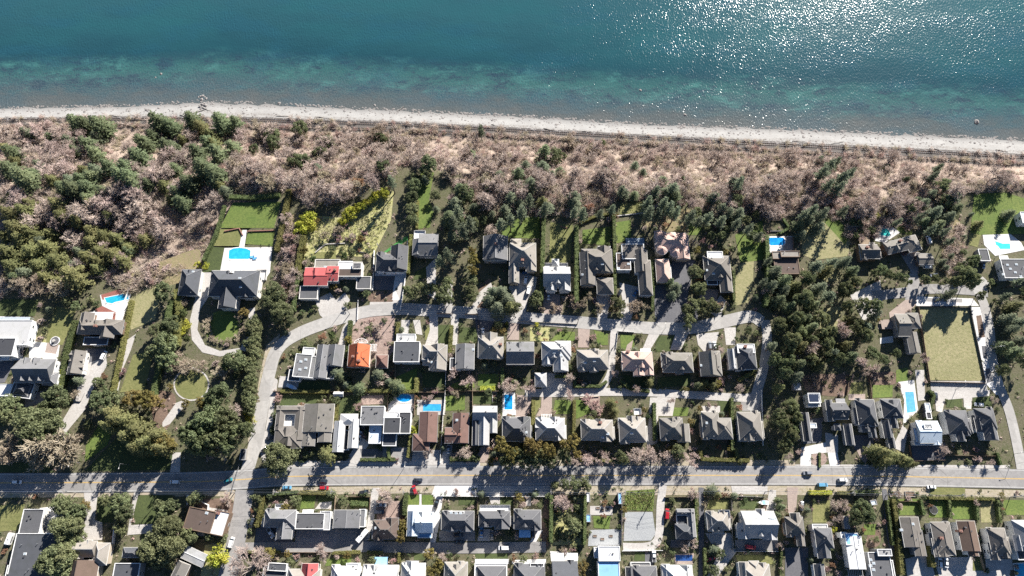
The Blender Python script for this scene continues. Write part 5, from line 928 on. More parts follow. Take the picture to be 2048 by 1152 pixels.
def tallfir(seed, kind, h=22., r=3.6):
    """bare lower trunk, ragged crown in the upper half"""
    rng = np.random.default_rng(seed); C, Nr, S = [], [], []; z = .42 * h
    while z < h:
        f = (z - .42 * h) / (h * .58); rr = r * (1 - f * .9) ** .6 * rng.uniform(.6, 1.15); nb = rng.integers(3, 7); a0 = rng.uniform(0, 6.28)
        for k in range(nb):
            a = a0 + 6.283 * k / nb + rng.normal(0, .3); L = rr * rng.uniform(.5, 1.2); m = max(2, int(L / .45))
            for j in range(m):
                t = (j + .8) / m; d = L * t
                for _ in range(3):
                    o = rng.normal(0, .4); C.append((d * math.cos(a) - o * math.sin(a), d * math.sin(a) + o * math.cos(a), z - .15 * d + rng.normal(0, .25))); Nr.append((rng.normal(0, .5), rng.normal(0, .5), .8)); S.append(rng.uniform(.5, 1.0))
        z += h * .035 * rng.uniform(.7, 1.3)
    V, F = quads(np.array(C), np.array(Nr), np.array(S), rng, .8); cm = crown_mesh('crown', V, F, LF[kind])
    mb = MB(); mb.tube((0, 0, -1), (0.2, 0, h * .6), .42, .26, 6); mb.tube((0.2, 0, h * .6), (.2, .1, h * .98), .26, .05, 5)
    rr = random.Random(seed)
    for i in range(12): a = rr.uniform(0, 6.28); zz = h * rr.uniform(.2, .6); L = r * rr.uniform(.2, .6); mb.tube((0, 0, zz), (L * math.cos(a), L * math.sin(a), zz + .1 * L), .07, .02, 3)
    return cm, mb, h, r
def broad(seed, kind, h=9., r=5., nc=46, per=60, leafs=.62, flat=1.0, low=.22):
    rng = np.random.default_rng(seed); C, Nr = [], []; cz = h * (.5 + low * .4); hz = h * (.5 - low * .2)
    cl = []
    for i in range(nc):
        for _ in range(20):
            d = rng.normal(size=3); d /= np.linalg.norm(d)
            if d[2] > -.35: break
        q = rng.uniform(.62, .95) if rng.random() < .85 else rng.uniform(.2, .6); wob = 1 + .16 * math.sin(3 * math.atan2(d[1], d[0]) + seed) 
        cl.append((d[0] * r * q * wob, d[1] * r * q * wob, cz + d[2] * hz * q))
    lob = r * (.27 if nc > 30 else .36)
    for c in cl:
        k = int(per * rng.uniform(.7, 1.3)); d = rng.normal(size=(k, 3)); d /= np.linalg.norm(d, axis=1, keepdims=True); d[:, 2] = np.abs(d[:, 2]) * .9 - .25 * rng.random(k)
        rad = lob * rng.uniform(.6, 1.15) * rng.uniform(.55, 1.0, (k, 1)) ** .4
        C.append(np.array(c) + d * rad * np.array([1, 1, .75])); Nr.append(d * .8 + rng.normal(size=(k, 3)) * .45)
    C = np.concatenate(C); Nr = np.concatenate(Nr); V, F = quads(C, Nr, rng.uniform(.6, 1.3, len(C)) * leafs, rng, .85)
    cm = crown_mesh('crown', V, F, LF[kind])
    mb = MB(); mb.tube((0, 0, -.6), (0, 0, h * .35), .05 * r + .08, .04 * r + .05, 6)
    rr = random.Random(seed)
    for c in cl[:16]: mb.tube((0, 0, h * .3), (c[0] * .8, c[1] * .8, c[2] * .9), .025 * r + .04, .03, 4)
    return cm, mb, h, r
def bare(seed, kind, h=11., r=5.2, levels=4, up=.55, tw=.05, dens=1.0):
    rr = random.Random(seed); mb = MB(); tv = []
    def grow(p, d, L, rad, lv):
        q = p + d * L; mid = p + d * L * .5 + Vector((rr.gauss(0, .06), rr.gauss(0, .06), 0)) * L
        if lv >= 2: tv.append((p, q, rad, rad * .55))
        else: mb.tube(p, mid, rad, rad * .85, 4); mb.tube(mid, q, rad * .85, rad * .65, 4)
        if lv == levels: return
        n = {0: 5, 1: 5, 2: 6, 3: int(6 * dens)}.get(lv, 4); n = max(2, n + rr.choice((-1, 0, 0, 1)))
        for i in range(n):
            t = rr.uniform(.35, 1.0) if lv else rr.uniform(.55, 1.0)
            a = rr.uniform(0, 6.283); s = d.orthogonal().normalized(); s.rotate(Matrix.Rotation(a, 3, d))
            nd = (d * rr.uniform(.45, .9) + s * rr.uniform(.5, 1.0) + Vector((0, 0, up * .4))).normalized()
            grow(p + (q - p) * t, nd, L * rr.uniform(.5, .78), max(tw, rad * .5), lv + 1)
    grow(Vector((0, 0, -.5)), Vector((rr.gauss(0, .05), rr.gauss(0, .05), 1)).normalized(), h * .38, .03 * h * .6 + .05, 0)
    V, F = [], []
    for p, q, r0, r1 in tv:
        d = q - p; u = d.orthogonal().normalized(); w = d.normalized().cross(u); b = len(V)
        for a in (0, 2.094, 4.189): V.append(p + u * (math.cos(a) * r0) + w * (math.sin(a) * r0))
        for a in (0, 2.094, 4.189): V.append(q + u * (math.cos(a) * r1) + w * (math.sin(a) * r1))
        F += [(b, b + 1, b + 4, b + 3), (b + 1, b + 2, b + 5, b + 4), (b + 2, b, b + 3, b + 5)]
    V = np.array([tuple(v) for v in V])
    ex = max(np.percentile(np.abs(V[:, 0]), 97), np.percentile(np.abs(V[:, 1]), 97)); ez = np.percentile(V[:, 2], 99)
    sv = np.array([r / ex, r / ex, h / ez]); V = V * sv; mb.v = [(x * sv[0], y * sv[1], z * sv[2]) for x, y, z in mb.v]
    return crown_mesh('crown', V, np.array(F), LF[kind]), mb, h, r

PROTO = {}
def reg(code, made, bark):
    for cm, mb, h, r in made:
        t = mb.build('trunk', bark); tm = t.data; bpy.data.objects.remove(t)
        PROTO.setdefault(code, []).append((cm, tm, h, r))
reg('F', [conifer(s, 'F', 15, 4.0) for s in (1, 2, 3)], BARK); reg('K', [conifer(s, 'K', 16, 4.2) for s in (11, 12)], BARK); reg('Y', [conifer(s, 'Y', 15, 4.4) for s in (21, 22, 23)], BARK)
reg('I', [tallfir(s, 'K', 22, 3.8) for s in (31, 32, 33)], BARK)
reg('B', [broad(s, 'B', 9, 5) for s in (41, 42, 43)], BARK); reg('O', [broad(s, 'O', 9, 5) for s in (51, 52, 53)], BARK); reg('G', [broad(s, 'G', 9, 4, 34, 60, .55) for s in (61, 62)], BARK)
reg('BB', [broad(s, 'B', 13, 9, 85, 75, .8) for s in (71, 72)], BARK); reg('OO', [broad(s, 'O', 13, 9, 85, 75, .8) for s in (73, 74)], BARK)
reg('L', [broad(s, 'L', 4, 2.6, 22, 40, .45, low=.05) for s in (81, 82)], BARK); reg('S', [broad(s, 'S', 2.6, 1.7, 16, 34, .36, low=.0) for s in (91, 92, 93)], BARK); reg('s', [broad(s, 'O', 2.4, 1.6, 16, 34, .36, low=.0) for s in (94, 95)], BARK)
reg('D', [bare(s, 'D', 11, 5) for s in (101, 102, 103, 104)], BARKL); reg('T', [bare(s, 'T', 8, 5, dens=1.4, tw=.05) for s in (111, 112, 113)], BARKL)
reg('R', [bare(s, 'R', 3.5, 2.2, tw=.035, dens=1.2) for s in (121, 122)], BARK); reg('P', [bare(s, 'P', 4, 2.4, tw=.035, dens=1.2) for s in (131, 132)], BARK); reg('d', [bare(s, 'D', 3, 2, tw=.035, dens=1.3) for s in (141, 142)], BARK)
reg('C', [broad(s, 'H', 6, 1.1, 26, 34, .4, low=-.1) for s in (151, 152)], BARK)
#        category, name, default height / radius
INFO = {'F': ('conifer', 'conifer_tree', 2.1), 'K': ('conifer', 'conifer_tree', 2.2), 'Y': ('conifer', 'conifer_tree', 1.9), 'I': ('fir', 'fir_tree', 4.6), 'B': ('tree', 'evergreen_tree', 1.6), 'O': ('tree', 'evergreen_tree', 1.6), 'G': ('cedar', 'cedar_tree', 2.0),
        'BB': ('spreading tree', 'spreading_tree', 1.35), 'OO': ('spreading tree', 'spreading_tree', 1.3), 'L': ('bamboo', 'bamboo_clump', 1.5), 'S': ('shrub', 'shrub', 1.4), 's': ('shrub', 'shrub', 1.3), 'D': ('bare tree', 'bare_tree', 1.75), 'T': ('twiggy tree', 'twiggy_tree', 1.4), 'R': ('bare shrub', 'bare_shrub', 1.5), 'P': ('bare shrub', 'bare_shrub', 1.5), 'd': ('bare shrub', 'bare_shrub', 1.4), 'C': ('column shrub', 'column_shrub', 4.)}
DESC = {'F': ['dark green conifer', 'deep green spiky conifer'], 'K': ['blue-green conifer'], 'Y': ['olive-green conifer', 'yellowish conifer'], 'I': ['lofty fir with a bare lower trunk'], 'B': ['dark rounded evergreen'], 'O': ['olive rounded evergreen'], 'G': ['golden-topped cedar'], 'BB': ['huge dark spreading evergreen'], 'OO': ['huge olive spreading tree'],
        'L': ['bright lime bamboo clump'], 'S': ['clipped green shrub'], 's': ['olive rounded shrub'], 'D': ['leafless greyish-pink tree'], 'T': ['leafless tan twiggy tree'], 'R': ['russet leafless shrub'], 'P': ['pinkish leafless shrub'], 'd': ['small leafless shrub'], 'C': ['slim columnar evergreen shrub']}
NCAT = {}
PLANTS = []        # (root object, code, x, y, radius)
prnd = random.Random(2024)
def plant(px, py, code, rpx, h=None, at_base=False, group=None):
    cat, nm, ratio = INFO[code]
    NCAT[cat] = NCAT.get(cat, 0) + 1
    if NCAT[cat] > 298: return None
    zg = 0
    s = scale_at(px, py, 0)[0]; r = rpx * s
    h = (h or r * ratio * prnd.uniform(.88, 1.14)) * (1.18 if rpx > 8 else 1.0)
    x, y, z = ground(px, py, 0 if at_base else h * (.78 if code == 'I' else .58))
    v = prnd.randrange(len(PROTO[code])); cm, tm, h0, r0 = PROTO[code][v]
    root = empty(nm, (x, y, z - .1), prnd.uniform(0, 6.283)); root.scale = (r / r0, r / r0 * prnd.uniform(.9, 1.1), h / h0)
    inst(tm, 'trunk', root, (0, 0, 0)); inst(cm, 'crown', root, (0, 0, 0))
    PLANTS.append((root, code, x, y, r)); root['category'] = cat
    if group: root['group'] = group
    return root
def many(code, rpx, pts, h=None, j=1.5):
    for p in pts:
        q = (p[2] if len(p) > 2 else rpx) * {'K': 1.22, 'F': 1.18, 'Y': 1.18, 'I': 1.15}.get(code, 1.05)
        if code == 'M':
            c2 = prnd.choice(['K', 'F', 'I', 'B', 'O', 'K', 'D', 'F', 'OO', 'I', 'Y']); plant(p[0], p[1], c2, q * prnd.uniform(1.0, 1.25), prnd.uniform(10, 15)); continue
        if code == 'K' and prnd.random() < .42: code_ = prnd.choice('FYBF')
        else: code_ = code
        plant(p[0] + prnd.uniform(-j, j), p[1] + prnd.uniform(-j, j), code_, q * prnd.uniform(.9, 1.12), h)

# ---- big individual trees, by kind (photo position of the crown, radius in photo pixels)
many('F', 17, [(150, 243), (168, 246, 15), (197, 247, 19), (312, 240, 19), (338, 250, 16), (382, 236, 18), (440, 242, 17), (470, 243, 15), (285, 283, 17), (302, 268, 15), (333, 292, 20), (412, 283, 16), (432, 302, 18), (462, 292, 16), (172, 288, 15), (186, 303, 14), (272, 312, 17), (250, 334, 18), (402, 333, 19), (425, 345, 16), (22, 304, 15), (42, 352, 17), (12, 335, 15), (215, 332, 15), (372, 362, 17), (358, 402, 17), (240, 348, 18), (258, 352, 16), (170, 372, 14), (390, 300, 15), (350, 335, 14), (265, 365, 14), (140, 372, 13), (120, 372, 13)])
many('Y', 17, [(398, 252, 15), (420, 268, 14), (45, 420, 15), (112, 408, 16), (18, 425, 15), (122, 432, 16), (30, 455, 17), (60, 462, 17), (180, 462, 15), (215, 430, 13), (40, 475, 18), (62, 502, 18), (92, 492, 16), (22, 532, 17), (112, 520, 18), (142, 548, 20), (90, 552, 14), (182, 482, 16), (200, 505, 17), (222, 508, 17), (190, 520, 14), (242, 520, 14), (287, 477, 14), (232, 478, 14), (245, 350, 13), (425, 285, 14), (170, 512, 14), (75, 530, 14), (10, 500, 15), (100, 465, 13), (205, 470, 13), (255, 495, 12), (5, 470, 14), (155, 440, 13)])
many('B', 15, [(545, 272, 14), (600, 258, 14), (548, 288, 14), (605, 325, 15), (655, 288, 20), (640, 305, 15), (760, 277, 13), (765, 332, 13), (855, 332, 17), (850, 350, 14), (590, 322, 14), (1205, 287, 8), (828, 370, 12), (824, 395, 13), (822, 420, 12), (824, 440, 10)])
many('K', 14, [(930, 392, 15), (912, 405, 14), (897, 432, 15), (912, 445, 15), (998, 350, 12), (920, 375, 11), (1090, 302, 17), (1112, 312, 16), (1050, 332, 14), (1036, 347, 15), (1062, 368, 16), (1030, 372, 15), (1022, 395, 15), (1085, 402, 14), (1098, 415, 12), (1150, 392, 16), (1212, 345, 13), (1148, 405, 13), (1250, 385, 13), (1268, 388, 12), (1325, 362, 14), (1345, 378, 16), (1307, 392, 16), (1350, 392, 15), (1328, 385, 14), (1432, 392, 15), (1466, 362, 13), (1470, 402, 14), (1445, 415, 14), (1480, 425, 14), (1458, 425, 14), (1270, 330, 10), (1120, 340, 10), (1085, 330, 12), (1010, 420, 13), (1040, 405, 12), (905, 470, 13), (945, 450, 12)])
many('I', 13, [(1648, 342, 13), (1662, 328, 14), (1676, 322, 12), (1690, 350, 15), (1682, 372, 14), (1702, 345, 12), (1660, 365, 12), (1640, 318, 10), (1880, 332, 13), (1870, 350, 12), (1330, 402, 12), (1312, 380, 11), (1480, 362, 11), (1245, 378, 11), (962, 258, 9)])
many('K', 14, [(1600, 450, 14), (1640, 452, 15), (1620, 440, 13), (1605, 470, 14), (1885, 372, 16), (1892, 402, 18), (1912, 392, 15), (1872, 422, 17), (1902, 432, 17), (1852, 442, 14), (1822, 420, 11), (1880, 448, 16), (1915, 415, 14), (1960, 447, 12), (1943, 428, 7), (2022, 428, 14), (1835, 398, 10), (1850, 405, 12), (1865, 385, 13)])
many('D', 17, [(380, 300, 14), (340, 318, 20), (370, 320, 18), (305, 350, 18), (330, 345, 16), (360, 378, 15), (290, 410, 18), (245, 382, 17), (270, 395, 16), (270, 432, 17), (235, 420, 15), (180, 420, 19), (205, 408, 16), (160, 425, 15), (110, 445, 15), (90, 420, 16), (60, 440, 16), (40, 395, 14), (100, 300, 16), (130, 310, 17), (60, 310, 16), (140, 335, 15), (95, 340, 15), (20, 270, 16), (60, 265, 18), (90, 262, 16), (150, 280, 15), (115, 275, 15), (420, 400, 18), (420, 430, 15), (330, 460, 16), (310, 440, 14), (390, 440, 14), (250, 460, 14), (150, 480, 14), (470, 320, 15), (485, 270, 14), (480, 350, 14), (500, 330, 13)])
many('T', 15, [(60, 568, 17), (40, 560, 14), (120, 572, 15), (135, 575, 12), (95, 910, 34), (70, 905, 22), (130, 895, 22), (150, 880, 16), (20, 905, 18), (25, 880, 16), ])
many('T', 15, [(358, 718, 16), (378, 728, 14), (345, 735, 11), (402, 732, 10), (440, 744, 15), (458, 738, 13)], 4.0)
many('T', 6, [(447 + 36 * math.cos(R(a_)), 654 + 28 * math.sin(R(a_))) for a_ in range(-40, 235, 22)], 2.0, 1)
many('D', 18, [(500, 1130, 28), (512, 1112, 16), (445, 895, 16), (425, 905, 14), (470, 825, 12), (1170, 918, 14), (1145, 925, 12), (1272, 912, 16), (1295, 908, 16), (1310, 918, 15), (1332, 912, 14), (1365, 916, 14), (1385, 920, 14), (1205, 918, 14), (1230, 925, 9), (1885, 905, 16), (1955, 920, 9), (1980, 925, 9), (905, 745, 11), (935, 760, 12), (640, 762, 0.1)][:-1])
many('D', 12, [(930, 905, 12), (770, 985, 13), (780, 998, 10), (1140, 760, 11), (1020, 770, 14), (1005, 775, 11), (1140, 790, 12), (1120, 1005, 16), (1135, 1010, 14), (1060, 775, 10), (855, 905, 10), (640, 1105, 14), (1370, 1095, 10), (1385, 1085, 10), (1530, 580, 10), (1440, 440, 12), (1385, 990, 10), (1340, 800, 9), (1575, 910, 9), (1480, 775, 9)])
many('OO', 24, [(545, 600, 22), (564, 622, 18), (80, 852, 34)])
many('B', 20, [(548, 585, 18), (575, 640, 15), (340, 650, 14), (328, 690, 18), (312, 665, 14), (335, 722, 18), (305, 705, 14), (325, 585, 14), (20, 810, 16), (8, 830, 15), (112, 795, 17), (95, 815, 13), (55, 835, 18), (108, 868, 18), (60, 878, 18), (470, 722, 17), (440, 790, 20), (420, 800, 14), (205, 805, 17), (235, 800, 17), (180, 850, 10)])
many('Y', 22, [(252, 842, 18), (232, 840, 16), (275, 862, 22), (255, 875, 18), (292, 885, 18), (310, 868, 15), (225, 825, 15), (270, 895, 14), (215, 850, 14), (320, 895, 14)], 17)
many('G', 16, [(265, 798, 14), (290, 800, 15), (315, 806, 13), (325, 885, 16), (345, 890, 11), (372, 806, 8), (405, 806, 9), (282, 802, 12)])
many('BB', 26, [(420, 845, 26), (455, 848, 24), (400, 865, 22), (470, 870, 20), (435, 880, 22), (380, 870, 14), (405, 890, 18), (460, 895, 14), (495, 860, 12)], 17)
many('G', 12, [(946, 520, 12), (944, 505, 8), (945, 542, 9)], 10); many('O', 13, [(943, 560, 13), (940, 580, 12), (946, 595, 11), (892, 578, 13), (885, 595, 13), (895, 565, 9), (815, 582, 12), (835, 578, 13), (855, 577, 13), (868, 578, 9), (825, 590, 10), (900, 600, 8)], 7)
many('K', 14, [(978, 600, 16), (1002, 585, 15), (1012, 600, 14), (995, 615, 15), (1020, 612, 13), (985, 585, 12)], 12)
many('O', 13, [(1030, 615, 12), (1070, 605, 13), (1075, 590, 10), (1390, 546, 16), (1397, 577, 14), (1388, 612, 17), (1378, 640, 13), (1372, 620, 12), (1420, 612, 15), (1402, 605, 12), (1432, 618, 10), (1242, 610, 11), (1232, 602, 9), (1375, 655, 9), (1405, 625, 9)], 7.5)
many('K', 14, [(1350, 575, 14), (1345, 590, 11), (1340, 562, 9)], 10)
many('T', 11, [(1105, 478 + 140, 9), (1155, 612, 12), (1168, 605, 12), (1145, 600, 9), (1180, 592, 9), (1265, 612, 11), (1280, 612, 12), (1292, 615, 8), (1195, 618, 9), (1440, 612, 9)], 5)
many('M', 18, [(1552, 542, 15), (1572, 560, 17), (1592, 572, 17), (1612, 560, 15), (1635, 530, 15), (1655, 540, 16), (1665, 525, 14), (1692, 522, 15), (1708, 540, 14), (1642, 575, 16), (1662, 590, 16), (1692, 580, 15), (1710, 566, 13), (1722, 612, 17), (1745, 615, 15), (1752, 630, 14), (1702, 640, 15), (1712, 655, 16), (1728, 672, 15), (1562, 652, 16), (1592, 640, 16), (1615, 636, 15), (1582, 682, 16), (1603, 692, 17), (1625, 700, 17), (1652, 690, 16), (1668, 705, 16), (1695, 690, 15), (1705, 712, 15), (1735, 652, 14), (1572, 722, 15), (1600, 728, 16), (1640, 730, 15), (1685, 660, 14), (1675, 720, 13), (1560, 600, 15), (1605, 600, 16), (1582, 612, 15), (1630, 610, 14), (1570, 580, 14), (1625, 655, 15), (1565, 745, 14), (1595, 752, 13), (1560, 775, 12), (1545, 570, 13), (1548, 690, 12), (1550, 720, 12)])
many('O', 15, [(1640, 640, 15), (1660, 665, 14), (1620, 720, 14), (1655, 715, 15), (1620, 680, 13), (1600, 665, 13), (1690, 615, 12), (1640, 670, 14), (1575, 700, 12)], 12)
many('B', 14, [(1762, 542, 14), (1778, 550, 13), (1748, 548, 10), (1805, 556, 11), (1790, 552, 10), (1745, 710, 16), (1768, 720, 12), (1790, 705, 10), (1868, 560, 9), (1850, 560, 10)], 7)
many('D', 14, [(1590, 755, 12), (1720, 720, 13), (1745, 735, 12), (1850, 718, 12), (1730, 745, 10)], 7)
many('OO', 20, [(1925, 552, 22), (1942, 565, 18), (1910, 565, 14)], 14); many('B', 14, [(1945, 520, 15), (1935, 530, 11), (1960, 590, 10)], 8)
many('K', 18, [(2032, 612, 18), (2045, 590, 15), (2018, 635, 16), (2042, 645, 18), (2012, 690, 16), (2032, 705, 18), (2002, 738, 12), (2046, 680, 15), (2025, 660, 15), (2050, 720, 15)], 12)
many('OO', 20, [(1578, 812, 20), (1590, 835, 15), (1565, 850, 18), (1580, 872, 17)], 11); many('B', 14, [(1562, 895, 15), (1585, 860, 12), (1560, 830, 13), (1575, 885, 12)], 10)
many('G', 15, [(1002, 892, 14), (1022, 908, 12), (1065, 895, 17), (1096, 902, 14), (1140, 888, 17)], 14); many('B', 14, [(1035, 915, 14), (1070, 918, 17), (1100, 922, 15), (1015, 925, 12), (1130, 915, 15), (1050, 925, 14)], 9)
many('O', 15, [(1240, 915, 16), (1355, 905, 13)], 9)
many('OO', 26, [(560, 917, 26), (548, 905, 16)], 10); many('Y', 16, [(652, 908, 17)], 11); many('L', 8, [(826, 862, 9), (838, 858, 7), (448, 1080, 0.1)][:-1]); many('s', 6, [(680, 912, 6), (695, 915, 5)])
many('Y', 30, [(1765, 905, 22), (1785, 912, 20), (1772, 922, 17), (1752, 900, 14)], 14); many('Y', 15, [(1815, 922, 16), (1800, 915, 14), (1830, 928, 11)], 9)
many('BB', 22, [(1722, 1020, 22), (1710, 1035, 17), (1732, 1032, 17)], 10); many('D', 11, [(1672, 1012, 11), (1685, 1005, 10), (1675, 1035, 12), (1690, 1020, 10), (1660, 1050, 8)])
many('B', 18, [(135, 1012, 16), (150, 1025, 13), (120, 1008, 13), (165, 1020, 10), (240, 1008, 15), (232, 998, 10), (255, 1020, 12), (245, 1035, 10), (330, 1020, 14), (345, 1010, 11), (320, 1012, 10)], 8)
many('OO', 22, [(130, 1058, 22), (152, 1052, 14), (335, 1058, 20), (350, 1048, 13), (318, 1090, 26), (300, 1105, 20), (340, 1095, 20), (118, 1118, 26), (100, 1125, 18), (138, 1108, 17)], 10)
many('O', 12, [(148, 1078, 12), (165, 1075, 10), (240, 1055, 9), (245, 1065, 8), (210, 1000, 9), (375, 1065, 11), (385, 1075, 10), (320, 1120, 12), (340, 1125, 12), (395, 995, 10), (385, 1000, 8)], 6)
many('L', 16, [(435, 1112, 17), (428, 1122, 13), (445, 1120, 12)], 7)
many('G', 10, [(803, 1062, 12), (802, 1078, 10), (806, 1048, 8), (540, 1108, 11), (858, 1107, 9), (870, 1140, 15), (880, 1128, 10), (575, 1107, 6), (1160, 1135, 15)], 6)
many('O', 9, [(745, 1120, 8), (578, 1125, 7), (580, 1140, 7), (1110, 970, 8), (590, 1000, 9), (1000, 1080, .1)][:-1], 3.5)
many('O', 12, [(1130, 968, 12), (1150, 970, 14), (1175, 975, 9), (1168, 965, 10), (1145, 1050, 16), (1135, 1040, 12), (1195, 1135, .1)][:-1], 6)
many('K', 12, [(1430, 1100, 13), (1440, 1110, 11), (1425, 1140, 12), (1425, 982, 12), (1435, 990, 9)], 5)
many('F', 12, [(715, 778, 12), (790, 770, 12), (800, 775, 9), (1560, 1000, 8), (1565, 1015, 9), (1555, 1030, 8), (1395, 770, 8)], 9)
many('K', 12, [(672, 745, 13), (680, 752, 10), (755, 748, 11)], 7)
many('Y', 12, [(1410, 768, 11), (1425, 770, 11), (1400, 770, 9), (1298, 762, 11), (1222, 805, 12), (1228, 822, 10)], 6)
many('L', 11, [(606, 440, 15), (616, 452, 13), (602, 456, 12), (616, 436, 12), (692, 432, 10), (700, 424, 10), (712, 418, 9), (722, 412, 8), (734, 402, 8), (745, 395, 8), (757, 388, 8), (768, 382, 9), (782, 345, 6), (686, 442, 8), (772, 390, 7), (750, 390, 7)], 5)
many('R', 8, [(715, 365, 10), (725, 370, 8), (780, 368, 9), (1178, 415, 8), (1540, 425, 0.1)][:-1])
many('L', 5, [(1755, 432, 6), (1668, 1058, 7), (412, 532, 6), (395, 530, 6), (370, 650, 9), (362, 660, 8), (1075, 648, 5), (1015, 648, 4), (500, 838, 9), (495, 830, 7)], 2.5)
many('P', 8, [(1200, 820, 9), (1188, 808, 10), (1175, 800, 8), (1190, 600, 7), (1445, 765, 8), (853, 646, 5), (1805, 505, 8), (870, 785, 6), (850, 797, 5), (900, 780, 6)], 2.5)

many('O', 10, [(512 - i * .9, 640 + i * 11.5, 10 + (i * 7 % 4)) for i in range(16)], 5.5, 3); many('G', 8, [(498, 665, 7), (516, 712, 7), (497, 742, 8), (510, 800, 7)], 4.5); many('B', 9, [(496, 690, 9), (494, 770, 10), (500, 822, 9), (514, 672, 8)], 5)
# ---- scattered planting inside areas
def inpoly(x, y, p):
    c = False; j = len(p) - 1
    for i in range(len(p)):
        if (p[i][1] > y) != (p[j][1] > y) and x < (p[j][0] - p[i][0]) * (y - p[i][1]) / (p[j][1] - p[i][1]) + p[i][0]: c = not c
        j = i
    return c
def free(x, y, m=.8):
    return all(abs(x - bx) > hx + m or abs(y - by) > hy + m for bx, by, hx, hy in BLOCK)
PAVED = [pts for k, pts, l in DR] + [pts for k, pts in LAWNS if k in ('lawn', 'lawn_olive', 'lawn_dry', 'lawn_dark')]
ROADPX = [(MAIN, 24), (SIDE, 17), ([(1530, 640), (1534, 680), (1527, 735), (1516, 775), (1503, 822)], 14), ([(1228, 650), (1222, 740), (1188, 788)], 11), ([(1050, 786), (1505, 794)], 12), ([(490, 980), (476, 1064), (450, 1175)], 19), ([(478, 1096), (700, 1093), (1092, 1094)], 13), ([(2046, 955), (2018, 822), (1983, 710), (1955, 577)], 17), ([(1975, 585), (1745, 592)], 17), ([(1768, 978), (1783, 1100)], 9), ([(1402, 975), (1402, 1170)], 8), ([(1326, 970), (1319, 1060), (1246, 1094)], 12)]
def on_road(px, py):
    for pts, w in ROADPX:
        for (ax, ay), (bx, by) in zip(pts, pts[1:]):
            L = (bx - ax) ** 2 + (by - ay) ** 2; t = max(0, min(1, ((px - ax) * (bx - ax) + (py - ay) * (by - ay)) / L))
            if math.hypot(px - ax - t * (bx - ax), py - ay - t * (by - ay)) < w: return True
    return False
def scatter(n, poly, codes, r0, r1, gap=10, lawn_ok=False, h=None):
    x0, x1 = min(p[0] for p in poly), max(p[0] for p in poly); y0, y1 = min(p[1] for p in poly), max(p[1] for p in poly); got = []
    for _ in range(n * 30):
        if len(got) >= n: break
        px, py = prnd.uniform(x0, x1), prnd.uniform(y0, y1)
        if not inpoly(px, py, poly) or on_road(px, py) or any(math.hypot(px - a, py - b) < gap for a, b in got): continue
        if not lawn_ok and any(inpoly(px, py, p) for p in PAVED): continue
        w = atz(px, py, 0)
        if not free(w[0], w[1], .9): continue
        got.append((px, py)); plant(px, py, prnd.choice(codes), prnd.uniform(r0, r1), h, at_base=(r1 < 8))
    return got
EDGEPX = [(430, 385), (580, 380), (600, 402), (690, 404), (752, 366), (805, 330), (870, 330), (920, 380), (1000, 430), (1100, 425), (1160, 440), (1230, 400), (1300, 395), (1440, 430), (1540, 440), (1600, 425), (1700, 440), (1790, 455), (1850, 455), (1930, 385), (2060, 378)]
TOPPX = [(2060, 345), (1860, 325), (1700, 318), (1480, 306), (1230, 292), (1000, 280), (800, 268), (512, 262), (430, 262)]
BLUFF = EDGEPX + TOPPX
scatter(165, BLUFF, ['D', 'D', 'D', 'T', 'T', 'D', 'D', 'T'], 8, 19, 13, True)
scatter(14, [(500, 262), (2050, 345), (2050, 380), (1500, 385), (1000, 380), (520, 370)], ['F', 'K', 'B'], 9, 13, 40, True)
scatter(14, [(820, 350), (1000, 360), (1000, 460), (880, 480), (860, 440)], ['K', 'B', 'D'], 9, 13, 14, True)
scatter(12, [(1380, 420), (1530, 430), (1530, 480), (1400, 480)], ['B', 'D', 'O'], 8, 12, 14, True)
scatter(10, [(1700, 440), (1760, 460), (1740, 480), (1690, 470)], ['D', 'B'], 7, 11, 10, True)
scatter(14, [(1890, 450), (1930, 450), (1930, 540), (1885, 545)], ['D', 'B', 'K', 'd'], 7, 11, 12, True)
scatter(22, [(560, 410), (600, 480), (598, 610), (560, 620), (570, 500)], ['D', 'd', 'T', 'P'], 6, 11, 11, True)
scatter(10, [(0, 395), (100, 380), (260, 440), (280, 500), (200, 560), (0, 580)], ['D', 'K', 'Y'], 11, 14, 16, True)
scatter(44, [(0, 262), (480, 270), (480, 380), (300, 430), (0, 400)], ['Y', 'F', 'K', 'F', 'D'], 11, 15, 13, True)
scatter(26, [(0, 395), (200, 400), (300, 470), (200, 540), (0, 580)], ['Y', 'Y', 'F', 'D'], 11, 14, 13, True)
scatter(16, [(220, 560), (300, 530), (390, 490), (380, 530), (300, 570)], ['d', 'T', 'd'], 5, 9, 10, True)
many('I', 12, [(905, 440), (925, 455), (915, 420), (940, 440), (1000, 445, 11), (1020, 435), (1045, 420), (1060, 395), (1090, 415, 11), (1150, 420, 11), (1165, 425), (1200, 425, 10), (1225, 415, 10), (1300, 420), (1320, 425), (1340, 412), (1355, 420), (1298, 400), (1385, 430), (1400, 440), (1420, 432), (1445, 440), (1475, 445), (1500, 455, 11), (1520, 470, 11), (1610, 425), (1628, 418), (1650, 425), (1690, 420, 11), (1800, 440, 10), (1845, 430), (1865, 455), (1895, 460), (1905, 480, 10), (780, 360, 10), (880, 520, 12), (895, 505), (1540, 520, 10), (1532, 560, 10), (1905, 585, 13), (2015, 590), (2040, 560)])
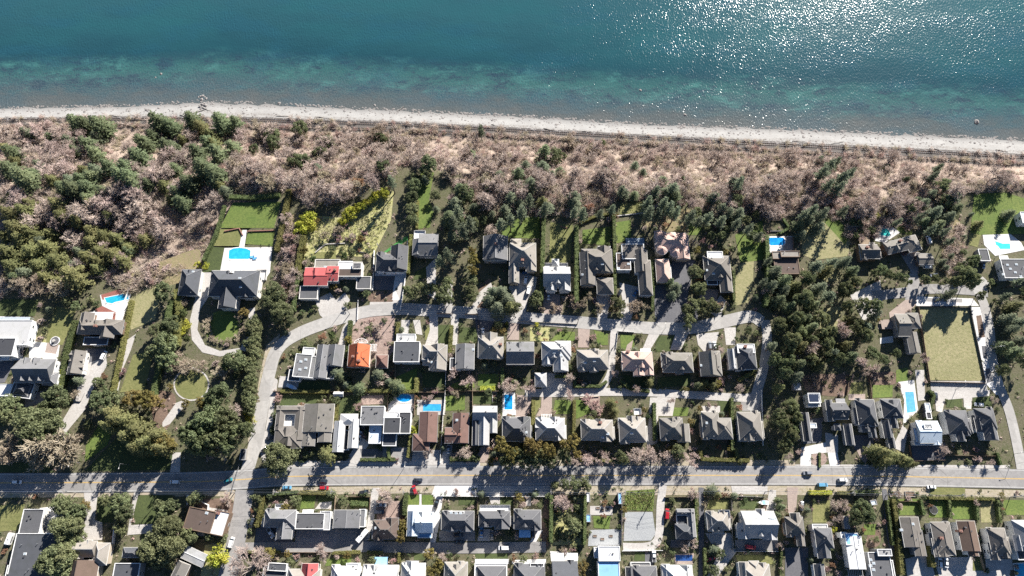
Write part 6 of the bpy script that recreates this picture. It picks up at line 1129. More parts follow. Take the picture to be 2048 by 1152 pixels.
# garden shrubs, lot by lot
for n, poly in [(16, rect(545, 640, 700, 780)), (24, rect(700, 640, 960, 790)), (34, rect(960, 640, 1240, 790)), (30, rect(1240, 640, 1520, 790)), (20, rect(545, 790, 760, 925)), (24, rect(760, 790, 1000, 925)), (30, rect(1000, 800, 1300, 925)), (26, rect(1300, 800, 1530, 925)), (34, rect(1590, 740, 2000, 930)),
                (24, rect(500, 985, 740, 1130)), (30, rect(740, 985, 1100, 1130)), (36, rect(1100, 985, 1250, 1110)), (26, rect(1330, 985, 1560, 1140)), (34, rect(1560, 980, 1800, 1150)), (30, rect(1790, 974, 2045, 1150)), (18, rect(590, 500, 750, 640)), (26, rect(1080, 580, 1520, 640)), (18, rect(1380, 430, 1530, 560)), (14, rect(1700, 560, 1990, 640)), (24, rect(20, 600, 260, 800)), (16, rect(340, 600, 500, 800)), (20, rect(0, 985, 460, 1150)), (22, rect(610, 440, 760, 510)), (16, rect(1290, 400, 1400, 460)), (10, rect(1160, 430, 1240, 500))]:
    scatter(n, poly, ['S', 's', 'd', 'S', 'P', 's', 'd', 'R', 'C' if n < 20 else 'S'], 3.5, 7.5, 9)
    scatter(n // 3, poly, ['B', 'O', 'G', 'D', 'B', 'K', 'T'], 6, 9.5, 15)

def far_trees():
    rng = np.random.default_rng(77); V, F = [], []; nb = 0; n = 0
    while n < 130:
        a, b = rng.uniform(-10, 2060), rng.uniform(255, 425)
        if not (inpoly(a, b, BLUFF) or (a < 440 and b > 262 and inpoly(a, b, [(-20, 262), (440, 270), (440, 380), (280, 500), (-20, 520)]))): continue
        if a < 470 and rng.random() < .8: continue
        cm, tm, h0, r0 = PROTO['D'][int(rng.integers(0, 4))]; s = rng.uniform(.75, 1.25); x, y, z = ground(a, b, 5); t = rng.uniform(0, 6.28)
        for me in (cm, tm):
            v = np.zeros(len(me.vertices) * 3); me.vertices.foreach_get('co', v); v = v.reshape(-1, 3) * s; k = len(me.polygons)
            fi = [list(p.vertices) for p in me.polygons if len(p.vertices) == 4]
            V.append(np.c_[v[:, 0] * math.cos(t) - v[:, 1] * math.sin(t) + x, v[:, 0] * math.sin(t) + v[:, 1] * math.cos(t) + y, v[:, 2] + z]); F.append(np.array(fi) + nb); nb += len(v)
        n += 1
    tag(link(bpy.data.objects.new('bare_woodland', np_mesh('bare_woodland', np.concatenate(V), np.concatenate(F), LF['D']))), 'mass of leafless trees covering the sea bluff', 'woodland', kind='stuff')
far_trees()
# ---- thicket on the bluff: nobody could count it
def thicket():
    rng = np.random.default_rng(5); P = []
    polys = [(BLUFF, 5200), ([(-20, 250), (440, 262), (440, 390), (300, 520), (100, 590), (-20, 590)], 2200), ([(215, 560), (320, 520), (420, 430), (440, 470), (370, 540), (250, 590)], 260), ([(560, 430), (598, 440), (600, 600), (550, 600)], 130), ([(-20, 238), (500, 240), (1000, 262), (1480, 290), (2060, 318), (2060, 330), (1480, 302), (1000, 275), (500, 252), (-20, 262)], 130), ([(1885, 450), (1925, 450), (1930, 540), (1890, 545)], 120), ([(1760, 455), (1700, 440), (1690, 470), (1745, 475)], 70)]
    for poly, n in polys:
        x0, x1 = min(p[0] for p in poly), max(p[0] for p in poly); y0, y1 = min(p[1] for p in poly), max(p[1] for p in poly); k = 0
        while k < n:
            a, b = rng.uniform(x0, x1), rng.uniform(y0, y1)
            if inpoly(a, b, poly): P.append(ground(a, b, 1.0)); k += 1
    for _ in range(420):                                          # scrub either side of the railway
        a = rng.uniform(-20, 2070); ry = float(np.interp(a, [p[0] for p in RAILP], [p[1] for p in RAILP])); s_ = math.sin(a * .021) + math.sin(a * .0083 + 1) 
        o = rng.normal(-6.0, 1.0) if rng.random() < .14 else rng.normal(6.2, 1.4)
        if s_ < -.35 and a > 60: o += 0
        elif rng.random() < .12: o = rng.normal(1, 5)
        P.append(ground(a, ry + o, .5))
    for _ in range(70):                                          # scrub straggling onto the upper beach
        a = rng.uniform(-20, 2070); P.append(ground(a, float(np.interp(a, [p[0] for p in RAILP], [p[1] for p in RAILP])) - 8.5 - abs(rng.normal(0, 2)), .3))
    P = np.array(P); V, idx = [], []
    m = 46
    for i, p in enumerate(P):
        sc_ = rng.uniform(.8, 1.9); d = rng.normal(size=(m, 3)); d[:, 2] = np.abs(d[:, 2]) + .35; d /= np.linalg.norm(d, axis=1, keepdims=True)
        b = p + np.c_[rng.normal(0, .5, (m, 2)) * sc_, rng.uniform(0, .7, m) * sc_]; L = rng.uniform(.8, 2.0, (m, 1)) * sc_
        u = np.cross(d, rng.normal(size=(m, 3))); u /= np.linalg.norm(u, axis=1, keepdims=True) + 1e-9; w = .09 * sc_
        V.append(np.stack([b - u * w, b + u * w, b + d * L + u * .012, b + d * L - u * .012], 1).reshape(-1, 3))
        idx += [0 if rng.random() < .62 else (1 if rng.random() < .6 else 2)] * m
    V = np.concatenate(V); F = np.arange(len(V)).reshape(-1, 4)
    me = np_mesh('brush_thicket', V, F, [LF['D'], LF['T'], LF['P']], np.array(idx))
    o = link(bpy.data.objects.new('brush_thicket', me)); tag(o, 'leafless pinkish brush covering the sea bluff', 'thicket', kind='stuff')
thicket()

def tufts(name, label, polys, mat, size=.28, hgt=.35):
    """rough grass: short blades standing on the ground"""
    rng = np.random.default_rng(9); V = []
    for poly, n in polys:
        x0, x1 = min(p[0] for p in poly), max(p[0] for p in poly); y0, y1 = min(p[1] for p in poly), max(p[1] for p in poly); k = 0
        while k < n:
            a, b = rng.uniform(x0, x1), rng.uniform(y0, y1)
            if inpoly(a, b, poly):
                k += 1; x, y = atz(a, b, 0); z = T(x, y)
                for _ in range(5):
                    t = rng.uniform(0, 6.28); c, s = math.cos(t) * size * .5, math.sin(t) * size * .5; ox, oy = rng.normal(0, .35, 2); l = rng.normal(0, .18, 2); h = hgt * rng.uniform(.6, 1.4)
                    V += [(x + ox - c, y + oy - s, z + .05), (x + ox + c, y + oy + s, z + .05), (x + ox + l[0], y + oy + l[1], z + h)]
    V = np.array(V); me = np_mesh(name, V, np.arange(len(V)).reshape(-1, 3), mat); tag(link(bpy.data.objects.new(name, me)), label, 'grass', kind='stuff')
tufts('dry_grass', 'tufts of dry grass in the fenced field', [([(1838, 615), (1938, 618), (1968, 760), (1860, 758)], 2600)], M['lawn_dry'], .3, .16)
tufts('rough_grass', 'rough yellowish grass of the wild garden', [([(610, 432), (690, 440), (720, 415), (785, 385), (775, 440), (745, 505), (640, 500), (605, 480)], 1500), ([(1252, 984), (1308, 980), (1304, 1020), (1252, 1018)], 400), ([(230, 560), (330, 520), (400, 500), (372, 560), (270, 580)], 900)], M['garden'], .3, .5)

def cover():
    rng = np.random.default_rng(21); V, idx = [], []; n = 0
    for _ in range(60000):
        px, py = rng.uniform(-10, 2058), rng.uniform(425, 1152)
        if n >= 3600: break
        if px < 480 and py < 590: continue
        if px < 540 and rng.random() < .3: continue
        if on_road(px, py) or any(inpoly(px, py, p) for p in PAVED): continue
        x, y = atz(px, py, 0)
        if T(x, y) < -.2 or not free(x, y, .3): continue
        n += 1; k = 22; s = rng.uniform(.5, 1.25); d = rng.normal(size=(k, 3)); d[:, 2] = np.abs(d[:, 2]); C = np.array([x, y, .1]) + d * np.array([.75, .75, .5]) * s * .6; v, f = quads(C, d + rng.normal(size=(k, 3)) * .4, rng.uniform(.3, .6, k) * s, rng, .9); V.append(v)
        idx += [[0, 0, 1, 2, 3, 4, 5][int(rng.integers(0, 7))]] * k
    V = np.concatenate(V); me = np_mesh('garden_ground_cover', V, np.arange(len(V)).reshape(-1, 4), [LF['S'], LF['O'], LF['D'], LF['T'], LF['H'], LF['P']], np.array(idx)); tag(link(bpy.data.objects.new('garden_ground_cover', me)), 'low planting and weeds between the gardens', 'ground cover', kind='stuff')
cover()
# ---- hedges
HEDGES = []
def hedge(pts, wpx, h, code, label):
    h *= 1.22; w = [atz(x, y, h) for x, y in pts]; wid = wpx * scale_at(*pts[0])[0]; rng = np.random.default_rng(hash_(label)); mb = MB(); C, Nr = [], []
    mid = w[len(w) // 2]; ox, oy = (w[0][0] + w[-1][0]) / 2, (w[0][1] + w[-1][1]) / 2
    for (ax, ay), (bx, by) in zip(w, w[1:]):
        L = math.hypot(bx - ax, by - ay); dx, dy = (bx - ax) / L, (by - ay) / L; nx, ny = -dy, dx
        q = wid / 2 * .8; vs = []
        for (x, y) in ((ax - ox, ay - oy), (bx - ox, by - oy)): vs += [(x - nx * q, y - ny * q, 0), (x + nx * q, y + ny * q, 0), (x + nx * q, y + ny * q, h * .9), (x - nx * q, y - ny * q, h * .9)]
        mb.add(vs, [(0, 4, 5, 1), (1, 5, 6, 2), (2, 6, 7, 3), (3, 7, 4, 0), (0, 1, 2, 3), (4, 7, 6, 5)])
        k = int(L * (wid * 7 + h * 7)); t = rng.uniform(0, L, k); top = rng.random(k) < wid / (wid + h * 1.2); side = rng.choice([-1, 1], k)
        u = np.where(top, rng.uniform(-.5, .5, k) * wid, side * wid * .5 * rng.uniform(.85, 1.1, k)); z = np.where(top, h * rng.uniform(.9, 1.06, k), rng.uniform(.1, 1, k) * h)
        bump = 1 + .06 * np.sin(t * 1.7); z = z * bump
        C.append(np.c_[ax - ox + dx * t + nx * u, ay - oy + dy * t + ny * u, z]); nn = rng.normal(size=(k, 3)) * .5
        nn[:, 2] += np.where(top, 1, .3); nn[:, 0] += np.where(top, 0, side * nx); nn[:, 1] += np.where(top, 0, side * ny); Nr.append(nn)
    C = np.concatenate(C); Nr = np.concatenate(Nr); V, F = quads(C, Nr, rng.uniform(.3, .6, len(C)), rng, .9)
    root = empty('hedge', (ox, oy, 0)); tag(root, label, 'hedge'); HEDGES.append(root)
    mb.build('hedge_core', LF[code], root); link(bpy.data.objects.new('foliage', np_mesh('foliage', V, F, LF[code])), root)
for a in [
 ([(577, 378), (566, 440), (552, 500)], 9, 3.2, 'A', 'long clipped yellow-green hedge along the mansion lawn'), ([(458, 392), (500, 394), (558, 388)], 8, 2.2, 'H', 'dark clipped hedge across the head of the mansion lawn'), ([(448, 410), (430, 470), (405, 520)], 6, 2, 'H', 'thin dark hedge on the gully side of the mansion lawn'),
 ([(606, 470), (597, 520), (592, 545)], 10, 3.5, 'A', 'golden-green hedge on the gully side of the red-roofed house'), ([(596, 550), (590, 590), (585, 620)], 8, 3, 'H', 'dark hedge beside the red-roofed house drive'), ([(835, 400), (833, 455)], 5, 2.2, 'A', 'thin pale hedge along the narrow sloping lawn'),
 ([(822, 468), (818, 510), (815, 545)], 7, 3, 'A', 'upright hedge between the wedge house and the half-shaded house'), ([(1088, 430), (1086, 480), (1083, 600)], 8, 4, 'H', 'tall dark hedge between the tan house and the long lawn'), ([(1153, 450), (1154, 520), (1153, 605)], 9, 4.5, 'H', 'tall olive hedge on the long lawn with the conservatory house'), ([(1228, 430), (1230, 500), (1230, 590)], 7, 4, 'H', 'straight tall hedge between the two brown seaward houses'),
 ([(1305, 520), (1308, 560), (1305, 620)], 6, 3, 'H', 'dark hedge between the white-trimmed house and the pink garage'), ([(1468, 540), (1469, 600)], 6, 3, 'H', 'dark hedge beside the dry strip of grass'), ([(1535, 470), (1538, 560), (1533, 610)], 10, 4, 'H', 'thick dark hedge between the grass strip and the flat dark house'),
 ([(352, 578), (358, 620), (350, 690)], 12, 3, 'A', 'broad yellow-green hedge along the mansion drive'), ([(262, 600), (250, 660), (238, 720), (224, 785)], 8, 2, 'A', 'long ragged yellow hedge beside the gravel track'), ([(340, 600), (322, 700), (305, 790)], 9, 3, 'H', 'dark hedge line beside the shadowed olive lawn'), ([(150, 640), (132, 700), (122, 770)], 10, 2.6, 'H', 'scalloped dark hedge beside the courtyard house'), ([(126, 738), (116, 775)], 9, 2.2, 'L', 'bright green hedge end by the triple-dormer garage'),
 ([(480, 700), (470, 740)], 9, 3, 'H', 'short dark hedge below the mansion drive loop'), ([(700, 640), (696, 690), (692, 715)], 8, 2.6, 'H', 'dark hedge between the twin-ridge house and the cleared lot'), ([(797, 645), (793, 668)], 6, 2, 'A', 'little hedge at the side of the cleared lot'),
 ([(903, 650), (899, 705)], 7, 2.6, 'A', 'yellowish hedge between two second-row back lawns'), ([(834, 755), (831, 785)], 9, 2, 'A', 'square-clipped hedge at the back-lawn corner'), ([(560, 782), (660, 783)], 6, 1.8, 'A', 'long low hedge behind the flat corner house'), ([(690, 780), (830, 783)], 6, 1.8, 'A', 'long low hedge behind the orange-tiled house'), ([(675, 790), (670, 845)], 6, 2.4, 'A', 'bright narrow hedge beside the white metal house'),
 ([(960, 776), (990, 776)], 9, 1.6, 'L', 'bright lime hedge at the lawn below the pyramid-roofed house'), ([(1005, 735), (1004, 780)], 6, 2.6, 'H', 'dark hedge below the pyramid-roofed house'), ([(1067, 800), (1065, 880)], 7, 3, 'A', 'golden hedge on the inland side of the deep-pool garden'), ([(1149, 800), (1148, 870)], 6, 3, 'A', 'yellowish hedge between two third-row houses with pale drives'), ([(1150, 745), (1150, 772), (1200, 772), (1214, 762)], 6, 2, 'H', 'clipped hedge wrapping the cream-grey house garden'), ([(1110, 752), (1148, 752)], 6, 2, 'H', 'dark hedge above the lane garage forecourt'),
 ([(1240, 760), (1260, 776), (1300, 782)], 7, 2, 'H', 'curved hedge below the rose-tinted house'), ([(1309, 805), (1311, 880)], 7, 3, 'H', 'dark hedge along the long pale alley drive'), ([(1478, 760), (1505, 745), (1518, 730)], 8, 2.5, 'A', 'olive hedge at the lane end below the white-crested house'), ([(1465, 795), (1466, 900)], 7, 3.2, 'H', 'dark hedge between the domed house and the white-lined house'),
 ([(1403, 918), (1500, 921)], 8, 2.6, 'A', 'square yellow hedge before the domed house at the main road'), ([(1402, 900), (1402, 916)], 7, 2.6, 'A', 'short clipped hedge return at the main road'), ([(1472, 895), (1476, 916)], 7, 2.6, 'A', 'small clipped hedge spur behind the square yellow hedge'), ([(900, 917), (960, 917)], 8, 2.2, 'H', 'dark roadside hedge below the second brown house'), ([(720, 919), (790, 919)], 6, 1.8, 'H', 'low roadside hedge below the skylight box house'), ([(774, 870), (778, 918)], 6, 2, 'H', 'dark hedge beside the charcoal flat house'), ([(822, 870), (815, 915)], 6, 3, 'A', 'narrow olive hedge beside the long brown house'), ([(1160, 920), (1260, 922)], 6, 1.6, 'A', 'low yellow hedge below the tan roadside houses'),
 ([(525, 992), (518, 1030), (512, 1055)], 8, 2.6, 'A', 'clipped hedge round the back-lane corner garden, facing the street'), ([(525, 990), (595, 984)], 6, 2, 'H', 'dark hedge along the corner garden at the main road'), ([(598, 985), (670, 986)], 7, 2, 'A', 'yellow roadside hedge above the vented flat house'), ([(598, 990), (594, 1020)], 6, 2.4, 'H', 'dark hedge at the corner-hip house flank'), ([(700, 1006), (735, 1008)], 9, 1.8, 'H', 'zigzag clipped hedge in front of the plain gabled house'), ([(812, 985), (808, 1030)], 8, 3, 'H', 'dark hedge between the sandy yard and the twin lawns'), ([(1103, 990), (1102, 1085)], 7, 4, 'H', 'tall dark hedge on the near flank of the allotment'), ([(1171, 990), (1169, 1090)], 6, 4, 'H', 'tall dark hedge down the middle of the allotments'),
 ([(1620, 985), (1665, 985)], 10, 2.6, 'L', 'bright green hedge along the verge by the blue van'), ([(1675, 986), (1700, 986)], 8, 2.2, 'A', 'short yellow hedge along the same verge'), ([(1705, 985), (1755, 983)], 9, 2.6, 'H', 'dark verge hedge by the alley mouth'), ([(1788, 998), (1798, 1060), (1806, 1150)], 10, 3.6, 'A', 'very tall straight hedge beside the dark alley'), ([(1776, 1000), (1784, 1060), (1788, 1090)], 7, 2.4, 'H', 'ragged hedge right along the dark alley'), ([(1843, 1000), (1850, 1030)], 7, 2.4, 'H', 'dark hedge between the first two far gardens'), ([(1900, 1000), (1903, 1035)], 7, 2.4, 'H', 'dark hedge between the middle far gardens'), ([(1954, 1000), (1958, 1040)], 7, 2.4, 'H', 'dark hedge beside the dry square lawn'), ([(1998, 1000), (2003, 1045)], 7, 2.6, 'H', 'dark hedge at the last far garden'), ([(1858, 996), (1990, 998)], 7, 2, 'A', 'long hedge at the head of the far gardens'),
 ([(1864, 1092), (1868, 1135)], 11, 3.5, 'A', 'thick clipped hedge block between two parking courts'), ([(1410, 1096), (1412, 1160)], 6, 2.6, 'H', 'dark hedge beside the alley in the bottom row'), ([(1392, 985), (1394, 1090)], 5, 2.4, 'H', 'thin dark hedge on the flank of the L-shaped house'), ([(1564, 1090), (1562, 1150)], 5, 2, 'H', 'thin hedge at the flank of the narrow tan house'), ([(490, 1104), (560, 1104)], 5, 1.5, 'A', 'low yellow hedge along the back lane by the trampoline'), ([(665, 1106), (720, 1104)], 6, 1.5, 'A', 'yellow hedge along the back lane by the pale terrace'), ([(733, 1105), (765, 1105)], 6, 1.5, 'A', 'low hedge along the back lane by the bright blue canopy'), ([(798, 1105), (798, 1125)], 6, 2, 'A', 'short yellow hedge by the white-lit bottom house'), ([(1852, 845), (1870, 790), (1860, 780)], 7, 2.2, 'H', 'dark hedge around the green pavilion'), ([(1996, 905), (2004, 930)], 6, 2, 'H', 'dark hedge at the side-street corner garden'),
 ([(1640, 905), (1640, 935)], 5, 1, 'H', 'low planting strip in the forked concrete drive'), ([(1555, 420), (1580, 455), (1560, 466)], 6, 1.4, 'H', 'terraced row of clipped mounds above the oval pool'), ([(1160, 445), (1190, 432), (1225, 425)], 6, 1.6, 'A', 'stepped terrace hedge above the brown many-ridged house')]:
    hedge(*a)
# ================================================================== pools
def pool_water():
    m, nt, b = new_mat('pool_water')
    n = nz(nt, .5, 3); c = mix(nt, ramp(nt, n, [(.4, 0.), (.65, 1.)]), (.02, .33, .56), (.03, .41, .62)); nt.links.new(c, b.inputs['Base Color'])
    b.inputs['Roughness'].default_value = .08; bp = nt.nodes.new('ShaderNodeBump'); bp.inputs['Strength'].default_value = .15; nt.links.new(nz(nt, 1.5, 3), bp.inputs['Height']); nt.links.new(bp.outputs[0], b.inputs['Normal'])
    return m
def pw(name, c1, c2):
    m = pool_water(); m.name = name
    for n in m.node_tree.nodes:
        if n.type == 'MIX': n.inputs[6].default_value = rgba(c1); n.inputs[7].default_value = rgba(c2)
    return m
PW = {'b': pool_water(), 'd': pw('deep_pool_water', (.01, .20, .52), (.02, .30, .60)), 't': pw('turquoise_pool_water', (.05, .47, .45), (.08, .58, .54)), 'c': pw('pool_cover', (.03, .27, .55), (.05, .36, .62)), 's': pw('shaded_pool_water', (.10, .33, .62), (.14, .40, .66)), 'n': pw('navy_cover', (.02, .06, .20), (.03, .08, .24))}
def pool(label, pts, wk, short, curve=False, rim='white', h=.22):
    if curve: pts = smooth_line(list(pts) + [pts[0]], 5)[:-1]
    w = [atz(x, y, h) for x, y in pts]; a = sum(w[i][0] * w[(i + 1) % len(w)][1] - w[(i + 1) % len(w)][0] * w[i][1] for i in range(len(w)))
    if a < 0: w = w[::-1]
    cx, cy = sum(p[0] for p in w) / len(w), sum(p[1] for p in w) / len(w); w = [(x - cx, y - cy) for x, y in w]; n = len(w)
    root = empty('swimming_pool', (cx, cy, 0)); tag(root, label, 'pool'); LAND.append((short, cx, cy))
    BLOCK.append((cx, cy, max(abs(p[0]) for p in w), max(abs(p[1]) for p in w)))
    def off(k):
        out = []
        for i in range(n):
            p, q, r = Vector(w[i - 1]), Vector(w[i]), Vector(w[(i + 1) % n]); d1, d2 = (q - p).normalized(), (r - q).normalized(); nn = (Vector((d1.y, -d1.x)) + Vector((d2.y, -d2.x))); nn = nn.normalized() if nn.length > 1e-6 else Vector((d1.y, -d1.x)); out.append((q.x + nn.x * k, q.y + nn.y * k))
        return out
    o = off(.55); mb = MB()
    mb.add([(x, y, h) for x, y in w] + [(x, y, h) for x, y in o] + [(x, y, 0) for x, y in o] + [(x, y, -.2) for x, y in w], [(i, (i + 1) % n, n + (i + 1) % n, n + i)[::-1] for i in range(n)] + [(n + i, n + (i + 1) % n, 2 * n + (i + 1) % n, 2 * n + i)[::-1] for i in range(n)] + [(3 * n + i, 3 * n + (i + 1) % n, (i + 1) % n, i)[::-1] for i in range(n)])
    mb.build('coping', M[rim], root)
    bm = bmesh.new(); f = bm.faces.new([bm.verts.new((x, y, h - .05)) for x, y in w]); bm.normal_update(); bmesh.ops.triangulate(bm, faces=[f]); me = bpy.data.meshes.new('pool_surface'); bm.to_mesh(me); bm.free(); me.materials.append(PW[wk])
    link(bpy.data.objects.new('pool_cover' if wk in 'cn' else 'pool_surface', me), root)
    if wk in 'bd':
        s = MB(); x, y = w[0]; s.tube((x * .97, y * .97, h), (x * .97, y * .97, h + .8), .05, .05, 5); s.tube((x * .97, y * .97 - .6, h), (x * .97, y * .97 - .6, h + .8), .05, .05, 5); s.build('ladder', M['metal'], root)
    return root
pool('big bright blue pool with an arched end on the mansion terrace', [(457, 517), (458, 501), (466, 497), (479, 495.5), (492, 497), (501, 501), (500, 517), (496, 518), (461, 518)], 'b', 'arched mansion pool')
pool('wedge-shaped blue pool between red-tiled decks', [(209, 596), (257, 586), (257, 598), (240, 602), (230, 604), (224, 607), (213, 605)], 'b', 'wedge-shaped pool')
pool('oval blue pool among bare shrubs in the third row', ell(808, 796, 15, 8, 18), 'd', 'oval garden pool')
pool('rectangular pool under a bright blue rippled cover', rect(846, 808, 882, 822), 'c', 'covered blue pool', rim='concrete')
pool('narrow deep-blue rectangular pool by the stone-coloured drive', rect(1009, 789, 1025, 819), 'd', 'deep-blue rectangular pool')
pool('rounded-corner blue pool above the flat dark house', [(1537, 477), (1541, 475), (1566, 475), (1570, 479), (1570, 486), (1566, 490), (1542, 491), (1538, 488)], 'd', 'rounded-corner pool')
pool('little kidney-shaped turquoise pool by the angled shingle house', [(1750, 464), (1766, 458), (1774, 457), (1780, 466), (1778, 472), (1766, 471), (1752, 469)], 't', 'kidney-shaped pool', True)
pool('turquoise cranked pool on the white terrace at the right edge', [(1990, 482), (2005, 487), (2020, 487), (2021, 498), (2000, 498), (1996, 492), (1992, 490)], 't', 'cranked turquoise pool')
pool('long pale-blue pool half shaded beside the narrow grey house', [(1810, 784), (1827, 783), (1832, 823), (1814, 826)], 's', 'long half-shaded pool')
pool('dark navy covered pool below the L-shaped house', rect(1351, 1110, 1385, 1122), 'n', 'navy covered pool', rim='pavers')
pool('bright blue pool in the bottom right corner', [(2028, 1128), (2060, 1126), (2066, 1160), (2034, 1160)], 'b', 'corner pool')

# ================================================================== vehicles
def loft(secs, n_mat=0):
    """secs: (x, halfwidth, z0, z1, top halfwidth)"""
    mb = MB(); vs, fs = [], []
    for x, hw, z0, z1, tw in secs: vs += [(x, -hw * .96, z0), (x, -hw, z0 + (z1 - z0) * .55), (x, -tw, z1), (x, tw, z1), (x, hw, z0 + (z1 - z0) * .55), (x, hw * .96, z0)]
    for i in range(len(secs) - 1):
        a, b = i * 6, i * 6 + 6
        for j in range(6): fs.append((a + j, a + (j + 1) % 6, b + (j + 1) % 6, b + j))
    k = (len(secs) - 1) * 6; fs += [(5, 4, 3, 2, 1, 0), tuple(range(k, k + 6))]
    mb.add(vs, [f[::-1] for f in fs]); return mb
def car_proto(kind):
    L = {'sedan': 4.6, 'suv': 4.7, 'van': 5.1, 'pickup': 5.6}[kind]; w = {'sedan': .9, 'suv': .95, 'van': 1.0, 'pickup': 1.0}[kind]; h = L / 2; P = {}
    if kind == 'sedan':
        P['body'] = loft([(-h, w * .8, .35, .75, w * .7), (-h + .25, w, .25, .95, w * .88), (-h + 1.1, w, .22, 1.0, w * .9), (h - 1.5, w, .22, .98, w * .9), (h - .35, w * .97, .25, .85, w * .85), (h, w * .78, .35, .65, w * .68)])
        P['windows'] = loft([(-h + .75, w * .82, .95, 1.0, w * .78), (-h + 1.25, w * .84, .95, 1.38, w * .68), (.55, w * .84, .95, 1.38, w * .68), (1.35, w * .84, .95, 1.0, w * .78)]); roof = (-h + 1.3, .5, w * .66, 1.44)
    elif kind == 'suv':
        P['body'] = loft([(-h, w * .88, .4, 1.0, w * .8), (-h + .2, w, .3, 1.1, w * .9), (h - 1.5, w, .28, 1.1, w * .9), (h - .3, w * .97, .3, 1.0, w * .86), (h, w * .82, .4, .8, w * .75)])
        P['windows'] = loft([(-h + .12, w * .86, 1.05, 1.12, w * .82), (-h + .45, w * .86, 1.05, 1.66, w * .72), (.6, w * .86, 1.05, 1.66, w * .72), (1.35, w * .86, 1.05, 1.12, w * .8)]); roof = (-h + .45, .55, w * .7, 1.74)
    elif kind == 'van':
        P['body'] = loft([(-h, w * .95, .4, 1.2, w * .9), (-h + .12, w, .3, 1.25, w * .95), (h - 1.1, w, .3, 1.25, w * .93), (h - .25, w * .97, .3, 1.05, w * .85), (h, w * .85, .4, .85, w * .75)])
        P['windows'] = loft([(-h + .08, w * .93, 1.2, 1.3, w * .9), (-h + .2, w * .93, 1.2, 1.95, w * .82), (1.0, w * .93, 1.2, 1.95, w * .82), (h - .75, w * .9, 1.2, 1.28, w * .8)]); roof = (-h + .2, 1.0, w * .84, 2.06)
    else:
        P['body'] = loft([(-h, w * .95, .45, 1.0, w * .92), (-h + .1, w, .4, 1.05, w * .95), (h - 1.6, w, .35, 1.08, w * .92), (h - .3, w * .98, .38, 1.0, w * .88), (h, w * .85, .45, .85, w * .78)])
        P['windows'] = loft([(-.75, w * .88, 1.05, 1.12, w * .84), (-.62, w * .88, 1.05, 1.72, w * .74), (.75, w * .88, 1.05, 1.72, w * .74), (1.5, w * .88, 1.05, 1.12, w * .8)]); roof = (-.6, .72, w * .72, 1.8)
        b = MB(); b.box(-h + .15, -w * .8, 1.06, -.85, w * .8, 1.09); P['load_bed'] = b
    b = MB(); x0, x1, hw, z = roof; b.add([(x0, -hw, z - .09), (x1, -hw, z - .09), (x1, hw, z - .09), (x0, hw, z - .09), (x0 + .08, -hw + .1, z), (x1 - .12, -hw + .1, z), (x1 - .12, hw - .1, z), (x0 + .08, hw - .1, z)], [(0, 3, 2, 1), (4, 5, 6, 7), (0, 1, 5, 4), (1, 2, 6, 5), (2, 3, 7, 6), (3, 0, 4, 7)]); P['roof'] = b
    me = {}
    for k, b in P.items():
        o = b.build(k, {'windows': M['glass'], 'load_bed': M['darkwall']}.get(k, M['white'])); me[k] = o.data; bpy.data.objects.remove(o)
    wh = MB(); n = 12; wh.add([(.33 * math.cos(6.283 * i / n), s, .33 * math.sin(6.283 * i / n)) for s in (-.1, .1) for i in range(n)], [(i, (i + 1) % n, n + (i + 1) % n, n + i) for i in range(n)] + [tuple(range(n - 1, -1, -1)), tuple(range(n, 2 * n))]); o = wh.build('wheel', M['black']); me['wheel'] = o.data; bpy.data.objects.remove(o)
    lb = MB(); lb.box(-.06, -.18, -.07, .06, .18, .07); o = lb.build('headlight', M['skyglass']); me['headlight'] = o.data; bpy.data.objects.remove(o)
    return me, L, w
CARS = {k: car_proto(k) for k in ('sedan', 'suv', 'van', 'pickup')}
def paint(n, c, met=.2):
    m = plain('car_paint_' + n, c, .25, .5, met); m.node_tree.nodes['Principled BSDF'].inputs['Coat Weight'].default_value = .6; return m
CP = {'white': paint('white', (.82, .82, .82), 0), 'black': paint('black', (.015, .015, .018)), 'dark': paint('dark', (.035, .04, .055)), 'silver': paint('silver', (.42, .43, .45), .5), 'red': paint('red', (.45, .02, .03)), 'blue': paint('blue', (.03, .16, .38)), 'teal': paint('teal', (.03, .22, .26)), 'skyblue': paint('skyblue', (.14, .36, .55)), 'grey': paint('grey', (.16, .165, .175), .4)}
VEH = []
def car(px, py, ang, kind, colr, label, z=.2, group=None):
    me, L, w = CARS[kind]; x, y = atz(px, py, .9)
    nm = {'sedan': 'parked_car', 'suv': 'parked_car', 'van': 'van', 'pickup': 'pickup_truck'}[kind]
    r = empty(nm, (x, y, z), R(ang)); tag(r, label, {'van': 'van', 'pickup': 'pickup'}.get(kind, 'car'), group)
    for k in ('body', 'windows', 'roof', 'load_bed'):
        if k in me:
            o = inst(me[k], k, r, (0, 0, 0))
            if k in ('body', 'roof'): o.material_slots[0].link = 'OBJECT'; o.material_slots[0].material = CP[colr]
    for a in (-1, 1):
        for b in (-1, 1): inst(me['wheel'], 'wheel', r, (a * L * .3, b * (w - .08), .33))
    for b in (-1, 1): inst(me['headlight'], 'headlight', r, (L / 2 - .1, b * w * .62, .72))
    VEH.append((x, y)); BLOCK.append((x, y, 1.6, 1.6)); return r
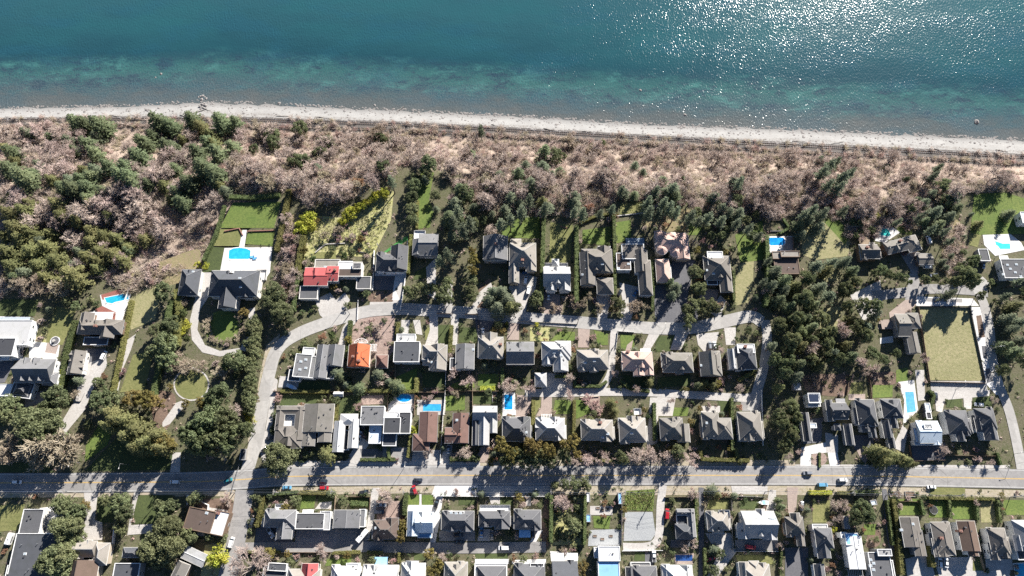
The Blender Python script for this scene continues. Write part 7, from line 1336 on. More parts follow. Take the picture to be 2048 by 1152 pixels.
for c in [
 (34, 964, 0, 'suv', 'white', 'white car driving along the shaded main road at the far left'), (350, 964, 180, 'van', 'white', 'white van driving along the shaded main road'), (456, 961, 20, 'sedan', 'teal', 'teal car waiting at the road junction'), (574, 975, 0, 'sedan', 'skyblue', 'bright blue car parked on the verge by the corner garden'), (646, 962, 0, 'sedan', 'dark', 'dark car driving past the red car on the verge'), (648, 976, 0, 'suv', 'red', 'red car parked on the verge above the vented flat house'),
 (836, 960, 0, 'sedan', 'dark', 'dark car on the road near the concrete forecourt'), (829, 980, 110, 'suv', 'red', 'red car parked nose-out by the hedge of the twin lawns'), (728, 984, 10, 'suv', 'black', 'black car parked on the verge above the plain gabled house'), (1615, 946, 180, 'suv', 'silver', 'silver car driving past the forked concrete drive'), (1685, 960, 0, 'suv', 'white', 'white car driving towards the great olive conifers'), (1645, 970, 0, 'van', 'skyblue', 'blue van parked on the verge by the bright hedge'), (1863, 974, 0, 'sedan', 'white', 'white car parked on the verge by the far gardens'),
 (503, 1046, 78, 'sedan', 'dark', 'dark car parked on the street beside the corner house'), (463, 1085, 78, 'van', 'white', 'white van parked on the street by the lime tree'), (1007, 623, 0, 'pickup', 'white', 'white pickup parked in tree shade on the curved street'), (1051, 561, 83, 'van', 'white', 'white-roofed van in the tan house drive, nearer the garage'), (1057, 581, 78, 'van', 'white', 'white van in the tan house drive, nearer the street'), (1053, 545, 0, 'sedan', 'blue', 'blue car by the garage door of the tan house'),
 (1097, 592, 88, 'sedan', 'white', 'white car on the shaded drive of the conservatory house'), (1239, 586, 60, 'suv', 'black', 'black car on the court of the white-trimmed house'), (1271, 586, 55, 'sedan', 'blue', 'blue car on the court of the white-trimmed house'), (966, 664, 92, 'sedan', 'white', 'white car beside the pyramid-roofed house'), (1420, 691, 88, 'suv', 'silver', 'silver car on the drive of the olive-brown house, beside the white one'), (1429, 691, 90, 'suv', 'white', 'white car on the drive of the olive-brown house'), (719, 873, 82, 'pickup', 'white', 'white pickup beside the white metal house'),
 (1958, 809, 175, 'suv', 'white', 'white car above the corner hipped house'), (1872, 793, 80, 'sedan', 'dark', 'dark car on the pale shared court by the pavilion'), (208, 711, 75, 'van', 'white', 'white van in the dark garage court'), (541, 1066, -55, 'pickup', 'white', 'white pickup behind the corner house, inner of two'), (548, 1072, -50, 'suv', 'silver', 'silver car behind the corner house, outer of two'), (1007, 1096, 180, 'van', 'white', 'white van in the back lane below the white-porch house'), (963, 1065, 88, 'sedan', 'blue', 'blue car on the drive of the white-porch house'),
 (917, 1070, 5, 'suv', 'black', 'black car behind the charcoal house, beside its wall'), (919, 1084, 0, 'sedan', 'black', 'black car in the back lane behind the charcoal house'), (762, 1010, 0, 'pickup', 'silver', 'silver pickup in the cluttered sandy yard'), (758, 1024, 0, 'van', 'dark', 'dark van in the cluttered sandy yard'), (873, 1008, 75, 'suv', 'black', 'black car on the pale drive beside the twin lawns'), (1334, 1028, 82, 'van', 'red', 'red van on the curved drive beside the dark L-shaped house'), (1501, 1094, -5, 'van', 'red', 'red van on the shaded court of the broad white house'), (1421, 1118, 20, 'sedan', 'red', 'red car under a palm-like conifer in the bottom drive'),
 (1880, 1126, 82, 'suv', 'white', 'white car on the grey-brown house court, first of two'), (1893, 1126, 80, 'sedan', 'white', 'white car on the grey-brown house court, nearer the umber house'), (1857, 480, 95, 'van', 'white', 'white van parked among trees near the kidney pool'), (1855, 534, 0, 'van', 'white', 'white van below the plain garage of the shaded court'), (1868, 550, 10, 'sedan', 'silver', 'silver car by the hedge of the shaded court'), (1308, 1112, 88, 'pickup', 'white', 'white pickup above the slate bottom house'), (984, 1070, 90, 'sedan', 'grey', 'grey car beside the blue car of the white-porch house'), (1067, 1066, 88, 'suv', 'dark', 'dark car beside the pale blue awning'),
 (531, 898, 40, 'suv', 'black', 'black car in the shade beside the olive tree at the junction'), (541, 876, 10, 'sedan', 'dark', 'dark car on the drive of the atrium house'), (897, 898, 85, 'sedan', 'silver', 'silver car on the drive by the white fence'), (1604, 1012, 78, 'sedan', 'grey', 'grey car beside the narrow tan house drive'), (1967, 530, 80, 'sedan', 'silver', 'silver car by the poolside garage'), (2010, 1009, 0, 'sedan', 'grey', 'x')][:-1]: car(*c)
def caravan(px, py, ang, L, W, label, name='caravan', cat='caravan'):
    x, y = atz(px, py, 2.2); r = empty(name, (x, y, .2), R(ang)); tag(r, label, cat)
    loft([(-L / 2, W * .46, .5, 2.4, W * .42), (-L / 2 + .3, W / 2, .4, 2.7, W * .46), (L / 2 - .3, W / 2, .4, 2.7, W * .46), (L / 2, W * .46, .5, 2.3, W * .42)]).build('body', M['white'], r)
    for s in (-1, 1):
        inst(CARS['van'][0]['wheel'], 'wheel', r, (-.6, s * (W / 2 - .1), .33)); b = MB(); b.box(-L * .3, s * (W / 2) - .03, 1.4, L * .25, s * (W / 2) + .03, 2.0); b.build('window', M['glass'], r)
    b = MB(); b.box(-.35, -.35, 2.68, .35, .35, 2.9); b.build('roof_vent', M['greywall'], r)
    b = MB(); b.tube((L / 2, 0, .5), (L / 2 + 1.0, 0, .45), .06, .06, 5); b.build('drawbar', M['metal'], r)
caravan(724, 1072, 50, 7.0, 2.5, 'white motorhome parked askew behind the plain gabled house', 'motorhome', 'motorhome')
caravan(18, 1078, 80, 5.5, 2.4, 'white caravan beside the big dark flat house')
def boat(px, py, ang, label, L=6.0):
    x, y = atz(px, py, 1.2); r = empty('boat_on_trailer', (x, y, .2), R(ang)); tag(r, label, 'boat')
    b = MB(); S = [(-L / 2, .85, .55, 1.25), (-L * .2, 1.05, .45, 1.3), (L * .15, 1.0, .45, 1.35), (L * .38, .55, .55, 1.45), (L / 2, .05, .8, 1.55)]; vs, fs = [], []
    for q, w, z0, z1 in S: vs += [(q, -w, z1), (q, -w * .6, z0 + .1), (q, 0, z0), (q, w * .6, z0 + .1), (q, w, z1), (q, w * .8, z1 - .05), (q, -w * .8, z1 - .05)]
    for i in range(len(S) - 1): fs += [(i * 7 + j, i * 7 + 7 + j, i * 7 + 7 + (j + 1) % 7, i * 7 + (j + 1) % 7) for j in range(7)]
    fs.append(tuple(range(6, -1, -1))); b.add(vs, fs); b.build('hull', M['white'], r)
    b = MB(); b.box(-L * .2, -.8, 1.3, L * .12, .8, 1.36); b.build('cover', M['awning'], r)
    b = MB(); b.tube((-L / 2, -.6, .35), (L * .3, -.6, .35), .06, .06); b.tube((-L / 2, .6, .35), (L * .3, .6, .35), .06, .06); b.tube((L * .3, -.6, .35), (L * .6, 0, .4), .06, .06); b.tube((L * .3, .6, .35), (L * .6, 0, .4), .06, .06); b.build('trailer', M['metal'], r)
    for s in (-1, 1): inst(CARS['sedan'][0]['wheel'], 'wheel', r, (-.6, s * 1.0, .33))
boat(584, 774, -22, 'white boat under a bluish cover below the flat corner house', 6.5)
boat(1527, 1005, 180, 'white boat on a trailer above the broad white house', 5.2)
# trampoline, swing frame, raised beds
def trampoline(px, py, label):
    x, y = atz(px, py, 1); r = empty('trampoline', (x, y, 0)); tag(r, label, 'trampoline')
    b = MB(); n = 20
    for i in range(n): a, c = 6.283 * i / n, 6.283 * (i + 1) / n; b.tube((2 * math.cos(a), 2 * math.sin(a), .8), (2 * math.cos(c), 2 * math.sin(c), .8), .09, .09, 5)
    b.build('rim', M['metal'], r); b = MB(); b.cyl(0, 0, .76, .8, 1.9, 1.9, 20); b.build('mat', M['black'], r)
    for i in range(6): b = MB(); a = 6.283 * i / 6; b.tube((2 * math.cos(a), 2 * math.sin(a), 0), (2 * math.cos(a), 2 * math.sin(a), 2.5), .05, .05, 5); b.build('leg', M['metal'], r)
trampoline(591, 1114, 'round black trampoline with tall posts by the back lane'); trampoline(1868, 1020, 'grey round trampoline on a far garden lawn')
def fountain(px, py, label, r0=2.6):
    x, y = atz(px, py, .3); r = empty('garden_fountain', (x, y, 0)); tag(r, label, 'fountain')
    b = MB(); n = 24
    for i in range(n): a, c = 6.283 * i / n, 6.283 * (i + 1) / n; b.add([(q * math.cos(t), q * math.sin(t), z) for t in (a, c) for q, z in ((r0, 0), (r0, .5), (r0 - .45, .5), (r0 - .45, 0))], [(0, 4, 5, 1), (1, 5, 6, 2), (2, 6, 7, 3)])
    b.build('basin', M['white_concrete'], r); b = MB(); b.cyl(0, 0, .1, .32, r0 - .47, r0 - .47, 24); b.build('pool_surface', M['dark_paving'], r); b = MB(); b.cyl(0, 0, .3, 1.4, .3, .18, 10); b.cyl(0, 0, 1.4, 1.55, .8, .8, 12); b.build('bowl', M['concrete'], r)
fountain(110, 682, 'white round fountain on the lawn beside the pale dormered house')
def sunbed(px, py, ang, label, mat='awning'):
    x, y = atz(px, py, .3); r = empty('sun_lounger', (x, y, .15), R(ang)); tag(r, label, 'sun lounger')
    b = MB(); b.box(-1.2, -.6, .3, .5, .6, .42); b.build('seat', M[mat], r); b = MB(); b.add([(.5, -.6, .3), (1.2, -.6, .75), (1.2, .6, .75), (.5, .6, .3), (.5, -.6, .42), (1.15, -.6, .87), (1.15, .6, .87), (.5, .6, .42)], [(0, 3, 2, 1), (4, 5, 6, 7), (0, 1, 5, 4), (1, 2, 6, 5), (2, 3, 7, 6), (3, 0, 4, 7)]); b.build('backrest', M[mat], r)
    for s in (-1, 1):
        for q in (-1.1, .4): b = MB(); b.box(q - .04, s * .5 - .04, 0, q + .04, s * .5 + .04, .3); b.build('leg', M['metal'], r)
for i, (a, b) in enumerate([(505, 514), (510, 517)]): sunbed(a, b, 10, ['blue sun lounger by the mansion pool, nearer the water', 'blue sun lounger by the mansion pool, farther from the water'][i], 'bluetarp')
def arch_trellis():
    x, y = atz(722, 686, 2); r = empty('arched_trellis', (x, y, 0)); tag(r, 'white arched wheel-like trellis above the orange-tiled house', 'trellis')
    b = MB(); n = 12
    for i in range(n): a, c = math.pi * i / n, math.pi * (i + 1) / n; b.tube((3.6 * math.cos(a), 2.4 * math.sin(a), 2.2), (3.6 * math.cos(c), 2.4 * math.sin(c), 2.2), .14, .14, 5)
    b.tube((-3.6, 0, 2.2), (3.6, 0, 2.2), .14, .14, 5)
    for i in (2, 4, 6, 8, 10): a = math.pi * i / 12; b.tube((0, 0, 2.2), (3.6 * math.cos(a), 2.4 * math.sin(a), 2.2), .1, .1, 5)
    b.build('lattice', M['white'], r)
    for q in (-3.5, 0, 3.5): p = MB(); p.box(q - .1, -.1, 0, q + .1, .1, 2.1); p.build('post', M['white'], r)
arch_trellis()
def raised_bed(px, py, wpx, hpx, label, mat='white'):
    x, y = atz(px, py, .4); s = scale_at(px, py, 0); w, d = wpx * s[0] / 2, hpx * s[1] / 2; r = empty('raised_bed', (x, y, 0)); tag(r, label, 'planter')
    b = MB(); t = .14; b.box(-w, -d, 0, w, -d + t, .5); b.box(-w, d - t, 0, w, d, .5); b.box(-w, -d + t, 0, -w + t, d - t, .5); b.box(w - t, -d + t, 0, w, d - t, .5)
    n = max(1, int(d * 2 / 2.2))
    for i in range(1, n): b.box(-w + t, -d + i * 2 * d / n - t / 2, 0, w - t, -d + i * 2 * d / n + t / 2, .48)
    b.build('frame', M[mat], r); b = MB(); b.box(-w + t, -d + t, 0, w - t, d - t, .36); b.build('soil', M['soil'], r)
raised_bed(989, 795, 9, 20, 'white-framed raised vegetable beds beside the deep-blue pool')
for i, (a, b) in enumerate([(1790, 988), (1820, 988), (1800, 988), (1838, 988)][:2]): raised_bed(a, b, 26 if i == 0 else 24, 11, ['dark planted bed with white stones at the alley mouth verge', 'dark planted bed with round shrubs on the verge'][i], 'concrete')
for i, (a, b) in enumerate([(1205, 1020), (1196, 1016), (1215, 1018), (1190, 1072), (1205, 1078), (1222, 1072)]): raised_bed(a, b, 8, 5, ['pale frame bed above the small allotment lawn, middle of three', 'pale frame bed above the small allotment lawn, beside the slim blue shed', 'pale frame bed above the small allotment lawn, beside the board fence', 'frame bed on the allotment gravel, beside the tall hedge', 'frame bed on the allotment gravel, lowest of three', 'frame bed on the allotment gravel, beside the board fence'][i], 'greywood')

# ================================================================== fences and walls
def fence(pts, h, t, mat, label, name='fence', post=3.0, z0=0):
    w = [atz(x, y, h) for x, y in pts]; ox, oy = w[0]; r = empty(name, (ox, oy, z0)); tag(r, label, 'wall' if 'wall' in name else 'fence'); b = MB(); ps = []
    for (ax, ay), (bx, by) in zip(w, w[1:]):
        L = math.hypot(bx - ax, by - ay); a = math.atan2(by - ay, bx - ax); cx, cy = (ax + bx) / 2 - ox, (ay + by) / 2 - oy
        b.box(cx - L / 2, cy - t / 2, 0 if 'wall' in name else .12, cx + L / 2, cy + t / 2, h, rot=a, c=(cx, cy))
        n = max(1, int(L / post))
        for i in range(n + 1): ps.append((ax + (bx - ax) * i / n - ox, ay + (by - ay) * i / n - oy))
    b.build('panel' if name == 'fence' else 'masonry', M[mat], r)
    if name == 'fence':
        for x, y in ps[:40]: p = MB(); p.box(x - t, y - t, 0, x + t, y + t, h + .15); p.build('post', M[mat], r)
for a in [
 ([(892, 720), (890, 790), (886, 830), (880, 925)], 1.8, .12, 'white', 'long white fence between the two brown-roofed lots'), ([(891, 781), (1000, 782)], 1.7, .12, 'wood', 'brown board fence behind the second-row back lawns'), ([(830, 784), (890, 784)], 1.7, .12, 'wood', 'brown board fence above the covered pool'), ([(945, 745), (945, 820)], 1.7, .12, 'wood', 'brown board fence between the pyramid house lawns'), ([(897, 690), (893, 745)], 1.7, .12, 'greywood', 'grey fence beside the shadowed blue-grey house'),
 ([(776, 785), (774, 825)], 1.8, .12, 'brownwall', 'brown fence on the near flank of the oval pool'), ([(830, 785), (828, 830)], 1.8, .12, 'brownwall', 'brown fence between the oval and the covered pool'), ([(545, 782), (690, 783)], 1.8, .1, 'wood', 'brown fence line behind the first two second-row houses'),
 ([(1524, 780), (1527, 890)], 1.8, .12, 'white', 'white fence on the wooded flank of the white-lined house'), ([(1588, 474), (1588, 504)], 1.5, .08, 'brownwall', 'slim brown fence round the rounded-corner pool deck'), ([(1838, 613), (1861, 763), (1973, 766)], 1.6, .12, 'brownwall', 'dark fence round two sides of the dry field'), ([(1834, 612), (1940, 615), (1972, 764)], 1.2, .12, 'darkwall', 'dark fence between the dry field and its white pavement'),
 ([(875, 992), (960, 993), (1030, 993), (1100, 993)], 1.2, .14, 'white', 'white posted fence along the main road by the porch house'), ([(596, 1018), (596, 985)], 1.7, .1, 'wood', 'brown fence between the corner garden and the next lot'), ([(669, 1020), (670, 988)], 1.7, .1, 'wood', 'brown fence beside the zigzag hedge'), ([(739, 1020), (740, 994), (697, 993)], 1.5, .1, 'brownwall', 'brown fence round the zigzag hedge lawn'), ([(953, 1060), (955, 995)], 1.6, .1, 'brownwall', 'brown fence between the charcoal and white-porch houses'), ([(1027, 1060), (1028, 995)], 1.6, .1, 'brownwall', 'brown fence between the white-porch and awning houses'),
 ([(1244, 1008), (1244, 1090)], 1.8, .12, 'greywood', 'grey board fence between the allotment and the gravel lot'), ([(1330, 994), (1392, 993)], 1.6, .1, 'wood', 'brown fence along the road by the dark L-shaped house'), ([(1408, 993), (1465, 994)], 1.6, .1, 'wood', 'brown fence along the road by the tan house lawn'), ([(1468, 992), (1530, 994)], 1.5, .1, 'greywall', 'grey fence along the road by the broad white house'), ([(1464, 1000), (1466, 1100)], 1.7, .1, 'greywood', 'grey fence between the tan and broad white houses'), ([(1470, 1103), (1556, 1103)], 1.4, .12, 'white', 'white fence below the shaded court with the red van'),
 ([(485, 1104), (660, 1105)], 1.5, .1, 'brownwall', 'dark fence on the near side of the back lane'), ([(1245, 1102), (1325, 1101)], 1.2, .14, 'white', 'white kerb fence along the curved drive end'), ([(1698, 765), (1695, 790)], 1.7, .1, 'wood', 'brown fence on the small olive lawn'), ([(1740, 745), (1745, 800)], 1.7, .1, 'brownwall', 'dark fence between the shaded soil lots'), ([(1820, 890), (1826, 922), (1890, 920)], 1.4, .1, 'brownwall', 'dark fence round the white modern house front'), ([(1890, 910), (2003, 912)], 1.5, .1, 'brownwall', 'brown fence along the road at the corner houses'),
 ([(1796, 1002), (1850, 1004)], 1.4, .1, 'brownwall', 'brown fence at the head of the first far garden'), ([(1945, 1052), (1972, 1145)], 1.8, .12, 'redbrown' if False else 'wood', 'long brown fence between the umber and white-flanked houses'), ([(1232, 695), (1236, 662), (1268, 664)], 1.2, .1, 'white', 'white fence round the small lawn at the lane mouth'), ([(790, 725), (790, 760)], 1.7, .1, 'wood', 'brown fence beside the slate flat house lawn'), ([(930, 628), (955, 628), (957, 655)], 1.5, .1, 'brownwall', 'dark fence at the street by the shaded second-row lawn'), ([(874, 626), (904, 627)], 1.5, .1, 'brownwall', 'dark fence at the street by the round dark lawn'), ([(1036, 642), (1155, 648)], 1.0, .1, 'greywood', 'low grey fence along the curved street by the rock gardens'), ([(478, 930), (462, 985)], 1.1, .1, 'metal', 'metal guard rail at the junction corner')]:
    fence(*a)
for a in [([(716, 600), (714, 640)], 1.0, .3, 'white_concrete', 'white masonry wall beside the flat grey house drive', 'garden_wall'), ([(748, 500), (745, 580)], 1.6, .3, 'white', 'white wall along the wedge house flank', 'garden_wall'), ([(815, 480), (812, 545), (800, 620)], 1.6, .3, 'white', 'long white wall on the far side of the wedge house drive', 'garden_wall'), ([(655, 924), (700, 923)], 1.4, .4, 'concrete', 'scalloped concrete wall at the road below the white metal house', 'garden_wall'), ([(232, 646), (258, 575)], 1.4, .3, 'white', 'white wall edging the wedge pool terrace', 'garden_wall'), ([(412, 1062), (416, 1010), (374, 990), (374, 1010)], 1.2, .3, 'white', 'pale angled wall round the brown-topped house', 'garden_wall'), ([(212, 1130), (224, 1090), (228, 1050)], 2.0, .4, 'white', 'tall white wall beside the tan curved house', 'garden_wall'),
          ([(448, 462), (478, 456), (485, 470)], .8, .5, 'brick', 'brick terrace wall on the arched pool side of the mansion lawn', 'terrace_wall'), ([(494, 462), (548, 460)], .8, .5, 'brick', 'straight brick terrace wall across the mansion lawn', 'terrace_wall'), ([(630, 505), (650, 488), (690, 486)], .7, .5, 'concrete', 'curved stone terrace wall in the wild garden', 'terrace_wall'), ([(710, 502), (735, 506)], .8, .5, 'darkwall', 'short dark terrace wall in the wild garden', 'terrace_wall'), ([(130, 788), (142, 800), (160, 802), (168, 785)], .9, .5, 'concrete', 'round stone wall of the turning-circle rockery', 'terrace_wall'), ([(1230, 432), (1290, 425)], .7, .5, 'concrete', 'pale stone wall across the terraced lawn', 'terrace_wall'), ([(1540, 462), (1576, 462)], .8, .5, 'darkwall', 'dark stone wall above the rounded-corner pool', 'terrace_wall'), ([(1120, 452), (1134, 456)], .5, .4, 'brick', 'little brick fire-pit wall on the long lawn', 'terrace_wall'), ([(1160, 795), (1198, 792)], .6, .5, 'beige', 'sandy rockery wall above the pinkish shrub garden', 'terrace_wall')]:
    fence(*a)
# turf strip
patch('artificial_turf', [(760, 510), (768, 508), (816, 480), (815, 472), (800, 480)], surf('turf_green', [(.05, .20, .05), (.06, .23, .06), (.04, .17, .04)], .3, 2, .9), 4)

# ================================================================== poles and wires
POLES = []
def pole(px, py, label, h=11.0, arm=2.4, ang=90):
    x, y = atz(px, py, 0); r = empty('utility_pole', (x, y, 0), R(ang)); tag(r, label, 'utility pole', 'utility poles along the roads')
    b = MB(); b.cyl(0, 0, -.3, h, .19, .13, 8); b.build('post', M['greywood'], r)
    for z in (h - .5, h - 1.5): b = MB(); b.box(-arm / 2, -.07, z, arm / 2, .07, z + .14); b.build('crossarm', M['greywood'], r)
    for q in (-arm * .42, 0, arm * .42):
        b = MB(); b.cyl(q, 0, h - .36, h - .05, .07, .05, 6); b.build('insulator', M['offwhite'], r)
    b = MB(); b.cyl(.35, 0, h - 3.2, h - 2.2, .24, .24, 8); b.build('transformer', M['metal'], r)
    POLES.append((x, y, h)); return r
PL = [(20, 985), (152, 985), (248, 984), (330, 984), (470, 985), (560, 986), (672, 985), (812, 986), (953, 986), (1100, 986), (1245, 987), (1310, 986), (1428, 984), (1530, 984), (1690, 988), (1772, 990), (1905, 992), (2020, 994)]
nm = ['the far left verge', 'the curved drive mouth', 'the evergreen hedge', 'the shaded lawn', 'the junction', 'the corner garden', 'the red car', 'the twin-lawn hedge', 'the porch house', 'the allotment hedge', 'the blue allotment roof', 'the curved drive', 'the tan house', 'the boat', 'the short yellow hedge', 'the alley mouth', 'the far gardens', 'the last verge beds']
for (a, b), n in zip(PL, nm): pole(a, b, 'wooden utility pole on the main road verge by ' + n)
def wire(a, b, lab, zoff):
    pts = []
    for i in range(9): t = i / 8; pts.append((a[0] + (b[0] - a[0]) * t, a[1] + (b[1] - a[1]) * t, (a[2] - zoff) * (1 - t) + (b[2] - zoff) * t - 3.2 * t * (1 - t)))
    return pts
def wires(ps, label, dxs=(-1, 0, 1), zoffs=(.1, .05, .1)):
    b = MB()
    for dx, zo in zip(dxs, zoffs):
        for p, q in zip(ps, ps[1:]):
            w = wire((p[0], p[1] + dx, p[2]), (q[0], q[1] + dx, q[2]), '', zo)
            for u, v in zip(w, w[1:]): b.tube(u, v, .022, .022, 3)
    tag(b.build('overhead_wires', M['metal']), label, 'wires')
wires(POLES, 'overhead wires strung between the main road poles', (-1, -.3, 0, 1, .0), (.1, .05, 1.2, .1, 2.6))
def lamp(px, py, ang, label):
    x, y = atz(px, py, 0); r = empty('street_lamp', (x, y, 0), R(ang)); tag(r, label, 'street lamp')
    b = MB(); b.cyl(0, 0, 0, 8.5, .12, .08, 8); b.build('post', M['metal'], r); b = MB(); b.tube((0, 0, 8.4), (2.2, 0, 8.9), .06, .05, 6); b.build('arm', M['metal'], r); b = MB(); b.box(2.0, -.16, 8.82, 2.8, .16, 8.98); b.build('lamp_head', M['offwhite'], r)
for a in [(815, 926, -90, 'grey street lamp on the seaward pavement by the brown houses'), (258, 930, -90, 'grey street lamp beside the shaded lawn strip'), (368, 928, -90, 'grey street lamp by the shaded concrete drive end'), (160, 926, -90, 'grey street lamp by the two round shrubs'), (848, 626, -90, 'grey street lamp at the bend by the half-shaded house'), (1325, 664, 90, 'grey street lamp on the curved street by the dark brown house'), (1893, 600, 90, 'grey street lamp on the white pavement of the dry field'), (1978, 700, 0, 'grey street lamp along the white field pavement'), (1912, 778, 90, 'grey street lamp over the shaded court road'), (694, 610, 200, 'grey street lamp above the red-roof bend'), (2028, 908, 180, 'grey street lamp on the corner verge by the side street')]: lamp(*a)
POLES2 = []
P0 = POLES; POLES = POLES2
for (a, b), n in zip([(700, 628), (760, 500), (792, 632), (905, 636), (1040, 640), (1155, 646), (1245, 664), (1370, 668)], ['the red-roof bend', 'the wedge house turf', 'the slate flat house drive', 'the round dark lawn', 'the rock gardens', 'the cream house drive', 'the lane mouth', 'the dark brown house drive']): pole(a, b, 'wooden utility pole on the curved street by ' + n, 9.5, 1.6)
wires([POLES2[i] for i in (0, 2, 3, 4, 5, 6, 7)], 'overhead wires along the curved street', (-.6, .6), (.1, .1))

# ================================================================== railway, beach
def rails(off, label, ptz=RAIL_Z):
    ctr = [np.array((x, y)) for x, y in zip(RAIL[0], RAIL[1])]; ctr = smooth_line(ctr, 10); root = empty('railway_track', (0, float(ctr[len(ctr) // 2][1]), ptz)); tag(root, label, 'railway track'); oy = root.location.y
    sl = MB(); d = 0
    for s in (-.75, .75):
        b = MB(); vs, fs = [], []
        for i, p in enumerate(ctr):
            t = ctr[min(i + 1, len(ctr) - 1)] - ctr[max(i - 1, 0)]; t /= np.linalg.norm(t); n = np.array([-t[1], t[0]])
            for q, z in ((-.07, .2), (-.05, .4), (.05, .4), (.07, .2)): c = p + n * (off + s + q); vs.append((c[0], c[1] - oy, z))
            if i: k = 4 * i; fs += [(k - 4 + j, k + j, k + j + 1, k - 3 + j) for j in range(3)]
        b.add(vs, [f[::-1] for f in fs]); b.build('rail', RAILM, root)
    for p, q in zip(ctr, ctr[1:]):
        L = np.linalg.norm(q - p); t = (q - p) / L; n = np.array([-t[1], t[0]]); a = math.atan2(t[1], t[0]); k = int(L / 1.2)
        for i in range(k):
            c = p + t * (i + .5) * L / k + n * off; sl.box(c[0] - .14, c[1] - oy - 1.25, .05, c[0] + .14, c[1] - oy + 1.25, .2, rot=a, c=(c[0], c[1] - oy))
    o = sl.build('sleeper', M['soil'], root); o['kind'] = 'stuff'
RAILM = plain('rail_steel', (.5, .48, .47), .25, .5, .9)
rails(2.2, 'railway track nearer the beach'); rails(-2.2, 'railway track nearer the wooded bluff')
def log(px, py, L, ang, label, r=.3):
    x, y, z = ground(px, py, .2); ro = empty('driftwood_log', (x, y, z), R(ang)); tag(ro, label, 'driftwood'); b = MB(); n = 6; prev = None
    for i in range(n): a, c = -L / 2 + L * i / n, -L / 2 + L * (i + 1) / n; b.tube((a, .12 * math.sin(i * 1.3), r * .7), (c, .12 * math.sin(i * 1.3 + 1.3), r * .7), r * (1 - .07 * i), r * (1 - .07 * (i + 1)), 7)
    b.build('trunk', M['greywood'], ro)
    b = MB(); b.tube((-L * .2, 0, r * .8), (-L * .25, .8, 1.0), .09, .03, 4); b.tube((L * .1, 0, r * .8), (L * .2, -.7, .8), .08, .03, 4); b.build('branch_stub', M['greywood'], ro)
log(795, 222, 11, 42, 'long reddish-grey log lying askew at the waterline'); log(412, 218, 12, -28, 'big log sloping beside the stone groyne'); log(400, 222, 9, 25, 'pale log crossing below the stone groyne')
lrn = random.Random(3); ORD = ['first', 'second', 'third', 'fourth', 'fifth', 'sixth', 'seventh', 'eighth', 'ninth', 'tenth', 'eleventh', 'twelfth', 'thirteenth', 'fourteenth', 'fifteenth', 'sixteenth', 'seventeenth', 'eighteenth', 'nineteenth', 'twentieth']
def beach_y(px, t):   # t 0 at the water, 1 at the railway
    ys = np.interp(px, [0, 130, 270, 400, 512, 800, 1024, 1300, 1536, 1800, 2048], [217, 215, 213, 205, 209, 222, 233, 250, 258, 270, 281]); yr = np.interp(px, [p[0] for p in RAILP], [p[1] - 7 for p in RAILP]); return ys + (yr - ys) * t
for i in range(20):
    px = 40 + i * 103 + lrn.uniform(-30, 30); log(px, beach_y(px, lrn.uniform(.7, .98)), lrn.uniform(4, 9), lrn.uniform(-25, 12), 'weathered drift log on the upper beach, %s along from the groyne end' % ORD[i] if i else 'weathered drift log at the very start of the beach', .26)
def rock_mesh(seed):
    bm = bmesh.new(); bmesh.ops.create_icosphere(bm, subdivisions=2, radius=1)
    for v in bm.verts: v.co *= 1 + .28 * noise.noise(v.co * 1.3 + Vector((seed * 7.1, 0, 0))); v.co.z *= .62
    me = bpy.data.meshes.new('boulder'); bm.to_mesh(me); bm.free(); me.materials.append(ROCKM); return me
ROCKM = surf('boulder_stone', [(.14, .13, .125), (.20, .185, .175), (.30, .28, .27)], .6, 2.5, .85, .4)
ROCKL = [rock_mesh(i) for i in range(4)]
def boulder(px, py, r, label, group=None, z=None):
    x, y, z0 = ground(px, py); o = inst(ROCKL[int(px) % 4], 'boulder', None, (x, y, max(z0, SEA_Z - .3)), px); o.scale = (r, r * .8, r); tag(o, label, 'boulder', group)
boulder(1949, 247, 2.2, 'large pale boulder standing alone in the shallows'); boulder(1369, 233, 1.3, 'small boulder off the middle of the beach'); boulder(1278, 191, 1.2, 'dark boulder awash where the glitter begins'); boulder(329, 157, 1.2, 'round boulder awash beyond the weed patches'); boulder(317, 163, .9, 'low flat boulder beside the round awash boulder'); boulder(750, 212, 1.1, 'pale boulder at the waterline near the askew log')
GROYNE = [(398, 196), (402, 194), (406, 193), (410, 195), (413, 198), (404, 199), (408, 206), (405, 209), (411, 211)]
for i, (a, b) in enumerate(GROYNE): boulder(a, b, .9 + .25 * (i % 3), 'rough boulder of the little stone groyne, %s out from the beach' % ORD[len(GROYNE) - 1 - i], 'boulders of the groyne')
def stones():
    rng = np.random.default_rng(4); V, F = [], []; ico = [(0, 0, .55), (.9, 0, 0), (.28, .86, 0), (-.73, .53, 0), (-.73, -.53, 0), (.28, -.86, 0)]
    for _ in range(2400):
        px = rng.uniform(-10, 2060); t = abs(rng.normal(0, .35)) if rng.random() < .5 else 1 - abs(rng.normal(0, .14))
        if rng.random() < .3: t = rng.uniform(-.15, 0)
        x, y, z = ground(px, float(beach_y(px, t))); z = max(z, SEA_Z); s = rng.uniform(.35, .85) * (1.5 if rng.random() < .06 else 1); a = rng.uniform(0, 6.28); b = len(V)
        for q in ico: V.append((x + s * (q[0] * math.cos(a) - q[1] * math.sin(a)) * 1.25, y + s * (q[0] * math.sin(a) + q[1] * math.cos(a)), z + q[2] * s * rng.uniform(.8, 1.2) - .02))
        F += [(b, b + 1 + i, b + 1 + (i + 1) % 5) for i in range(5)]
    o = link(bpy.data.objects.new('beach_stones', np_mesh('beach_stones', np.array(V), np.array(F), ROCKM))); tag(o, 'dark stones scattered along the pebble beach', 'stones', kind='stuff')
stones()
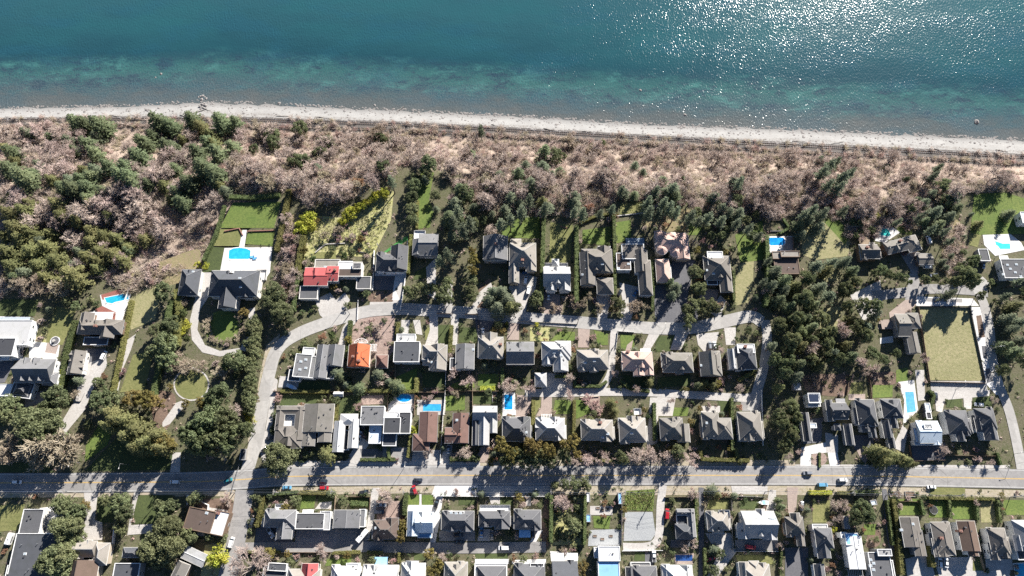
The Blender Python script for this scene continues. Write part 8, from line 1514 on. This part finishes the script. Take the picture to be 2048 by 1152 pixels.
# ================================================================== labels of the plants: look first, then the neighbour it stands by
LAND += [('stone groyne', *atz(405, 205, -29)), ('road junction', *atz(480, 960)), ('round ring lawn', *atz(383, 769)), ('dry fenced field', *atz(1900, 690)), ('gravel lot', *atz(1278, 1055)), ('long sloping lawn', *atz(850, 400)), ('wild yellow-green garden', *atz(690, 455)), ('mansion lawn', *atz(500, 430)), ('wooded gully', *atz(300, 500)),
         ('big green lawn of the edge villa', *atz(1985, 420)), ('forked concrete drive', *atz(1637, 915)), ('pale track', *atz(140, 840)), ('mansion drive loop', *atz(445, 650)), ('allotment', *atz(1205, 1035)), ('curved street end', *atz(1500, 632)), ('dark alley', *atz(1775, 1040))]
for i, (px, py) in enumerate([(100, 300), (320, 330), (120, 420), (60, 500)]): LAND.append((['thin-treed bluff head', 'conifer ridge', 'deep wood', 'olive firs of the wood'][i], *atz(px, py)))
for px, nm_ in [(560, 'first bluff tracks'), (760, 'mid-left bluff'), (960, 'lone leaning bluff fir'), (1180, 'middle bluff'), (1400, 'bare middle bluff'), (1660, 'lofty fir stand'), (1880, 'dark fir stand on the bluff'), (2030, 'far end of the bluff')]: LAND.append((nm_, *atz(px, 320 if px > 700 else 300)))
import itertools
LA = np.array([(a, b) for _, a, b in LAND])
DIRS = ['right of', 'seaward of', 'left of', 'inland of']
NUM = ['', 'nearest', 'second nearest', 'third nearest', 'fourth nearest', 'fifth nearest', 'sixth nearest', 'seventh nearest', 'eighth nearest', 'ninth nearest', 'tenth nearest']
lab = {}
for root, code, x, y, r in PLANTS:
    d = np.hypot(LA[:, 0] - x, LA[:, 1] - y); k = int(d.argmin()); a = math.degrees(math.atan2(y - LA[k, 1], x - LA[k, 0])) % 360
    di = DIRS[int(((a + 45) % 360) // 90)]; ds = DESC[code]; sz = root.scale[0]; s = ('broad ' if sz > 1.18 else 'small ' if sz < .82 else '') if code not in ('BB', 'OO', 'd', 'I') else ''
    base = s + ds[hash_('%d%d' % (x, y)) % len(ds)]; lab.setdefault((base, di, LAND[k][0]), []).append((float(d[k]), root))
for (base, di, lm), L in lab.items():
    L.sort(key=lambda q: q[0])
    for i, (d, root) in enumerate(L):
        if len(L) == 1: t = '%s just %s the %s' % (base, di, lm)
        else: t = '%s %s the %s, %s' % (base, di, lm, NUM[i + 1] if i + 1 < len(NUM) else 'farther than ten others')
        if len(t.split()) > 16: t = t.replace(' second nearest', ' second').replace(' third nearest', ' third').replace('rounded ', '').replace('clipped ', '')
        if len(t.split()) > 16: t = t.replace('clump ', '').replace('the ', '', 1)
        for k_ in (' the ', ' the ', ' with a ', 'just ', ' of ', ' the '):
            if len(t.split()) > 16: t = t.replace(k_, ' ', 1)
        root['label'] = t
        if 'group' not in root: root['group'] = {'conifer': 'conifers', 'fir': 'tall firs', 'tree': 'evergreen trees', 'bare tree': 'leafless trees', 'shrub': 'garden shrubs', 'bare shrub': 'leafless shrubs', 'bamboo': 'lime bamboo clumps', 'column shrub': 'column shrubs', 'spreading tree': 'spreading trees', 'cedar': 'golden cedars', 'twiggy tree': 'twiggy trees'}.get(root['category'], 'trees')

# ================================================================== camera, sun, sky
cam = bpy.data.cameras.new('camera'); co_ = link(bpy.data.objects.new('camera', cam)); co_.location = (0, 0, CAM_H); co_.rotation_euler = (TILT, 0, 0)
cam.lens = 24; cam.sensor_width = 36; cam.clip_start = 1; cam.clip_end = 20000; sc.camera = co_
AZ, EL = R(32), R(29)
sd = bpy.data.lights.new('sun', 'SUN'); sd.energy = 5.0; sd.angle = R(.53); sd.color = (1.0, .95, .87); so = link(bpy.data.objects.new('sun', sd))
dirv = Vector((math.sin(AZ) * math.cos(EL), math.cos(AZ) * math.cos(EL), math.sin(EL))); so.rotation_euler = dirv.to_track_quat('Z', 'Y').to_euler(); so.location = dirv * 500
w = bpy.data.worlds.new('World'); sc.world = w; w.use_nodes = True; nt = w.node_tree; bg = nt.nodes['Background']; sk = nt.nodes.new('ShaderNodeTexSky'); sk.sky_type = 'NISHITA'; sk.sun_disc = False; sk.sun_elevation = EL; sk.sun_rotation = AZ; sk.air_density = .7; sk.dust_density = .05; sk.ozone_density = 3.0
nt.links.new(sk.outputs[0], bg.inputs[0]); bg.inputs[1].default_value = .05
sc.view_settings.view_transform = 'Standard'; sc.view_settings.look = 'None'; sc.view_settings.exposure = 1.42; sc.view_settings.gamma = 1
sc.cycles.use_denoising = False; sc.cycles.max_bounces = 5; sc.cycles.diffuse_bounces = 1; sc.cycles.glossy_bounces = 2; sc.cycles.sample_clamp_indirect = 4
